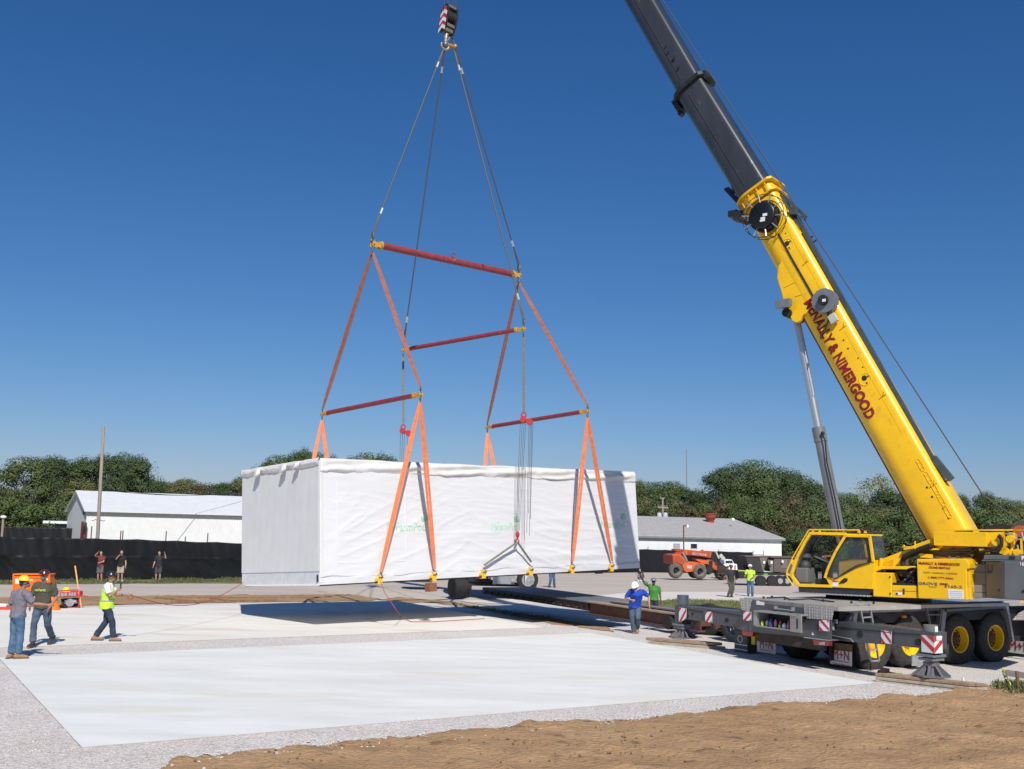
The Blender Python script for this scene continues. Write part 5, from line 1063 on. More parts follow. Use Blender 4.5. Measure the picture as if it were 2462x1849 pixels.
# boom-foot side plates
us("boom_foot_plate", [(2243.5, 1278), (2371.5, 1279.5), (2373, 1315), (2245, 1311.5)], 1.05, .12, YEL, bev=.01)
us("boom_foot_frame", [(2290, 1273.2), (2462, 1272), (2500, 1272), (2500, 1276), (2290, 1276)], .8, .5, YEL)
m = MB(); SU.slab(m, [(2372, 1280), (2410, 1279), (2413, 1315), (2374, 1316)], .95, .3); m.build("boom_foot_frame", mat("crane_yellow_paint", (0, 0, 0)), crane)
m = MB(); c_ = SU.px(2399, 1300, .96); m.cyl(c_, c_ + V_*.1, .13, n=18); m.build("pin_boss", YEL, crane, smooth=True)
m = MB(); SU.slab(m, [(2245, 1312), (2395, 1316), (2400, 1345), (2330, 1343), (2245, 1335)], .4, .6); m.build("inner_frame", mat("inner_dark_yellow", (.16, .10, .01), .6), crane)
us("hose_bracket", [(2225, 1319), (2254, 1318), (2258, 1322), (2228, 1323)], 1.0, .1, YEL); us("hose_bracket", [(2353, 1318), (2365, 1319), (2364, 1324), (2354, 1323)], 1.0, .1, YEL); us("hose_bracket", [(2368, 1327), (2377, 1326), (2377, 1331), (2369, 1331)], 1.05, .1, YEL)
us("hose_bracket", [(2211, 1331), (2240, 1333), (2240, 1342), (2212, 1340)], 1.0, .1, YEL)
m = MB(); rn = random.Random(9)
for i in range(16):
    a_ = SU.px(rn.uniform(2210, 2350), rn.uniform(1317, 1340), .7); b_ = SU.px(rn.uniform(2210, 2350), rn.uniform(1318, 1340), .75); m.cyl(a_, b_, .02 + .025*rn.random(), n=6)
m.build("engine_pipes", mat("pipe_grey", (0, 0, 0)), crane)
# winch
wy = mat("crane_yellow_paint", (0, 0, 0))
m = MB(); c_ = T3(-3.55, 0, 3.3); m.cyl(c_ - V_*.45, c_ + V_*.45, .34, n=24); m.build("winch_drum", ROPE, crane, smooth=True)
for x0, x1 in ((2410, 2415), (2452, 2455)): us("winch_frame", [(x0, 1275), (x1, 1275), (x1 + 3, 1332), (x0 + 2, 1332)], .75, .1, YEL)
us("winch_frame", [(2424, 1280), (2440, 1281), (2441, 1300), (2434, 1322), (2441, 1331), (2421, 1332), (2430, 1318), (2428, 1298)], .85, .15, YEL, bev=.02)
m = MB(); 
for (x, y, r_) in ((2412, 1322, .10), (2419, 1326, .09), (2447, 1328, .08), (2430, 1296, .09), (2415, 1308, .08)): c_ = SU.px(x, y, .9); m.cyl(c_, c_ + V_*.12, r_, n=14)
m.build("winch_gear", YEL, crane, smooth=True)
m = MB()
for a_, b_ in (((2415, 1283), (2436, 1284)), ((2444, 1284), (2444, 1300)), ((2418, 1300), (2452, 1296)), ((2380, 1325), (2402, 1326)), ((2446, 1310), (2449, 1327)), ((2456, 1280), (2462, 1300))): m.cyl(SU.px(*a_, .95), SU.px(*b_, .95), .02, n=6); m.cut()
m.build_each("winch_pipe", GALV, crane)
us("winch_base", [(2424, 1331), (2452, 1331), (2452, 1334), (2424, 1334)], .9, .3, YEL)
m = MB(); c_ = SU.px(2462, 1278, .3); m.cyl(c_, c_ + V_*.5, .14, n=14); m.build("winch_motor", mat("motor_rust", (.40, .10, .02), .5), crane, smooth=True)
m = MB(); m.tube([SU.px(*q, .2) for q in ((2370, 1270), (2390, 1266), (2412, 1264.5), (2435, 1268), (2450, 1271.5), (2462, 1270))], .05, 6); m.cut(); m.tube([SU.px(*q, .3) for q in ((2372, 1272), (2400, 1269), (2425, 1267), (2452, 1272))], .045, 6); m.build_each("hydraulic_hose", mat("black_rubber", (0, 0, 0)), crane, smooth=True)
# counterweight
cwg = mat("counterweight_grey", (.115, .125, .13), .42, 0, .12, 2, coat=.15, spot=((.2, .2, .2), 14., .68))
for i, (y0, y1) in enumerate(((1356, 1374.5), (1375.2, 1405), (1405.7, 1423.5), (1424.2, 1437))):
    us("counterweight_slab", [(2333, y0), (2370, y0 + 1), (2371, y1 + 1), (2334, y1)], .9, 1.6, mat("slab_grey", (.20, .195, .19), .5, 0, .15, 3), bev=.012)
us("counterweight_cap", [(2366, 1334), (2520, 1336), (2520, 1348.5), (2364, 1345.5)], 1.18, 2.4, cwg, bev=.015)
us("counterweight_rim", [(2360, 1346.2), (2520, 1348.8), (2520, 1350.5), (2360, 1348)], 1.3, 2.5, GRL)
A, B_, C_, D_ = SU.px(2370, 1348.5, 1.0), SU.px(2412, 1349.5, 1.35), SU.px(2412, 1441, 1.35), SU.px(2371, 1437, 1.0)
m = MB(); m.prism([A, B_, C_, D_], -V_*1.6); m.build("counterweight_block", cwg, crane, bevel=.02)
us("counterweight_block", [(2412.5, 1349.6), (2520, 1351), (2520, 1446), (2412.5, 1441)], 1.35, 2.4, cwg, bev=.03)
for x, y, w2, h2 in ((2374, 1357, 2.2, 20), (2384, 1357, 2.2, 18)): us("lifting_slot", [(x, y), (x + w2, y), (x + w2, y + h2), (x, y + h2)], 1.42, .03, BLK)
us("lifting_slot", [(2373.5, 1371), (2386, 1371), (2383, 1379), (2375, 1379)], 1.42, .03, BLK)
us("cap_slot", [(2426, 1337), (2440, 1337), (2440, 1344), (2426, 1344)], 1.19, .02, BLK)
us("warning_plate", [(2456, 1336.5), (2480, 1337), (2480, 1348), (2456, 1347)], 1.19, .01, WARNW); us("warning_stripe", [(2457, 1347), (2462, 1341), (2470, 1341), (2464, 1347)], 1.196, .008, WARNR)
a_ = SU.px(2458, 1356, 1.36); text("16", WARNW, crane, a_, EU, Z, .09, .09, .004, .02)
for x, y in ((2402, 1419), (2461, 1421)): m = MB(); c_ = SU.px(x, y, 1.38 if x < 2410 else 1.352); m.cyl(c_, c_ + V_*.02, .035, n=6); m.build("bolt", BLK, crane)
# ------------------------------------------------------------------ cab
cab = empty("cab", T3(.1, .6, 1.8)); cab.parent = crane; cab.location = T3(.1, .6, 1.8) - crane.location
CW = 1.05   # cab width
def cs_(name, pts, off, th, m_, bev=.0): m = MB(); SU.slab(m, pts, off, th); return m.build(name, m_, cab, bevel=bev)
def strips(name, polys, off, w_, th, m_, bev=.01):
    m = MB()
    for pl_ in polys:
        for a, b in zip(pl_[:-1], pl_[1:]):
            p, q = SU.px(*a, off), SU.px(*b, off); d = (q - p).normalized()*w_*.3; m.bar(p - d, q + d, w_, th, up=V_)
    return m.build(name, m_, cab, bevel=bev)
outl = [(1949, 1283), (1935, 1305), (1917, 1340), (1904, 1380), (1904.5, 1386), (1921, 1407.5), (1999, 1409.5)]
strips("cab_frame", [outl, [(1949, 1282.5), (2033, 1284)]], 1.45, .075, .09, YEL)
strips("cab_frame", [[(2006, 1289), (2015, 1335), (2014.5, 1370)], [(2007, 1289), (2030, 1289.5)]], .95, .05, .05, YEL)
strips("cab_frame", [outl[:6], [(1949, 1282.5), (2085, 1284)], [(2086, 1288), (2100, 1345), (2098, 1410)]], 1.45 - CW, .08, .08, DKG)
strips("cab_frame", [[(1960, 1290), (1950, 1310), (1939, 1336)]], .6, .13, .1, BLK)
# door: lower solid panel + window frame + rear quarter
cs_("door_panel", [(1984, 1386), (2007, 1392.5), (2040, 1374.5), (2062, 1362), (2093.5, 1352.5), (2103, 1347), (2098.5, 1416.5), (2050, 1414.5), (1999, 1412), (1991, 1401)], 1.47, .05, YEL, .008)
strips("door_frame", [[(1984.5, 1388), (1989, 1373), (1996.5, 1355), (2010, 1326), (2033, 1288.5), (2034, 1288), (2091, 1289.5), (2099.5, 1349)]], 1.47, .075, .06, YEL)
strips("window_seal", [[(1990, 1384.5), (2007.5, 1391), (2040, 1373), (2062, 1361.5), (2092.5, 1351.5), (2086, 1293.5), (2035, 1292.5), (2012, 1331), (1998, 1361), (1990, 1384.5)]], 1.50, .022, .02, BLK, 0)
cs_("window_glass", [(1990, 1384), (2007.5, 1390.5), (2040, 1372.5), (2062, 1361), (2092, 1351), (2085.5, 1294), (2035.5, 1293), (2012, 1331), (1998, 1361)], 1.465, .008, GLS)
cs_("inner_door_panel", [(2016.5, 1347), (2050, 1342.5), (2086, 1342), (2085, 1352), (2060, 1358), (2040, 1369), (2016, 1384)], 1.43, .02, YEL)
strips("inner_frame", [[(2016, 1348), (2050, 1342.8), (2086, 1342)], [(2014.8, 1340), (2015.3, 1384)]], 1.44, .03, .03, BLK, 0)
strips("inner_frame", [[(2074, 1294), (2080, 1312), (2085, 1345)]], 1.2, .05, .05, YEL)
strips("inner_frame", [[(2006, 1291), (2012, 1318)]], 1.3, .05, .03, BLK, 0)
# roof, floor, rear wall, far side
mR = MB(); a_, b_ = SU.px(1947, 1281, 1.45), SU.px(2088, 1284, 1.45); zt = a_.z; mR.box(V((a_.x, a_.y, zt - .05)) - V_*CW, V_*(CW + .02), -U_*((b_ - a_).length), Z*.05); mR.build("cab_roof", YEL, cab, bevel=.01)
a_, b_ = SU.px(1920, 1408, 1.45), SU.px(2098, 1413, 1.45); m = MB(); m.box(V((a_.x, a_.y, a_.z - .06)) - V_*CW, V_*CW, -U_*((b_ - a_).length), Z*.06); m.build("cab_floor", DKG, cab)
us("cab_base", [(1919.5, 1411.8), (2098, 1416.6), (2090, 1431), (1921, 1422.5)], 1.38, .95, mat("cab_base_grey", (.13, .13, .135), .5, 0, .12, 4), cab)
m = MB(); SU.slab(m, [(1905, 1423.5), (2090, 1432.3), (2090, 1435), (1905, 1425.8)], 1.55, .4); m.build("step_board", TREAD, cab)
us("sub_frame", [(1985, 1430), (2100, 1433), (2100, 1446), (1985, 1437)], .9, 1., BLK)
m = MB(); a_ = SU.px(2096, 1346, 1.45); b_ = SU.px(2090, 1290, 1.45); m.prism([a_, b_, b_ - V_*CW, a_ - V_*CW], U_*.02); m.build("rear_window", GLS, cab)
m = MB(); c0, c1_ = SU.px(2103, 1347, 1.45), SU.px(2098.5, 1416, 1.45); m.prism([c0, c1_, c1_ - V_*CW, c0 - V_*CW], U_*.04); m.build("rear_wall", YEL, cab)
us("side_glass", [(1951, 1287), (2008, 1288), (2008, 1345), (1988, 1380), (1988, 1405), (1923, 1404), (1907, 1383), (1920, 1342)], 1.45 - CW + .03, .008, GLS, cab)
m = MB()
for (p_, q_) in zip(outl[:5], outl[1:6]): a_, b_ = SU.px(*p_, 1.42), SU.px(*q_, 1.42); m.prism([a_, b_, b_ - V_*(CW - .1), a_ - V_*(CW - .1)], -U_*.008)
m.build("windscreen", GLS, cab)
# grab rail
rl = [(2067, 1279), (2066, 1274.5), (1947, 1273.5), (1944, 1275), (1907, 1338), (1893, 1370), (1891, 1380), (1893, 1388), (1908, 1410)]
m = MB(); m.tube([SU.px(*q, 1.5) for q in rl], .018, 6); m.tube([SU.px(*q, .5) for q in rl], .016, 6)
for a, b in (((1902, 1349), (1912, 1351)), ((1900, 1350), (1907, 1357)), ((1891, 1381), (1901, 1383))): m.cyl(SU.px(*a, 1.5), SU.px(*b, 1.46), .03, n=6)
m.build("grab_rail", YEL, cab, smooth=True)
for x, y in ((1953.5, 1279), (1970, 1279), (2064, 1280), (2080, 1280)):
    m = MB(); SU.slab(m, [(x - 3.8, y + 2), (x - 1.5, y - 3.5), (x + 1.5, y - 3.5), (x + 3.8, y + 2)], 1.44, .04); m.build("lifting_lug", YEL, cab)
m = MB(); SU.slab(m, [(2016, 1403.5), (2022, 1396), (2030, 1389.5), (2038, 1391), (2037, 1397), (2029, 1402), (2020, 1403)], 1.49, .02); m.build("door_handle", BLK, cab, bevel=.008)
cs_("sticker", [(2001.5, 1397), (2014.5, 1397.5), (2013.5, 1410.5), (2001.5, 1409.5)], 1.476, .004, WARNW); cs_("sticker", [(2001.5, 1396.5), (2014.5, 1397), (2014.3, 1399.8), (2001.5, 1399.3)], 1.481, .003, WARNR)
# seat and console
m = MB(); s0 = SU.px(2045, 1345, .9); m.box(T3(.75, .7, 2.28), U_*.5, V_*.5, Z*.12); m.prism([T3(.78, .72, 2.35), T3(.90, .72, 2.35), T3(.72, .72, 2.95), T3(.58, .72, 2.95)], V_*.46); m.box(T3(.64, .82, 2.95), U_*.1, V_*.28, Z*.22); m.build("operator_seat", mat("seat_black", (.012, .012, .013), .8), cab, bevel=.04)
m = MB(); m.box(T3(1.95, .62, 1.84), U_*.35, V_*.75, Z*.40); m.box(T3(1.55, .5, 1.84), U_*.3, V_*.1, Z*.55); m.build("console", mat("console_grey", (.14, .14, .14), .7), cab, bevel=.03)
m = MB(); m.ell(SU.px(1936, 1362, 1.15), .17, .12, .17, 14, 10); m.build("monitor_housing", mat("monitor_dark", (.03, .033, .035), .6), cab, smooth=True)
# ------------------------------------------------------------------ boom
def profx(y, w_, h_, r_=.16, fl_=-.10):
    if y > h_/2 - r_: t = (y - (h_/2 - r_))/r_; return w_/2 - r_ + r_*math.sqrt(max(0, 1 - t*t))
    if y > fl_*h_: return w_/2
    t = (fl_*h_ - y)/(h_/2 + fl_*h_); return w_/2*math.sqrt(max(0, 1 - t*t*.985))**.8
def section(p0, p1, w_, h_, mt, name, r_=.16, taper=1., parent=None):
    a = (p1 - p0).normalized(); t = V_.cross(a); t = t if t.z > 0 else -t; ys_ = [h_/2, h_/2 - r_*.06, h_/2 - r_*.3, h_/2 - r_*.65, h_/2 - r_, 0, -.10*h_] + [-.10*h_ - .4*h_*k/9 for k in range(1, 10)]
    prof = [(profx(y, w_, h_, r_), y) for y in ys_]; prof = prof + [(-x, y) for x, y in prof[::-1]]
    rings = []
    for q, k in ((p0, 1.), (p1, taper)): rings.append([q + V_*x*k + t*y*k for x, y in prof])
    m = MB(); m.loft(rings); o = m.build(name, mt, parent or crane, smooth=True); return o, a, t
def bpx(x, y): return SU.px(x, y, 0)
# axis points on the vertical boom plane
b0 = bpx(2312, 1330); b1 = bpx(1823, 466); 
def axp(x, y): return bpx(x, y)
baseo, BA, BTp = section(b0, b1, .97, 1.18, YEL, "boom_base_section", .19)
s2a, s2b = bpx(1822, 470), bpx(1666, 217); o2_, _, _ = section(s2a, s2b, .87, 1.08, BOOM, "boom_section", .16)
s3a, s3b = bpx(1665, 214), bpx(1541, 0); d3 = (s3b - s3a).normalized(); s3e = s3b + d3*6; section(s3a, s3e, .77, .96, BOOM, "boom_section", .15)
tipc = V((HK.x, HK.y, 0)) - U_*.9; k_ = ((tipc - flat(s3e)).dot(U_))/(d3.dot(U_)); s4e = s3e + d3*(k_); section(s3e - d3*.2, s4e, .70, .86, BOOM, "boom_section", .13); TIP = s4e
m = MB(); c_ = TIP + BA*.0 + U_*.9; m.cyl(c_ - V_*.35, c_ + V_*.35, .42, n=20); m.prism([TIP - V_*.36 - BTp*.4, TIP - V_*.36 + BTp*.5, c_ - V_*.36 + Z*.5, c_ - V_*.36 - Z*.5], V_*.06); m.prism([TIP + V_*.30 - BTp*.4, TIP + V_*.30 + BTp*.5, c_ + V_*.30 + Z*.5, c_ + V_*.30 - Z*.5], V_*.06); m.build("boom_head", BOOM, crane)
TIPS = c_
def collar(p, a, w_, h_, th, mt, name, g=.07):
    t = V_.cross(a); t = t if t.z > 0 else -t; ys_ = [h_/2, h_/2 - .1, .0, -.1*h_] + [-.1*h_ - .4*h_*k/7 for k in range(1, 8)]
    def ring(w2, h2, q): 
        pr = [(profx(y/h_*h2, w2, h2, .12), y/h_*h2) for y in ys_]; pr += [(-x, y) for x, y in pr[::-1]]; return [q + V_*x + t*y for x, y in pr]
    m = MB(); m.loft([ring(w_ + .01, h_ + .01, p - a*th/2), ring(w_ + 2*g, h_ + 2*g, p - a*th/2), ring(w_ + 2*g, h_ + 2*g, p + a*th/2), ring(w_ + .01, h_ + .01, p + a*th/2)], cap=True); return m.build(name, mt, crane, bevel=.008), t
BRZ = mat("collar_ochre", (.70, .40, .012), .45, 0, .2, 6)
collar(b1 - BA*.05, BA, .99, 1.22, .08, BRZ, "boom_collar", .10); collar(b1 - BA*.42, BA, .98, 1.20, .05, BRZ, "boom_collar", .07)
m = MB()
for k in range(4): y = -.45 + k*.3; x = profx(y, .99, 1.22) + .05; m.cyl(b1 - BA*.40 + V_*x + BTp*y, b1 - BA*.06 + V_*x + BTp*y, .02, n=6)
m.build("collar_rib", BRZ, crane)
d2 = (s2b - s2a).normalized(); oc, t2_ = collar(s2b, d2, .88, 1.10, .14, DKG, "boom_collar", .10)
m = MB(); m.cbox(s2b + t2_*.66 - d2*.1 + V_*.2, .35, .3, .16, V_, d2, t2_); m.cbox(s2b - t2_*.66 - d2*.12, .4, .45, .18, V_, d2, t2_); m.cbox(s2b - t2_*.72 - d2*.4, .2, .14, .14, V_, d2, t2_); m.build("roller_bracket", DKG, crane, bevel=.01)
for P_, D_, w_, lst in ((s2a, d2, .87, ((.0, 4.6, .09), (.05, 4.35, .035), (.02, 5.3, .04), (.05, 5.7, .05), (.0, 6.05, .035), (.05, 6.3, .03))), (s3a, d3, .77, ((.05, 6.5, .07), (.0, 6.2, .03), (.05, 7.0, .03), (.18, 7.4, .03)))):
    tt_ = V_.cross(D_); tt_ = tt_ if tt_.z > 0 else -tt_
    for y, al, r_ in lst: m = MB(); c_ = P_ + D_*al + tt_*(y + .06) + V_*(w_/2); m.cyl(c_ - V_*.02, c_ + V_*.006, r_, n=16); m.build("boom_hole", BLK, crane)
    m = MB(); m.cyl(P_ + D_*.3 + tt_*(-.10*w_) + V_*(w_/2 + .0), P_ + D_*((s2b - s2a).length - .3 if P_ is s2a else 12) + tt_*(-.10*w_) + V_*(w_/2 + .0), .016, n=6); m.build("boom_seam", BLK, crane)
# base section details on the near flat side
def bs(x, y, off=.486): return SU.px(x, y, off)
L = MB(); sm = [(1872, 563), (1900, 615), (1936, 678), (1955, 712)]
for a, b in zip(sm[:-1], sm[1:]): L.cyl(bs(*a, .49), bs(*b, .49), .03, n=6)
L.build("boom_seam", DKG, crane)
L = MB()
for a, b in (((1886, 541), (1960, 673)), ((1962, 677), (2010, 762)), ((2030, 795), (2170, 1045))): L.cyl(bs(*a, .484), bs(*b, .484), .006, n=5)
L.build("boom_panel_line", mat("yellow_line", (.52, .28, .004), .5), crane)
for x, y, r_ in ((1892, 585.5, .075), (1899, 581, .025), (1897.5, 596, .025), (1889, 561, .02), (2078, 909, .075), (2087, 905, .025), (2084, 921, .025), (2028, 818, .025), (2039, 838, .025), (2063, 861, .02), (2074.5, 882.5, .02), (2228.5, 1172, .028), (2241, 1194.5, .028), (2268, 1222, .028), (2281, 1246, .028)):
    m = MB(); c_ = bs(x, y); m.cyl(c_ - V_*.02, c_ + V_*.006, r_, n=14); m.build("boom_hole", BLK, crane)
for x, y in ((1893, 588), (2080, 912)):
    m = MB(); c_ = bs(x, y); m.torus(c_, V_, .17, .012, 24, 6); m.build("boom_boss", YEL, crane, smooth=True)
for x, y in ((2213, 1118), (2232, 1149), (2248, 1175), (2263, 1202), (2278, 1231)):
    m = MB(); c_ = bs(x, y); m.torus(c_ - BA*.12, V_, .05, .012, 12, 6); m.torus(c_ + BA*.12, V_, .05, .012, 12, 6); m.cyl(c_ - BA*.12 + BTp*.05, c_ + BA*.12 + BTp*.05, .012, n=6); m.cyl(c_ - BA*.12 - BTp*.05, c_ + BA*.12 - BTp*.05, .012, n=6); m.build("boom_boss", YEL, crane, smooth=True)
for x, y in ((1944, 627), (2034, 783), (2130, 948), (2252, 1162)):
    m = MB(); c_ = bs(x, y); m.cyl(c_, c_ - BTp*.22 - BA*.02 + V_*.004, .010, n=5); m.cyl(c_ - BTp*.1, c_ - BTp*.02 + BA*.09, .01, n=5); m.build("boom_mark", mat("mark_brown", (.25, .12, .01), .6), crane)
# lower U wear edge
m = MB(); m.bar(bpx(1995, 865) , bpx(2238, 1300), .05, .06, up=V_) if False else None
e0, e1_ = b0 + BA*.4 - BTp*.59, b0 + BA*7.8 - BTp*.59; m = MB(); m.bar(e0, e1_, .28, .05, up=BTp); m.build("boom_underside_rail", RUST, crane)
# lift cylinder bracket
m = MB(); pts = [(1871, 640), (1868, 668), (1878, 700), (1884, 724), (1892, 745), (1904, 770), (1914, 776), (1924, 771), (1930, 757), (1942, 752), (1962, 790), (1990, 760), (1950, 690), (1930, 650), (1905, 610), (1893, 605)]
for off in (.472, -.30): SU.slab(m, pts, off, .14)
m.build("cylinder_bracket", YEL, crane, bevel=.015)
m = MB(); SU.slab(m, [(1871, 640), (1868, 668), (1878, 700), (1884, 724), (1960, 700), (1925, 630), (1893, 605)], .36, .66); m.build("bracket_web", YEL, crane)
L = MB(); L.cyl(bs(1885, 691, .476), bs(1919, 674, .476), .014, n=6); L.cyl(bs(1912, 712, .476), bs(1944, 703, .476), .014, n=6); L.build("weld_seam", YEL, crane)
m = MB(); c_ = bpx(1911, 760); m.cyl(c_ - V_*.5, c_ + V_*.62, .13, n=16); m.build("cylinder_pin", BLK, crane, smooth=True)
m = MB(); m.cbox(SU.px(1883, 731, .75), .42, .16, .24, U_, V_, Z); m.cbox(SU.px(1895, 727, .7), .18, .2, .2, U_, V_, Z); m.build("camera_box", GRL, crane, bevel=.01)
# lift cylinder
ca, cb, cc_ = bpx(1913, 760), bpx(1967, 1028), bpx(2045, 1420)
m = MB(); m.cyl(ca, cb, .115, n=24); m.build("cylinder_rod", CHR, crane, smooth=True)
dcy = (cc_ - cb).normalized(); m = MB(); m.lathe(cb, dcy, [(.13, -.02), (.185, 0), (.185, .42), (.165, .44), (.17, (cc_ - cb).length)], 28); m.build("cylinder_barrel", GRL, crane, smooth=True)
m = MB(); m.tube([SU.px(*q, .22) for q in ((1978, 1045), (1984, 1060), (1988, 1110), (2008, 1200), (2022, 1275), (2030, 1300))], .022, 6); m.ell(SU.px(1978, 1042, .2), .06, .05, .06, 8, 6); m.build("cylinder_hose", BLK, crane, smooth=True)
m = MB(); m.cyl(SU.px(1922, 775, .13) , SU.px(1957, 950, .13), .010, n=6); m.build("feedback_rod", GALV, crane)
# cable reels
def reel(x, y, R_, Rb, off, m1, m2, spokes, nm, plate):
    c = SU.px(x, y, off); r = MB(); r.lathe(c, V_, [(R_*.55, -.14), (R_, -.13), (R_, -.09), (R_*.72, -.07), (R_*.72, .05), (R_, .07), (R_, .11), (R_*.5, .12), (0, .12)], 32); o = r.build(nm, m1, crane, smooth=True)
    h = MB(); h.lathe(c + V_*.11, V_, [(Rb, 0), (Rb, .08), (Rb*.9, .11), (0, .11)], 24); h.build("reel_hub", m2, o, smooth=True)
    if spokes:
        s_ = MB(); e1_ = BA; e2_ = BTp
        for k in range(10): a_ = 2*math.pi*k/10 + .3; d = e1_*math.cos(a_) + e2_*math.sin(a_); s_.cyl(c + d*R_*.8 + V_*.12, c + d*R_*1.42 + V_*.16, .018, n=6); s_.cyl(c + d*R_*1.4 + V_*.16, c + d*R_*1.45 - V_*.12, .014, n=6); s_.cut()
        s_.build_each("reel_spoke", GALV, o); s_ = MB(); s_.torus(c + V_*.12, V_, R_*1.42, .012, 40, 5); s_.cut(); s_.torus(c - V_*.12, V_, R_*1.45, .012, 40, 5); s_.build_each("reel_guard_ring", DKG, o)
    for (dx, dy, w2, h2) in plate: q = SU.px(x + dx, y + dy, off + .235); m = MB(); m.cbox(q, w2, .006, h2, EU, V_, Z); m.build("sticker", WARNW, o)
reel(1838, 521, .46, .40, .68, BLK, mat("reel_black", (.008, .008, .01), .35), True, "cable_reel", ((1, -5, .14, .08), (-4, 4, .14, .08), (-5, 9, .16, .06)))
reel(1984, 724, .35, .15, .66, mat("reel_grey", (.20, .22, .24), .4, .3, .1, 5), BLK, False, "cable_reel", ((-3, -2, .10, .08),))
m = MB(); m.tube([SU.px(*q, .60) for q in ((1990, 745), (1992, 770), (1985, 790), (1974, 800), (1974, 815))], .025, 6); m.build("reel_cable", BLK, crane, smooth=True)
m = MB(); m.cbox(SU.px(2003, 766, .6), .22, .12, .26, BTp, V_, BA); m.build("junction_box", mat("box_pale_grey", (.42, .43, .44), .5), crane, bevel=.01)
m = MB(); m.cbox(SU.px(1767, 516, .0), .30, .4, .20, U_, V_, Z); m.cut(); m.cbox(SU.px(1780, 520, .2), .34, .3, .3, U_, V_, Z); m.cut(); m.cyl(SU.px(1780, 528, .3), SU.px(1800, 535, .3), .1, n=8); m.build_each("roller_bracket", DKG, crane, bevel=.02)
m = MB(); m.bar(SU.px(1748, 456, .0), SU.px(1782, 492, .0), .10, .3, up=V_); m.bar(SU.px(1746, 456, .0), SU.px(1754, 452, .0), .05, .1, up=V_); m.bar(SU.px(1752, 454, .1), SU.px(1766, 462, .1), .08, .2, up=V_); m.build("roller_bracket", DKG, crane)
# top rail, brackets and lattice on the back of the boom
m = MB(); m.bar(SU.px(1934, 556, .25), SU.px(2244, 1108, .25), .12, .16, up=V_); m.bar(SU.px(2244, 1100, .25), SU.px(2287, 1153, .25), .16, .2, up=V_); m.build("boom_top_rail", mat("rail_slate", (.07, .085, .09), .5, .2, .2, 6), crane)
m = MB()
for k in range(20): t = k/19; x, y = 1934 + 345*t, 560 + 595*t; m.cyl(SU.px(x, y, .25), SU.px(x - 7, y + 3, .25), .02, n=5)
m.build("rail_clip", DKG, crane)
m = MB(); m.bar(SU.px(1862, 452, .1), SU.px(1938, 522, .1), .09, .10, up=V_); m.bar(SU.px(1880, 472, .1), SU.px(1905, 512, .1), .07, .3, up=V_); m.bar(SU.px(1905, 505, .1), SU.px(1938, 560, .1), .10, .2, up=V_); m.bar(SU.px(1900, 515, .3), SU.px(1925, 548, .3), .05, .05, up=V_); m.cbox(SU.px(1908, 508, .35), .2, .2, .22, U_, V_, Z); m.bar(SU.px(1925, 522, .1), SU.px(1938, 524, .1), .05, .1, up=V_); m.build("jib_stowage_bracket", mat("rail_slate", (0, 0, 0)), crane)
m = MB()
for a, b in (((1944, 575), (1954, 568)), ((1956, 582), (1963, 577)), ((1947, 572), (1958, 590))): m.cyl(SU.px(*a, .2), SU.px(*b, .2), .025, n=6)
m.build("rope_guide", DKG, crane)
m = MB(); m.cyl(SU.px(1836, 415, .1), SU.px(1858, 448, .1), .02, n=5); m.build("rope_guide", DKG, crane)
# big lettering wrapped onto the boom side
A_, B2 = SU.px(1941, 722, .5), SU.px(2094, 1004, .5)
def boomtext(s_, A_, B2, hgt, mt, dep, bold, dx=0, dy=0):
    o = text(s_, mt, crane, (A_ + B2)/2 + (B2 - A_).normalized()*dx, (B2 - A_), (B2 - A_).normalized().cross(-V_)*-1 if False else BTp, (B2 - A_).length, hgt, .01, bold)
    for v in o.data.vertices:
        p = v.co + wloc(crane); y = (p - b0).dot(BTp); q = p - V_*((p - b0).dot(V_)); v.co = q + V_*(profx(y, .97, 1.18, .19) + dep + (.006 if (p - b0).dot(V_) > .5 else 0)) - wloc(crane) + BTp*dy
    return o
boomtext("McNALLY & NIMERGOOD", A_, B2, .33, BLK, .004, .04, dx=.0, dy=-.0); boomtext("McNALLY & NIMERGOOD", A_, B2, .315, REDL, .014, .022)
# hoist rope along the boom and down to the hook block
m = MB(); wr_ = T3(-3.5, 0, 3.6); r1 = SU.px(1593, 0, 0); r2 = SU.px(2363, 1190, 0); dr_ = (r1 - r2).normalized(); m.cyl(wr_, r2, .017, n=6); m.cyl(r2, r1, .017, n=6); m.cyl(r1, TIPS + BTp*.3, .017, n=6); m.build("hoist_rope", ROPE, crane)
m = MB()
for o_ in (-.30, -.18, -.08, .10, .22, .32): p = HC + HAX*o_ + HF*.05 + HZ*HH_*.3; q = V((p.x*.5 + TIPS.x*.5, p.y*.5 + TIPS.y*.5, TIPS.z)) + HAX*o_*.6; m.cyl(p, q, .014, n=5)
m.build("hook_rope", ROPE, crane)
# ------------------------------------------------------------------ timber mats
def mats(name, corners_px, zt_, h_, label, nrows=3, grp="timber outrigger mats"):
    """stack of timbers: corners given as sight points on the top plane zt_"""
    c = [atz(x, y, zt_) for x, y in corners_px]; r = empty(name, sum(c, V((0, 0, 0)))/len(c) - Z*h_, label, "timber mat", grp)
    A, B, C_ = c[0], c[1], c[2]; L_ = (B - A); Wv = C_ - B; nb = max(3, int(Wv.length/.28)); rn = random.Random(len(label)); hl = h_/nrows
    for k in range(nrows):
        m = MB()
        for i in range(nb):
            o = A + Wv*(i/nb) + L_.normalized()*rn.uniform(-.05, .05) - Z*(hl*(k + 1)) + Wv.normalized()*.006; m.box(o, L_, Wv/nb*.965, Z*(hl - .012))
        m.build("timber_layer", WOOD if k == 0 else mat("weathered_timber", (.26, .22, .17), .9, 0, .3, 6, rgb2=(.42, .37, .30)), r, bevel=.014)
    return r
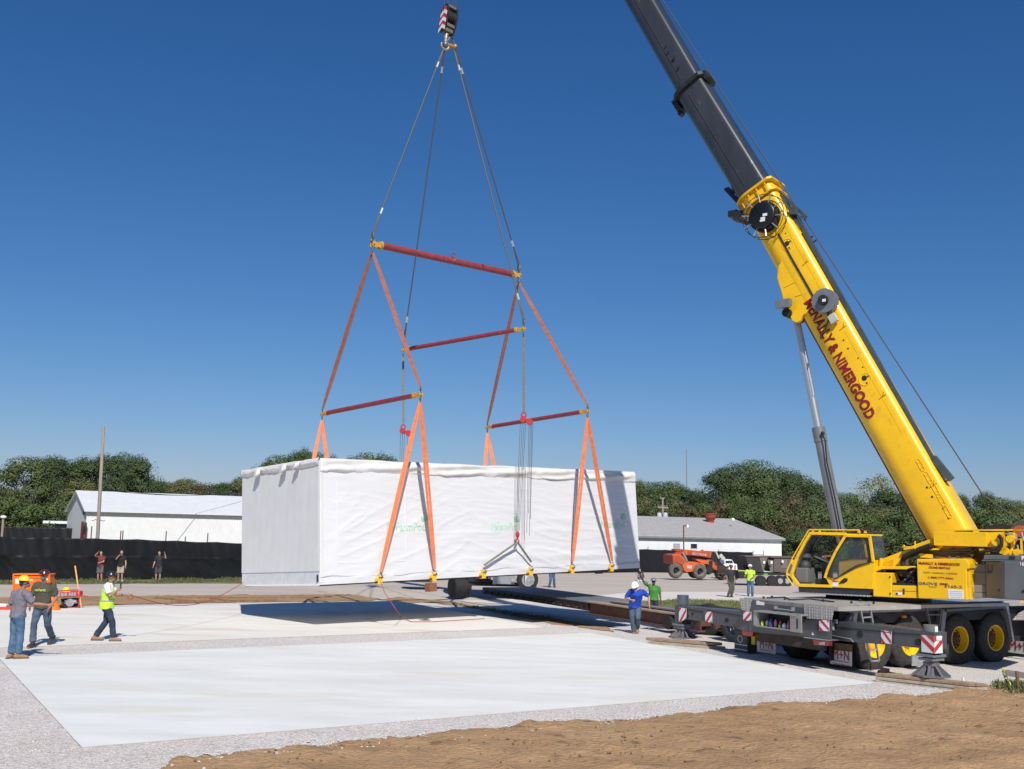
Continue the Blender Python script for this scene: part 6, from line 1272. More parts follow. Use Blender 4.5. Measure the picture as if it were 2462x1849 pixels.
zt1 = jf1; zt2 = jf2
mats("timber_mat", [(2101, 1616), (2328, 1641), (2374, 1642)], zt1 - .005, .24, "dark layered timber mat under the near outrigger foot")
mats("timber_mat", [(1553, 1531), (1700, 1543), (1741, 1544)], zt2 - .005, .30, "stacked timber mats under the left outrigger foot, cut end facing right")
mats("timber_mat", [(1430, 1525), (1556, 1539), (1600, 1530)], -.03, .12, "flat dark timbers left of the left outrigger foot", 1)
for (x, y, t) in ((2128, 1628, "left one"), (2226, 1641, "middle one")):
    p = G(x, y + 2); m = MB(); m.cbox(p + Z*.07, .16, .14, .3, CE, CN_, Z); m.build("wood_stake", WOOD, label="short wooden stake standing before the near timber mat, %s" % t, cat="stake", group="stakes before the near mat")
p = G(2316, 1655); MB().cbox(p + Z*.10, .05, .04, .26, CE, CN_, Z).build("white_stake", WHT, label="small white marker stake at the near timber mat's front", cat="stake")
# taped plank bottom right
pk = empty("plank_barrier", G(2450, 1672), "grey plank on short stakes wrapped in yellow tape at the right edge", "barrier"); a_, b_ = G(2413, 1664), G(2475, 1672); a_ = a_ + Z*.42; b_ = b_ + Z*.40
MB().bar(a_, b_ + (b_ - a_)*.5, .04, .13).build("plank", mat("grey_plank", (.30, .28, .26), .85, 0, .2, 6), pk)
for x, y in ((2449, 1672),): q = G(x, y); MB().box(q - V((.03, .0, .0)), V((.05, 0, 0)), V((0, .04, 0)), Z*.5).build("stake", RUST, pk)
MB().bar(G(2428, 1662) + Z*.04, a_ + Z*.02, .03, .03).build("stake", mat("grey_plank", (0, 0, 0)), pk)
TAPE = mat("yellow_tape", (.62, .62, .05), .5); q = a_ - V((0, .03, 0)); tp_m = MB()
for i in range(6): tp_m.cyl(q + V((.02*i - .03, 0, .09 - .03*i)), q + V((.09 - .01*i, -.01, .04 - .035*i)), .02, n=5)
tp_m.tube([q - Z*.02, q + V((.12, -.02, -.2)), G(2432, 1668) + Z*.03], .014, 5); tp_m.tube([q + V((.3, -.02, -.06)), q.lerp(b_, .6) - Z*.1 - V((0, .03, 0)), b_ + (b_ - a_)*.4 - Z*.09 - V((0, .03, 0))], .012, 5); tp_m.build("tape", TAPE, pk)
# rusty pipes on the soil strip
for i, (a_, b_, r_) in enumerate((((371, 1443.5), (470, 1452), .07), ((371, 1443), (800, 1441), .06), ((412, 1454.5), (668, 1449.5), .075), ((505, 1443.5), (560, 1450), .06))):
    p, q = G(*a_) + Z*r_, G(*b_) + Z*r_; m = MB(); k = 8; m.tube([p.lerp(q, t/k) + Z*.03*noise.noise(V((t, i, 0))) for t in range(k + 1)], r_, 8); m.build("rusty_pipe", mat("rusty_pipe_brown", (.13, .07, .035), .85, 0, .35, 5, rgb2=(.26, .15, .08)), label="long rusty brown pole lying on the soil strip, " + ["short one slanting from the left end", "long upper one", "lower front one", "short one crossing in the middle"][i], cat="pole", group="poles lying on the soil strip")
# ------------------------------------------------------------------ flatbed trailer
nA, nB = atz(1160, 1413, .55), atz(1632, 1481, .55); TD = (nB - nA).normalized(); TN = V((TD.y, -TD.x, 0)); TN = TN if TN.dot(V((-1, -1, 0))) > 0 else -TN; TW = 2.6
tr = empty("flatbed_trailer", nA.lerp(nB, .5) - Z*.8, "long low flatbed trailer with a bare dark deck, running behind the walking man in blue", "trailer")
TL_ = (nB - nA).length
def TT(t, w_, z): return V((nA.x, nA.y, 0)) + TD*t - TN*w_ + Z*z
deckm = mat("trailer_deck_slate", (.12, .135, .16), .6, .1, .2, 2, rgb2=(.18, .195, .22)); td = 9.2
m = MB(); m.box(TT(0, .03, .50), TD*td, -TN*(TW - .06), Z*.07); m.build("deck", deckm, tr)
m = MB(); m.box(TT(0, 0, .30), TD*td, -TN*.06, Z*.25)
m.build("side_rail", mat("trailer_black", (.02, .02, .022), .5, .1, .3, 6), tr)
m = MB()
for i in range(15): m.box(TT(.3 + i*.6, -.03, .31), TD*.24, TN*-.0 + TN*.03, Z*.14); m.cut()
m.build_each("stake_pocket", mat("pocket_red", (.045, .014, .012), .7), tr); m = MB()
for i in range(14): m.box(TT(.62 + i*.6, -.03, .33), TD*.12, TN*.03, Z*.05); m.cut()
m.build_each("reflector", mat("reflector_white", (.10, .09, .085), .6), tr)
tanm = mat("trailer_tan_rail", (.36, .26, .19), .7, .1, .2, 4); rst = mat("trailer_rust_web", (.10, .05, .035), .8, .1, .3, 5)
for w_, c_ in ((.0, tanm), (1.0, mat("trailer_grey_rail", (.27, .22, .20), .6, .2, .2, 4))):
    m = MB(); m.box(TT(td, w_, .56), TD*(TL_ - td + 1.0), -TN*.30, Z*.05); m.build("beam_flange", c_, tr); m = MB(); m.box(TT(td, w_ + .10, .18), TD*(TL_ - td + 1.0), -TN*.05, Z*.38); m.box(TT(td, w_, .13), TD*(TL_ - td + 1.), -TN*.30, Z*.05); m.build("beam_web", rst, tr)
m = MB()
for i in range(9): m.box(TT(td + .5 + i*1.1, .32, .25), TD*.12, -TN*.7, Z*.2)
m.build("cross_member", rst, tr)
m = MB(); m.box(TT(-.1, .5, .20), TD*(td), -TN*(TW - 1.), Z*.12); m.build("underframe", BLK, tr)
m = MB(); m.box(TT(TL_ - 1.8, 1.2, .0), TD*6.2, -TN*1.2, Z*.75); m.build("bogie_frame", BLK, tr)
rimc = mat("polished_rim", (.55, .56, .60), .22, 1, .1, 6); btr = mat("black_tyre", (.016, .016, .017), .8, 0, .3, 14)
for x, y in ((1699, 1513), (1764, 1526)):
    dpt = {1699: 33.9, 1764: 31.8}[x]; p = aty(x, y, dpt); wheel(tr, V((p.x, p.y, tz(p.x, p.y) + .54)), (TN*.75 + V((-.3, -.9, 0))*.6), .50, .28, .29, rimc, .16, lug=.004, tm=btr, hub=DKG)
m = MB(); m.cyl(TT(TL_ + .2, -.2, .35), TT(TL_ + .3, .5, .35), .2, n=12); m.cyl(TT(TL_ - .5, -.1, .3), TT(TL_ - .5, .5, .3), .22, n=12); m.build("air_tank", BLK, tr)
rm_ = empty("loading_ramp", G(1800, 1552), "grey ramp end with a white curl mark below the crane's left tail lamp", "ramp"); p = aty(1797, 1538, 29.2); m = MB(); m.cbox(V((p.x, p.y, .22)), .53, .5, .70, CN_, CE, Z); m.build("ramp_body", mat("ramp_grey_green", (.06, .075, .065), .6), rm_, bevel=.03)
m = MB(); q = V((p.x, p.y, .32)) - CE*.26; m.torus(q + Z*.02, CE, .09, .012, 16, 6); m.box(q - CN_*.22 - Z*.14 - CE*.01, CN_*.5, CE*.01, Z*.02); m.box(q - CN_*.22 - Z*.27 - CE*.01, CN_*.5, CE*.01, Z*.02); m.build("ramp_mark", WHT, rm_)
MB().cbox(aty(1814, 1536, 28.8), .14, .1, .3, CN_, CE, Z).build("warning_tag", mat("tag_yellow", (.65, .50, .03), .5), rm_)
# road tractor under the far end of the module
tk = empty("road_tractor", G(1190, 1424), "black and silver road tractor seen under the lifted module", "truck"); dT = 56.; 
def tp3(x, y, d=dT): return aty(x, y, d)
m = MB(); 
for i in range(3): p = tp3(1098 + i*7, 1403, dT - .2 + i*.5); m.cyl(V((p.x, p.y, .10)) + TN*.3, V((p.x, p.y, .10)) - TN*.32, .52, n=26); m.cut()
m.build_each("drive_wheel", BLK, tk)
def tbox(n_, x0, y0, x1, y1, d, dep, mt_, bev=0.): a_, b_ = tp3(x0, y0, d), tp3(x1, y1, d); return MB().box(V((a_.x, d, b_.z)), V((b_.x - a_.x, 0, 0)), V((0, dep, 0)), Z*(a_.z - b_.z)).build(n_, mt_, tk, bevel=bev)
tbox("fifth_wheel_frame", 1092, 1350, 1180, 1400, dT + .4, 1.2, DKG); tbox("lower_frame", 1130, 1395, 1290, 1412, dT + .5, 1., BLK); tbox("step_box", 1193, 1340, 1230, 1405, dT, .8, mat("box_silver", (.42, .45, .47), .35, .5, .1, 5), .02); tbox("tool_cover", 1186, 1340, 1192, 1405, dT - .05, .8, mat("trim_pale", (.5, .51, .53), .4), .01)
tbox("step_box", 1231, 1340, 1237, 1405, dT, .8, mat("box_silver", (0, 0, 0))); tbox("upper_body", 1090, 1290, 1290, 1352, dT + .6, 2., mat("tractor_white", (.6, .6, .6), .4)); tbox("battery_box", 1240, 1385, 1262, 1402, dT, .6, mat("box_warm", (.40, .36, .32), .5), .02)
tbox("deflector", 1174, 1352, 1181, 1392, dT - .1, .1, GALV); tbox("deflector", 1256, 1358, 1262, 1392, dT - .1, .1, GALV); tbox("tail_lamp", 1122, 1380, 1132, 1386, dT - .1, .1, RED); tbox("tail_lamp", 1144, 1387, 1152, 1391, dT - .1, .1, RED)
m = MB(); p = tp3(1270, 1394, dT - .3); m.lathe(V((p.x, p.y, p.z)), V((.3, -1, 0)), [(.55, -.3), (.56, 0), (.36, .01), (.34, -.04)], 26); m.build("front_wheel", BLK, tk); m = MB(); m.lathe(V((p.x, p.y, p.z)), V((.3, -1, 0)), [(.35, 0), (.33, -.05), (.1, -.1), (.1, .03), (0, .03)], 20)
for i in range(8): a_ = i*.785; m.cyl(p + V((.1*math.cos(a_), -.02, .1*math.sin(a_))), p + V((.32*math.cos(a_) + .0, -.03, .32*math.sin(a_))), .025, n=5)
m.build("front_rim", CHR, tk); MB().prism([tp3(1262, 1372, dT - .5), tp3(1273, 1374, dT - .5), tp3(1272, 1382, dT - .5), tp3(1266, 1392, dT - .5), tp3(1263, 1402, dT - .5)], V((0, .4, 0))).build("fender", mat("fender_cream", (.6, .58, .53), .4), tk)
tbox("hitch_step", 1230, 1396, 1268, 1401, dT - .2, .3, GALV)
dmp = empty("dumpster", G(1035, 1401), "dark green flat-bottomed bin behind the brown hanging block", "bin"); a_, b_ = aty(990, 1370, 60), aty(1062, 1401, 60)
MB().prism([V((a_.x, 60, b_.z + .0)), V((b_.x - .6, 60, b_.z)), V((b_.x, 60, b_.z + .7)), V((b_.x, 60, b_.z + 1.2)), V((a_.x - .4, 60, b_.z + 1.2)), V((a_.x - .4, 60, b_.z + .5))], V((0, 1.6, 0))).build("bin_body", mat("bin_green", (.02, .035, .022), .6, 0, .2, 5), dmp)
# ------------------------------------------------------------------ telehandler
yt_ = 88.; th_ = empty("telehandler", G(1690, 1390), "orange telehandler parked on the lot before the black fence", "telehandler"); TO = mat("telehandler_orange", (.60, .12, .03), .4, 0, .12, 2, coat=.2); TOD = mat("boom_orange", (.38, .07, .025), .45, 0, .12, 2)
tpl = PL(V((15, yt_, 0)), V((.30, -.954, 0)))
def ts(n_, pts, off, th__, mt_, bev=.03): m = MB(); tpl.slab(m, pts, off, th__); return m.build(n_, mt_, th_, bevel=bev)
ts("body", [(1617, 1343), (1617, 1333), (1636, 1332), (1653, 1350), (1672, 1351), (1692, 1356), (1698, 1362), (1676, 1362), (1667, 1374), (1651, 1376), (1645, 1372), (1640, 1358), (1628, 1354), (1618, 1356)], .2, 1.5, TO)
ts("counterweight", [(1617.5, 1335), (1633, 1335), (1648, 1350), (1640, 1358), (1628, 1353), (1618, 1355)], .28, 1.8, TOD)
bo_ = ts("boom", [(1641, 1320.5), (1659, 1322), (1711.5, 1327.5), (1709, 1342), (1680, 1337), (1650, 1334.5)], -.2, .7, TO); ts("boom_side_panel", [(1653, 1324), (1709, 1328.5), (1707.5, 1341), (1680, 1337), (1654, 1333)], -.17, .03, TOD, 0)
ts("boom_rear", [(1622, 1320), (1641, 1321), (1640, 1325.5), (1624, 1325)], -.2, .7, TOD)
a_, b_ = tpl.px(1664, 1331, -.12), tpl.px(1700, 1334.5, -.12); text("SKYTRAK", mat("letter_pale", (.62, .42, .38), .5), bo_, (a_ + b_)/2, (b_ - a_), Z, (b_ - a_).length, .21, .01, .02)
ts("cab_frame", [(1660, 1336), (1706, 1341), (1704, 1352), (1690, 1350), (1664, 1348)], -.4, .8, DKG); ts("engine_cover", [(1672, 1344), (1700, 1347), (1706, 1357), (1690, 1356), (1678, 1350)], .1, .6, TO)
ts("sticker", [(1652, 1359), (1664, 1359.5), (1663, 1367.5), (1652, 1366.5)], .22, .02, mat("sticker_lilac", (.45, .40, .46), .5), 0)
for p_ in (((1640, 1326), (1651, 1349)), ((1642.5, 1326), (1653, 1349.5))): MB().cyl(tpl.px(*p_[0], .25), tpl.px(*p_[1], .25), .05, n=8).build("lift_ram", GALV, th_)
m = MB(); tpl.slab(m, [(1633, 1334), (1648, 1328), (1641, 1326), (1627, 1326), (1622, 1334)], -.1, .4); m.build("boom_pivot", TOD, th_)
tyt = mat("dusty_big_tyre", (.07, .06, .05), .9, 0, .35, 5, bump=.4, bsc=10, rgb2=(.17, .145, .12)); 
for x, y, d_ in ((1627, 1372, .35), (1684.5, 1374.5, .35)): wheel(th_, tpl.px(x, y, d_), (tpl.n + V((.0, 0, 0))), .60, .46, .34, mat("rim_grey", (.30, .29, .28), .5, .3, .1, 5), .34, lug=.035, tm=tyt, n=36, hub=DKG)
for x, y, d_ in ((1673, 1373, -1.6), (1737, 1377, -.9)): wheel(th_, tpl.px(x, y, d_), tpl.n, .58, .46, .34, DKG, .2, lug=.035, tm=tyt, n=36)
ts("front_axle", [(1700, 1355), (1708, 1345), (1714, 1350), (1713, 1378), (1706, 1382), (1699, 1372)], .0, .6, DKG); ts("front_frame", [(1697, 1352), (1710, 1346), (1722, 1352), (1725, 1362), (1724, 1372), (1715, 1366), (1704, 1358)], -.3, .4, TO)
ts("boom_head", [(1711.5, 1327), (1722, 1328), (1728, 1345), (1732, 1352), (1746, 1362), (1747, 1372), (1728, 1368), (1716, 1356), (1710, 1345)], -.3, .5, BLK); ts("work_light_box", [(1700, 1346), (1709, 1345.5), (1709, 1356), (1700, 1357)], .0, .2, mat("box_khaki", (.22, .17, .12), .6))
m = MB(); m.bar(tpl.px(1720, 1327, -.3), tpl.px(1727, 1343, -.3), .12, .3, up=tpl.n); m.bar(tpl.px(1731, 1334, -.2), tpl.px(1741, 1345, -.2), .3, .1, up=tpl.n); m.build("attachment_plate", mat("plate_pale", (.5, .48, .42), .6), th_)
m = MB()
for i in range(9): m.cyl(tpl.px(1726 + i*2.7, 1362 + (i % 2)*3, .1), tpl.px(1727 + i*2.7, 1383 - (i % 3)*3, .1), .035, n=5)
for y in (1362, 1368, 1379): m.cyl(tpl.px(1724, y, .1), tpl.px(1752, y + .5, .1), .045, n=5)
m.build("fork_carriage", mat("carriage_rust", (.07, .045, .035), .7), th_); m = MB(); m.cyl(tpl.px(1688.5, 1326, -.4), tpl.px(1688.5, 1321.5, -.4), .09, n=8); m.build("beacon", TOD, th_)
# white pickup behind the telehandler
pk_ = empty("pickup_truck", G(1752, 1388), "white pickup truck half hidden behind the telehandler", "pickup truck"); pp_ = PL(V((17, 92, 0)), V((0, -1, 0)))
def pb(n_, pts, off, t__, mt_, bev=.06): m = MB(); pp_.slab(m, pts, off, t__); return m.build(n_, mt_, pk_, bevel=bev)
pb("body", [(1740, 1357), (1772, 1356), (1775, 1380), (1738, 1381)], 0, 4., WHT); pb("cab_roof", [(1741, 1346), (1760, 1345.5), (1766, 1356), (1742, 1357)], -.3, 1.8, WHT); pb("rear_window", [(1744, 1348), (1760, 1347.5), (1763, 1354), (1745, 1354.5)], -.28, .03, DKG, 0); pb("grille", [(1743, 1362), (1752, 1362), (1752, 1366), (1743, 1366)], .03, .03, DKG, 0)
for x in (1748, 1768): m = MB(); c_ = pp_.px(x, 1383, .05); m.cyl(c_, c_ + V((0, .3, 0)), .38, n=18); m.build("wheel", BLK, pk_)
pb("tail_light", [(1766, 1359), (1769, 1359), (1769, 1369), (1766, 1369)], .03, .03, RED, 0)
# HVAC units on a gooseneck trailer
yh = 78.; ht_ = empty("equipment_trailer", G(1830, 1405), "black equipment trailer carrying brown machine units, left of the crane cab", "trailer"); hp = PL(V((18, yh, 0)), V((.12, -.99, 0)))
def hs(n_, pts, off, t__, mt_, par, bev=.02): m = MB(); hp.slab(m, pts, off, t__); return m.build(n_, mt_, par, bevel=bev)
hs("deck", [(1775, 1377), (1905, 1379), (1905, 1383), (1775, 1383)], 0, 2.4, BLK, ht_); hs("dovetail", [(1775, 1372.5), (1808, 1374), (1808, 1384), (1801, 1391), (1777, 1391)], .1, 2.4, BLK, ht_); hs("marker_strip", [(1775, 1370.5), (1801, 1371.5), (1801, 1374), (1775, 1373.5)], .12, .1, mat("strip_lime", (.40, .42, .08), .6), ht_, 0)
hs("marker_light", [(1836, 1379.5), (1846, 1379.5), (1846, 1381.8), (1836, 1381.8)], .03, .03, mat("lime_mark", (.15, .55, .05), .4), ht_, 0)
for x in (1830, 1858, 1876, 1893): m = MB(); c_ = hp.px(x, 1397, .0); m.cyl(c_, c_ + V((0, .35, 0)), .40, n=20); o5 = m.build("wheel", BLK, ht_); m = MB(); m.cyl(c_ - V((0, .02, 0)), c_, .2, n=14); m.build("rim", CHR if x > 1870 else DKG, o5)
BRN = mat("unit_brown", (.115, .095, .082), .55, .1, .08, 3); BRL = mat("unit_brown_light", (.16, .135, .115), .55, .1, .06, 3)
h1 = empty("rooftop_unit", hp.px(1820, 1376, -1.2), "dark slanted machine unit at the left end of the equipment trailer", "machine unit", "brown units on the trailer")
hs("unit_body", [(1792, 1337.5), (1846, 1338.5), (1844, 1350), (1835, 1376), (1812, 1376), (1799, 1360)], -.2, 1.6, mat("unit_dark", (.03, .028, .028), .6), h1); hs("hood_side", [(1826, 1339), (1846, 1340), (1834, 1375)], -.18, .05, BRL, h1); hs("unit_top", [(1791, 1336), (1850, 1337.5), (1850, 1340), (1791, 1339)], -.15, 1.7, BRN, h1)
h2 = empty("rooftop_unit", hp.px(1875, 1376, -1.2), "brown box-shaped machine unit seen left of the crane cab", "machine unit", "brown units on the trailer")
hs("unit_body", [(1861, 1341), (1925, 1342), (1925, 1376), (1861, 1375.5)], -.3, 1.9, BRN, h2); hs("unit_top", [(1852, 1337.5), (1925, 1339), (1925, 1341.5), (1852, 1341)], -.2, 2.1, BRN, h2); hs("access_panel", [(1878, 1345), (1893, 1345), (1893, 1366), (1878, 1366)], -.28, .03, BRL, h2); hs("access_panel", [(1845, 1346), (1860, 1346), (1860, 1375), (1852, 1374)], -.4, 1.2, BRL, h2)
for x, y in ((1835, 1355), (1853, 1355), (1879.5, 1353)): m = MB(); c_ = hp.px(x, y, -.1); m.box(c_, V((.14, 0, 0)), V((0, .02, 0)), Z*.18); m.build("sticker", WHT, h1 if x < 1840 else h2)
# ------------------------------------------------------------------ generator, orange box and small things at left
gy = G(160, 1465).y; ge = empty("generator", G(160, 1469), "red portable generator on wheels at the edge of the far pad", "generator"); gp2 = PL(V((-14, gy - .1, 0)), V((.12, -.99, 0))); GR_D = mat("generator_red", (.52, .02, .022), .4, 0, .1, 5, coat=.3)
def gq(x, y, o=0.): return gp2.px(x, y, o)
m = MB(); ring = [(137, 1462), (136, 1428), (140, 1421), (187, 1418), (192, 1422), (190, 1448), (189, 1461)]
for o in (.0, -.55): m.tube([gq(*p, o) for p in ring] + [gq(137, 1462, o)], .022, 8)
for p in ring: m.cyl(gq(*p, 0), gq(*p, -.55), .018, n=6)
m.tube([gq(192, 1433, 0), gq(206, 1433, 0), gq(212, 1434, 0)], .018, 6); m.tube([gq(160, 1464, 0), gq(190, 1465, 0)], .025, 6); m.build("tube_frame", GR_D, ge, smooth=True)
m = MB(); gp2.slab(m, [(143, 1424), (190, 1422), (190, 1434), (143, 1437)], -.02, .5); m.build("control_panel", GR_D, ge, bevel=.02)
m = MB(); 
for x, y, w2 in ((150, 1430, .10), (158, 1429.5, .1), (168, 1429, .07), (174, 1429, .07), (180, 1428.5, .07)): m.cbox(gq(x, y, .0), w2, .03, .12, (1, 0, 0), (0, 1, 0), Z)
m.build("outlet", mat("outlet_grey", (.30, .31, .34), .5), ge)
m = MB(); rn = random.Random(3); gp2.slab(m, [(145, 1440), (186, 1438), (184, 1459), (150, 1460)], -.2, .3); m.build("engine_block", BLK, ge, bevel=.03)
m = MB(); m.cyl(gq(168, 1449, -.15), gq(168, 1449, .0), .14, n=18)
for i in range(9): m.cbox(gq(rn.uniform(150, 184), rn.uniform(1441, 1457), -.08), .08, .06, .05)
m.cyl(gq(173, 1446, -.1), gq(184, 1447, -.1), .07, n=12); m.build("engine_parts", mat("engine_silver", (.33, .33, .34), .4, .6, .3, 10), ge)
wheel(ge, gq(150, 1463, .18), gp2.n, .155, .10, .08, DKG, .04, lug=.002, tm=BLK, n=28); MB().tube([gq(188, 1464, 0), gq(196, 1466, .1), gq(203, 1468, .1)], .02, 6).build("handle", DKG, ge)
m = MB(); hcol = mat("yellow_helmet", (.80, .62, .02), .3, 0, .04, 6, coat=.4)
def dome(mb, c, r_, hgt, ax=(0, 0, 1), brim=(0, -1, 0), bl=.35, n=20):
    prof = [(r_*1.12, 0), (r_*1.12, .008), (r_*1.0, .02), (r_*.97, hgt*.35), (r_*.85, hgt*.68), (r_*.58, hgt*.9), (r_*.25, hgt*.99), (0, hgt)]
    mb.lathe(c, ax, prof, n); b = V(brim).normalized(); s_ = b.cross(V(ax)).normalized(); c = V(c)
    mb.prism([c + s_*r_*.75 + b*r_*.55, c + s_*r_*.5 + b*r_*(1.05 + bl), c - s_*r_*.5 + b*r_*(1.05 + bl), c - s_*r_*.75 + b*r_*.55], V(ax)*.012)
    for sg in (-.35, 0, .35): mb.bar(c + V(ax)*hgt*.93 + s_*sg*r_*.6 - b*r_*.45, c + V(ax)*hgt*.93 + s_*sg*r_*.6 + b*r_*.45, .012, .014, up=ax)
dome(m, gq(159, 1422.5, -.25), .15, .17, brim=(-1, -.3, 0)); m.build("hard_hat", hcol, label="yellow hard hat resting on top of the red generator", cat="hard hat", smooth=True)
oy = G(80, 1440).y; ob = empty("equipment_case", G(75, 1446), "bright orange upright machine case behind the two men at left", "machine case"); opl = PL(V((-17, oy, 0)), V((.05, -1, 0))); ORG = mat("case_orange", (.80, .17, .01), .45, 0, .08, 3)
def oq(n_, pts, o, t__, mt_, bev=.0): m = MB(); opl.slab(m, pts, o, t__); return m.build(n_, mt_, ob, bevel=bev)
oq("case_body", [(30.5, 1380), (120, 1380), (120, 1428), (31, 1428)], 0, .5, ORG, .02); oq("case_lid_rim", [(30, 1379.5), (120.5, 1379.5), (120.5, 1383), (30, 1383)], .04, .6, ORG, .01); oq("shadow_slot", [(34, 1383.5), (118, 1383.5), (118, 1385), (34, 1385)], .012, .02, DKG)
oq("case_rail", [(30, 1387), (120.5, 1387), (120.5, 1389.5), (30, 1389.5)], .03, .04, ORG, .005); oq("case_post", [(30, 1383), (33.5, 1383), (33.5, 1428), (30, 1428)], .04, .05, ORG, .005); oq("case_post", [(117, 1383), (120.5, 1383), (120.5, 1428), (117, 1428)], .04, .05, ORG, .005)
oq("notice", [(36.5, 1391), (55, 1391), (55, 1403.5), (36.5, 1403.5)], .01, .01, WHT); oq("notice", [(69, 1391.5), (79, 1391.5), (79, 1397), (69, 1397)], .01, .01, mat("notice_pale_blue", (.40, .42, .50), .5)); oq("notice", [(108, 1390.5), (115, 1390.5), (115, 1394.5), (108, 1394.5)], .01, .01, WHT)
for i in range(3): m = MB(); opl.slab(m, [(74 + i*1.6, 1431 + i*3), (84, 1431 + i*3), (82, 1434 + i*3), (72 + i*1.6, 1434 + i*3)], .3, .02); m.build("stripe_board", WARNW if i % 2 else WARNR, ob)
oc_ = empty("orange_cover", G(123, 1471), "bright orange plastic cover on the ground left of the generator", "cover"); m = MB(); a_ = G(120, 1471); 
m.loft([[a_ + V((math.cos(t)*r_*(1.1), math.sin(t)*r_*.7, z)) for t in [k*math.pi/6 for k in range(12)]] for r_, z in ((.33, 0), (.34, .06), (.24, .3), (.12, .48), (.08, .52))]); m.build("cover_body", mat("cone_orange", (.85, .16, .01), .5, 0, .1, 8), oc_, smooth=True)
oc2 = empty("red_tray", G(0, 1471), "red and white low tray on the pad at the left picture edge", "tray"); a_ = G(-6, 1471); m = MB(); m.box(a_ + V((-.2, 0, 0)), V((.72, 0, 0)), V((0, .4, 0)), Z*.16); m.build("tray_body", mat("tray_red", (.62, .05, .03), .5), oc2, bevel=.02); MB().box(a_ + V((-.1, .05, .165)), V((.35, 0, 0)), V((0, .2, 0)), Z*.10).build("tray_load", WHT, oc2, bevel=.02)
st_ = empty("marker_stake", G(197, 1467), "tall thin orange survey stake leaning beside the generator", "stake"); sp_ = PL(V((-14, gy - .25, 0)), V((0, -1, 0)))
MB().bar(sp_.px(196.5, 1467), sp_.px(180.5, 1360.5), .045, .02, up=(0, 1, 0)).build("stake", mat("stake_orange", (.70, .36, .12), .7, 0, .2, 9), st_)
# air hoses on the gravel near the walking man
hs_ = [G(1480, 1515), G(1500, 1513), G(1530, 1514), G(1560, 1511), G(1600, 1514), G(1640, 1520)]; MB().tube([p + Z*.02 for p in hs_], .02, 5).build("air_hose", BLK, label="black hose on the gravel behind the walking man's feet", cat="hose")
# ------------------------------------------------------------------ people
def ringpts(c, ax, side, rx, ry, n=14):
    ax = ax.normalized(); s = (side - ax*side.dot(ax)).normalized(); f = ax.cross(s)
    return [c + s*rx*math.cos(2*math.pi*i/n) + f*ry*math.sin(2*math.pi*i/n) for i in range(n)]
def limb(mb, pts, rads, side=V((1, 0, 0)), n=12, c0=1., c1=1.):
    """tapered rounded tube through pts (round caps)"""
    rings = []
    P_ = [V(p) for p in pts]; Rr = [(r, r) if not isinstance(r, tuple) else r for r in rads]
    a0 = (P_[1] - P_[0]).normalized(); a1 = (P_[-1] - P_[-2]).normalized()
    for t in (-1, -.7): k = math.sqrt(1 - t*t) + .02; rings.append(ringpts(P_[0] + a0*t*min(Rr[0])*c0, a0, side, Rr[0][0]*k, Rr[0][1]*k, n))
    for i, p in enumerate(P_):
        a = a0 if i == 0 else a1 if i == len(P_) - 1 else ((P_[i] - P_[i - 1]).normalized() + (P_[i + 1] - P_[i]).normalized())
        sd = side if abs(a.normalized().dot(side)) < .93 else V((0, 0, 1)); rings.append(ringpts(p, a, sd, Rr[i][0], Rr[i][1], n))
    for t in (.7, 1): k = math.sqrt(1 - t*t) + .02; rings.append(ringpts(P_[-1] + a1*t*min(Rr[-1])*c1, a1, side if abs(a1.dot(side)) < .93 else V((0, 0, 1)), Rr[-1][0]*k, Rr[-1][1]*k, n))
    mb.loft(rings)
def fuse(mb, name, mt, parent, vox, folds=0., seed=0):
    o = mb.build(name + "_raw", mt, parent, local=True); md = o.modifiers.new("r", 'REMESH'); md.mode = 'VOXEL'; md.voxel_size = vox; md.use_smooth_shade = True
    sm = o.modifiers.new("s", 'SMOOTH'); sm.factor = .5; sm.iterations = 2
    dg = bpy.context.evaluated_depsgraph_get(); me = bpy.data.meshes.new_from_object(o.evaluated_get(dg)); me.name = name; bpy.data.objects.remove(o)
    if folds:
        me.update(); nn = [v.normal.copy() for v in me.vertices]
        for v, n_ in zip(me.vertices, nn):
            q = v.co; v.co = q + n_*folds*(noise.noise(V((q.x*7 + seed, q.y*7, q.z*9 + q.x*6)))*1.1 + .5*noise.noise(V((q.x*18, q.y*18 + seed, q.z*14))))
    for p in me.polygons: p.use_smooth = True
    r = bpy.data.objects.new(name, me); col.objects.link(r); r.parent = parent; return r
DEF = dict(pel=(0, 0, .95), che=(0, .01, 1.32), nk=(0, 0, 1.50), hd=(0, .03, 1.665), face=(0, 1, 0),
           hL=(-.10, 0, .92), kL=(-.11, .03, .50), aL=(-.12, -.02, .09), hR=(.10, 0, .92), kR=(.11, .03, .50), aR=(.12, -.02, .09),
           sL=(-.195, 0, 1.44), eL=(-.26, -.02, 1.16), wL=(-.27, .06, .90), sR=(.195, 0, 1.44), eR=(.26, -.02, 1.16), wR=(.27, .06, .90), tL=(0, 1, 0), tR=(0, 1, 0), fatt=1., hand=.0)
def cloth(n, c, r=.85, v=.12): return mat(n, c, r, 0, v, 6, bump=.25, bsc=14)
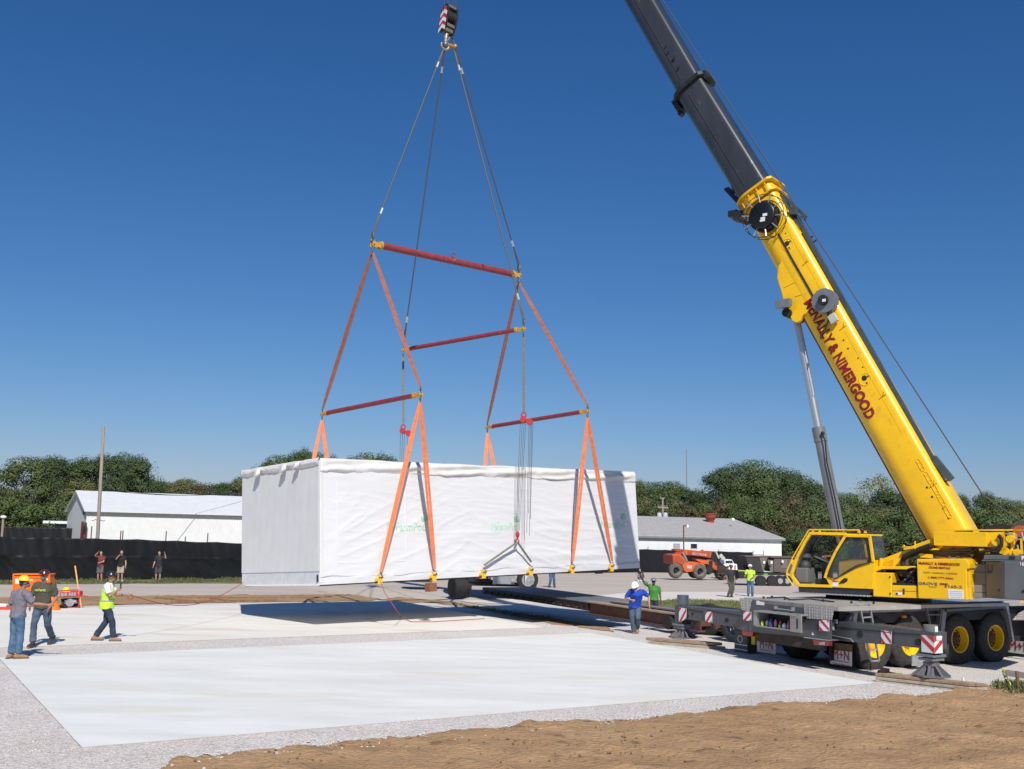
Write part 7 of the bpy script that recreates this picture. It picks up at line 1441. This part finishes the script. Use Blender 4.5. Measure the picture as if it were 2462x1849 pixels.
def person(loc, yaw, H_, label, pose={}, skin=SKIN, shirt=None, trous=None, shorts=False, shoe=None, hat=None, hair=None, vest=None, vox=.014, logo=None, sleeve=.55, boot=None, scale_w=1., grp=None):
    J = dict(DEF); J.update(pose); J = {k: (V(v) if isinstance(v, tuple) else v) for k, v in J.items()}; F_ = J['fatt']
    root = empty("person", loc, label, "person", grp, rz=yaw); root.scale = (H_/1.8,)*3
    b = MB(); X = (J['sR'] - J['sL']).normalized()
    limb(b, [J['pel'] - V((0, 0, .04)), J['pel'] + V((0, 0, .08)), J['pel'].lerp(J['che'], .5), J['che'], J['nk'] - V((0, 0, .10)), J['nk'] - V((0, 0, .03))], [(.155*F_, .11*F_), (.15*F_, .10*F_), (.14*F_, .10*F_), (.165*F_, .115*F_), (.15, .09), (.07, .065)], X, 16)
    limb(b, [J['nk'] - V((0, 0, .06)), J['hd'] - V((0, 0, .04))], [.06, .052], X)
    fd = J['face'].normalized(); sd = fd.cross(Z).normalized(); hu = sd.cross(fd).normalized(); hd = J['hd']; rot = Matrix((sd, fd, hu)).transposed()
    b.ell(hd + hu*.02, .075, .092, .105, 16, 12, rot); b.ell(hd - hu*.055 + fd*.02, .056, .068, .07, 12, 8, rot)
    b.ell(hd + fd*.10 - hu*.012, .014, .022, .026, 8, 6, rot); b.ell(hd + fd*.088 - hu*.075, .026, .02, .016, 8, 6, rot)
    for sg in (-1, 1): b.ell(hd + sd*sg*.078 - hu*.005, .012, .022, .034, 8, 6, rot)
    for s_ in 'LR':
        S_, E_, W_ = J['s' + s_], J['e' + s_], J['w' + s_]; limb(b, [S_.lerp(E_, .1), S_.lerp(E_, .5), E_, E_.lerp(W_, .4), W_], [.058*F_, .052*F_, .043, .041, .028], X)
        d = (W_ - E_).normalized(); side = d.cross(X if abs(d.dot(X)) < .8 else V((0, 1, 0))).normalized(); nrm = d.cross(side); pe = W_ + d*.085
        limb(b, [W_, W_ + d*.04, pe], [(.026, .022), (.038, .017), (.040, .015)], side)
        cu = J.get('curl', .5)
        for k, ln in enumerate((.070, .080, .075, .060)):
            q = pe + side*(.030 - .020*k) - d*.01; m1 = q + d*ln*.55 + nrm*.012*cu; m2 = m1 + (d*(1 - .6*cu) + nrm*cu).normalized()*ln*.5; limb(b, [q, m1, m2], [.0105, .0098, .0085], nrm, 7)
        q = W_ + d*.03 + side*.028; limb(b, [q, q + (d*.6 + side*.7).normalized()*.045, q + (d*.6 + side*.7).normalized()*.045 + (d + nrm*.3).normalized()*.032], [.013, .012, .010], nrm, 7)
        H2, K_, A_ = J['h' + s_], J['k' + s_], J['a' + s_]; limb(b, [H2, H2.lerp(K_, .5), K_, K_.lerp(A_, .35), A_], [.092*F_, .076*F_, .056, .056, .038], X)
        t_ = J['t' + s_].normalized(); limb(b, [A_ - V((0, 0, .035)) - t_*.03, A_ - V((0, 0, .05)) + t_*.13], [(.036, .03), (.038, .022)], t_.cross(Z))
    fuse(b, "body", skin, root, vox)
    # shirt
    if shirt:
        c = MB(); limb(c, [J['pel'] + V((0, 0, -.05)), J['pel'] + V((0, 0, .06)), J['pel'].lerp(J['che'], .5), J['che'], J['nk'] - V((0, 0, .09)), J['nk'] - V((0, 0, .045))], [(.205*F_, .160*F_), (.196*F_, .150*F_), (.180*F_, .136*F_), (.194*F_, .142*F_), (.182, .122), (.090, .085)], X, 18, c0=.12)
        for s_ in 'LR': S_, E_ = J['s' + s_], J['e' + s_]; limb(c, [S_ + (J['nk'] - S_)*.25, S_, S_.lerp(E_, sleeve*.6), S_.lerp(E_, sleeve + .12)], [(.092, .088), .094, .082, .080], X, c1=.15)
        sh = fuse(c, "shirt", shirt, root, vox*1.1, .014, 3)
        if logo:
            o = text(logo[0], logo[1], None, J['che'] + V((0, .155*F_, .03)), V((-1, 0, 0)), Z, logo[2], logo[3], .006, .02, name="shirt_print"); o.location = (0, 0, 0)
            for v in o.data.vertices: v.co = v.co + (J['che'] + V((0, .155*F_, .03))); v.co.y -= 1.1*v.co.x*v.co.x - .012
            o.parent = sh
    if trous:
        c = MB(); limb(c, [J['pel'] - V((0, 0, .07)), J['pel'] + V((0, 0, .0)), J['pel'] + V((0, 0, .07))], [(.165*F_, .13*F_), (.172*F_, .128*F_), (.158*F_, .118*F_)], X, 16)
        for s_ in 'LR':
            H2, K_, A_ = J['h' + s_], J['k' + s_], J['a' + s_]
            if shorts: limb(c, [H2, H2.lerp(K_, .5), H2.lerp(K_, .92)], [.112*F_, .105*F_, .108], X, c1=.1)
            else: limb(c, [H2, H2.lerp(K_, .5), K_, K_.lerp(A_, .5), K_.lerp(A_, .92)], [.110*F_, .096*F_, .080, .080, .080], X, c1=.15)
        fuse(c, "shorts" if shorts else "trousers", trous, root, vox*1.1, .012, 9)
    if shoe:
        for s_ in 'LR':
            A_ = J['a' + s_]; t_ = J['t' + s_].normalized(); sd2 = t_.cross(Z).normalized(); c = MB(); up = sd2.cross(t_); up = up if up.z > 0 else -up
            limb(c, [A_ - up*.035 - t_*.055, A_ - up*.035 + t_*.05, A_ - up*.05 + t_*.175], [(.048, .05), (.05, .05), (.045, .035)], sd2); limb(c, [A_ + up*.05, A_ - up*.03], [.052, .052], sd2); fuse(c, "shoe", shoe, root, vox)
            m = MB(); m.prism([A_ - up*.088 - t_*.105 + sd2*.045, A_ - up*.088 + t_*.20 + sd2*.045, A_ - up*.088 + t_*.225, A_ - up*.088 + t_*.20 - sd2*.045, A_ - up*.088 - t_*.105 - sd2*.045], up*.022); m.build("shoe_sole", mat("sole", (.12, .10, .08), .8), root, local=True)
    if hair:
        c = MB(); c.ell(hd + hu*.035 - fd*.018, .083, .095, .102, 16, 12, rot); c.ell(hd - fd*.05 - hu*.02, .07, .05, .07, 12, 8, rot); fuse(c, "hair", hair, root, vox)
    m = MB()
    for sg in (-1, 1): m.ell(hd + fd*.086 + sd*sg*.031 + hu*.012, .013, .008, .007, 8, 6, rot)
    m.build("eyes", DKG, root, local=True); m = MB(); m.ell(hd + fd*.098 - hu*.052, .024, .008, .006, 8, 6, rot); m.build("mouth", mat("lips", (.30, .10, .08), .6), root, local=True)
    if hat:
        m = MB(); dome(m, hd + hu*.045 - fd*.01, .118, .115, hu, fd, .42, 24); m.build("hard_hat", hat, root, smooth=True, local=True)
    if vest:
        c = MB(); limb(c, [J['pel'] + V((0, 0, -.08)), J['pel'] + V((0, 0, .06)), J['pel'].lerp(J['che'], .5), J['che'], J['nk'] - V((0, 0, .11))], [(.235*F_, .19*F_), (.222*F_, .175*F_), (.205*F_, .160*F_), (.212*F_, .158*F_), (.15, .12)], X, 18, c0=.1); vv_ = fuse(c, "safety_vest", vest, root, vox*1.1, .016, 5)
        m = MB(); m.lathe(J['pel'].lerp(J['che'], .35), Z, [(.222*F_, -.025), (.220*F_, .025)], 24); 
        for v in range(len(m.v)): m.v[v].y = (m.v[v].y - J['pel'].y)*.83 + J['pel'].y + .0
        m.f = m.f[:-2] if len(m.f) > 24 else m.f; m.mi = m.mi[:len(m.f)]
        m.build("reflective_band", mat("reflective", (.55, .57, .58), .3, .4), vv_, local=True)
    return root, J
JN = lambda n, a, b: mat(n, a, .85, 0, .2, 5, rgb2=b, bump=.2, bsc=25)
JEAN = JN("blue_jeans", (.035, .085, .165), (.095, .175, .28)); JEAD = JN("dark_jeans", (.012, .022, .045), (.03, .045, .08)); JEAG = JN("grey_blue_jeans", (.03, .052, .085), (.085, .13, .185))
HVY = mat("hi_vis_lime", (.52, .85, .04), .6, 0, .05, 6)
DARKH = mat("dark_hair", (.02, .015, .012), .7); BT_ = mat("tan_boot", (.30, .17, .09), .8); BTD = mat("dark_boot", (.05, .035, .03), .8)
# man in grey shirt, yellow helmet, seen from behind, pointing right
fA = atz(34, 1584, .0)
PA, JA = person(fA, R(-38), 1.84, "man in grey t-shirt and yellow hard hat seen from behind, pointing right", dict(
    pel=(.0, .0, .95), che=(.02, .02, 1.31), nk=(.02, .03, 1.49), hd=(.03, .06, 1.655), face=(.25, 1, -.05), hL=(-.10, 0, .92), kL=(-.10, .0, .50), aL=(-.09, -.04, .09), hR=(.10, 0, .92), kR=(.08, .05, .50), aR=(.05, .06, .09), tL=(-.2, 1, 0), tR=(.45, 1, 0),
    sL=(-.19, .0, 1.42), eL=(-.27, -.04, 1.14), wL=(-.25, .04, .88), sR=(.22, .03, 1.42), eR=(.32, .18, 1.20), wR=(.47, .40, 1.18), fatt=1.0, curl=.4), skin=SKIND, shirt=cloth("grey_shirt", (.165, .15, .185)), trous=JEAN, shoe=BT_, hat=hcol, hair=DARKH, vox=.0125, sleeve=.72)
mk = MB(); mk.ell(V((.06, .14, 1.60)), .05, .045, .05, 10, 8); mk.build("face_mask", mat("mask_blue", (.10, .13, .22), .8), PA, local=True)
# man in olive shirt walking towards the camera
fB = atz(95, 1553, .0)
PB, JB = person(fB, R(176), 1.86, "man in olive shirt and maroon hard hat walking towards the camera", dict(
    pel=(0, .0, .94), che=(.0, .03, 1.31), nk=(.0, .03, 1.49), hd=(.0, .06, 1.66), hL=(-.11, 0, .91), kL=(-.15, -.02, .50), aL=(-.10, -.36, .20), hR=(.10, 0, .91), kR=(.10, .16, .52), aR=(.06, .22, .09), tL=(0, .8, -.6), sL=(-.21, 0, 1.43), eL=(-.30, -.03, 1.15), wL=(-.24, .12, .93), sR=(.21, 0, 1.43), eR=(.28, .02, 1.16), wR=(.24, .16, .95), fatt=1.04),
    skin=SKIND, shirt=cloth("olive_shirt", (.072, .068, .045)), trous=JEAG, shoe=BTD, hat=mat("maroon_helmet", (.10, .012, .018), .25, 0, .05, 5, coat=.5), vox=.0125, sleeve=.68, logo=("carhartt", mat("print_lime", (.50, .55, .08), .7), .27, .065))
mk = MB(); mk.ell(V((0, .13, 1.615)), .055, .045, .055, 10, 8); mk.build("face_mask", mat("mask_grey", (.13, .14, .16), .8), PB, local=True)
# supervisor in vest, walking right with the tag line
fC = atz(252, 1541, .0)
PC, JC = person(fC, R(-84), 1.80, "man in lime safety vest and dark hard hat holding a rope, walking right", dict(
    pel=(0, -.02, .92), che=(.0, .0, 1.30), nk=(.0, .01, 1.48), hd=(.0, .05, 1.65), face=(-.25, 1, 0), hL=(-.09, 0, .90), kL=(-.09, -.02, .50), aL=(-.06, -.27, .10), hR=(.09, 0, .90), kR=(.09, .17, .52), aR=(.05, .22, .09),
    sL=(-.19, 0, 1.42), eL=(-.24, .15, 1.17), wL=(-.20, .42, 1.18), sR=(.19, 0, 1.42), eR=(.26, .10, 1.16), wR=(.18, .26, 1.32), curl=.9), skin=SKIND, shirt=cloth("white_shirt", (.72, .72, .72)), trous=JEAD, shoe=BT_, hat=mat("dark_helmet", (.015, .017, .02), .3, 0, .1, 5, coat=.4), vest=HVY, vox=.0125)
mk = MB(); mk.box(V((.15, .33, 1.42)), V((.05, 0, 0)), V((0, .03, 0)), V((0, 0, .11))); mk.cyl(V((.17, .345, 1.56)), V((.17, .345, 1.60)), .006, n=6); mk.build("radio", DKG, label="black hand radio held at the chin of the man in the lime vest", cat="radio", local=True)
o = bpy.data.objects["radio"]; bpy.context.view_layer.update(); o.matrix_world = PC.matrix_world.copy()
hw = PC.matrix_world @ V((-.20, .52, 1.18)); e_ = PW3(.0, PODW - .1, .1); k = 14
MB().tube([hw.lerp(e_, t/k) - Z*.5*math.sin(math.pi*t/k) for t in range(k + 1)], .012, 5).build("tag_line", CORD, label="red tag line from the vest man's hand to the module's far left corner", cat="rope")
MB().torus(hw - Z*.05, (0, 1, 0), .07, .012, 14, 5).build("rope_coil", CORD, label="small red rope loop hanging from the vest man's hand", cat="rope")
# three onlookers
yF = 0
fD = G(239, 1400); person(fD, R(168), 1.74, "onlooker in maroon t-shirt and grey shorts shading his eyes", dict(eL=(-.24, .12, 1.18), wL=(-.10, .22, 1.14), eR=(.30, .16, 1.52), wR=(.10, .20, 1.72), face=(.1, 1, .1)), shirt=cloth("maroon_shirt", (.17, .035, .045)), trous=cloth("grey_shorts", (.12, .115, .13)), shorts=True, shoe=mat("shoe_grey", (.25, .2, .17), .8), hair=DARKH, vox=.017)
fE = G(288, 1401); person(fE, R(172), 1.80, "bald onlooker in black t-shirt and khaki shorts holding a phone to his face", dict(eL=(-.28, .02, 1.15), wL=(-.33, .10, .92), eR=(.20, .22, 1.30), wR=(-.04, .27, 1.58), face=(-.3, 1, .05)), shirt=cloth("black_shirt", (.012, .012, .013)), trous=cloth("khaki_shorts", (.42, .35, .26)), shorts=True, shoe=mat("white_shoe", (.8, .8, .8), .6), vox=.017)
fG = G(379, 1400); person(fG, R(180), 1.78, "onlooker in dark t-shirt and dark shorts waving one raised hand", dict(eL=(-.40, .05, 1.40), wL=(-.34, .12, 1.66), eR=(.26, -.02, 1.16), wR=(.29, .08, .92)), shirt=cloth("charcoal_shirt", (.02, .021, .026)), trous=cloth("slate_shorts", (.05, .055, .075)), shorts=True, shoe=mat("shoe_dark", (.05, .04, .04), .8), hair=DARKH, vox=.017)
# man in blue polo walking to camera, leaning
fH = G(1526, 1527); HWH = mat("white_helmet", (.8, .8, .79), .3, 0, .03, 6, coat=.4)
person(fH, R(170), 1.80, "man in royal blue polo shirt and white hard hat striding towards the camera", dict(pel=(.0, .02, .90), che=(-.05, .18, 1.24), nk=(-.06, .27, 1.40), hd=(-.02, .35, 1.53), face=(.15, 1, -.55), hL=(-.10, 0, .88), kL=(-.12, .25, .55), aL=(-.08, -.08, .22), hR=(.09, 0, .88), kR=(.07, .10, .48), aR=(.02, .06, .09), tL=(0, .8, -.5),
       sL=(-.24, .19, 1.38), eL=(-.44, .05, 1.22), wL=(-.46, .12, .96), sR=(.14, .22, 1.36), eR=(.30, .14, 1.16), wR=(.10, .34, 1.12), curl=.9, fatt=1.05), shirt=cloth("royal_blue_polo", (.008, .06, .42)), trous=JEAG, shoe=BT_, hat=HWH, vox=.014, sleeve=.66)
# man in green shirt with raised arm behind the trailer
fI = G(1571, 1497); fI = V((fI.x, fI.y, fI.z)); person(fI, R(174), 1.80, "man in green t-shirt and grey hard hat raising one arm behind the trailer", dict(sR=(.19, 0, 1.46), eR=(.42, .05, 1.66), wR=(.54, .06, 1.93), eL=(-.27, 0, 1.15), wL=(-.28, .08, .90), hd=(.0, .06, 1.655), fatt=1.08, curl=.1), skin=SKINB, shirt=cloth("green_shirt", (.05, .22, .035)), trous=JEAD, shoe=BTD, hat=mat("grey_blue_helmet", (.13, .17, .22), .35, 0, .15, 8), vox=.014, sleeve=.66)
# man in blue work clothes under the module
fJ = G(1326, 1413); person(fJ, R(200), 1.84, "man in blue work clothes seen under the lifted module, head hidden", dict(kL=(-.14, .05, .5), aL=(-.20, -.03, .09), kR=(.10, .1, .5), aR=(.16, .02, .09), eL=(-.26, .1, 1.16), wL=(-.12, .28, 1.08), eR=(.30, .05, 1.16), wR=(.30, .2, .96)), shirt=cloth("navy_work_shirt", (.02, .05, .11)), trous=JN("work_jeans", (.03, .07, .15), (.08, .14, .25)), shoe=BTD, hair=DARKH, vox=.018, sleeve=.9)
# two men on the lot
fK = G(1757, 1437); person(fK, R(205), 1.80, "man in dark shirt and grey work trousers standing left of the lime shirt man", dict(kL=(-.13, .06, .5), aL=(-.05, -.02, .09), hR=(.10, 0, .92), kR=(.05, .05, .5), aR=(.16, -.05, .09), eR=(.27, -.02, 1.15), wR=(.26, .06, .9)), skin=SKIND, shirt=cloth("dark_teal_shirt", (.018, .03, .035)), trous=cloth("grey_work_trousers", (.08, .07, .06)), shoe=BTD, hat=mat("dark_red_helmet", (.06, .015, .015), .4), vox=.018)
fL_ = G(1804, 1435); person(fL_, R(150), 1.82, "man in bright lime shirt, blue jeans and white hard hat on the lot", dict(kL=(-.13, .06, .5), kR=(.11, .0, .5), eR=(.28, .05, 1.18), wR=(.24, .26, 1.10), eL=(-.26, .05, 1.16), wL=(-.14, .26, 1.05)), skin=SKIND, shirt=mat("lime_shirt", (.50, .82, .06), .7, 0, .05, 5), trous=JEAN, shoe=BTD, hat=HWH, vox=.018)
# person crouching far off right of the module
fM = G(1543, 1397); person(fM, R(140), 1.75, "tiny crouching person in blue far off beyond the raised glove", dict(pel=(0, -.05, .34), che=(0, .10, .62), nk=(0, .2, .76), hd=(0, .27, .88), hL=(-.1, 0, .34), kL=(-.16, .38, .48), aL=(-.12, .2, .09), hR=(.1, 0, .34), kR=(.16, .38, .48), aR=(.12, .2, .09), sL=(-.18, .15, .72), eL=(-.22, .38, .55), wL=(-.1, .5, .4), sR=(.18, .15, .72), eR=(.22, .38, .55), wR=(.1, .5, .4)), shirt=cloth("dark_jacket", (.03, .03, .04)), trous=JEAN, shoe=mat("white_shoe", (0, 0, 0)), hair=DARKH, vox=.02)
# crane operator seated in the cab, facing left along the boom
pop = T3(.95, .98, 1.86); yw = math.atan2(U_.y, U_.x) - math.pi/2
person(pop, yw, 1.76, "crane operator in lime shirt and grey cap seated inside the yellow cab", dict(pel=(0, 0, .50), che=(0, .02, .86), nk=(0, .04, 1.04), hd=(0, .08, 1.20), hL=(-.10, .0, .48), kL=(-.13, .46, .52), aL=(-.12, .62, .10), hR=(.10, .0, .48), kR=(.12, .46, .52), aR=(.12, .64, .10), sL=(-.19, .03, .97), eL=(-.24, .20, .74), wL=(-.20, .48, .72), sR=(.19, .03, .97), eR=(.25, .20, .74), wR=(.22, .48, .72)), skin=SKIND, shirt=mat("lime_green_shirt", (.22, .62, .08), .7), trous=JEAD, shoe=BT_, hair=mat("grey_hair", (.30, .30, .31), .8), vox=.014)
cp = T3(2.12, 1.0, 2.62); m = MB(); dome(m, cp - Z*.06, .10, .11, Z, -U_ - V_*.3, .5, 16); m.build("cap", mat("cap_white_red", (.7, .66, .64), .7, 0, .1, 8, spot=((.55, .10, .08), 14., .58)), label="white and red cap lying on the console inside the cab", cat="cap", smooth=True)
m = MB(); a_ = T3(1.9, 1.05, 2.58); b_ = T3(1.35, 1.05, 2.38); m.prism([a_, a_ - V_*.3, b_ - V_*.3, b_], Z*.03); m.build("clipboard", mat("paper_white", (.62, .66, .64), .7), label="pale clipboard tilted on the cab console", cat="clipboard")
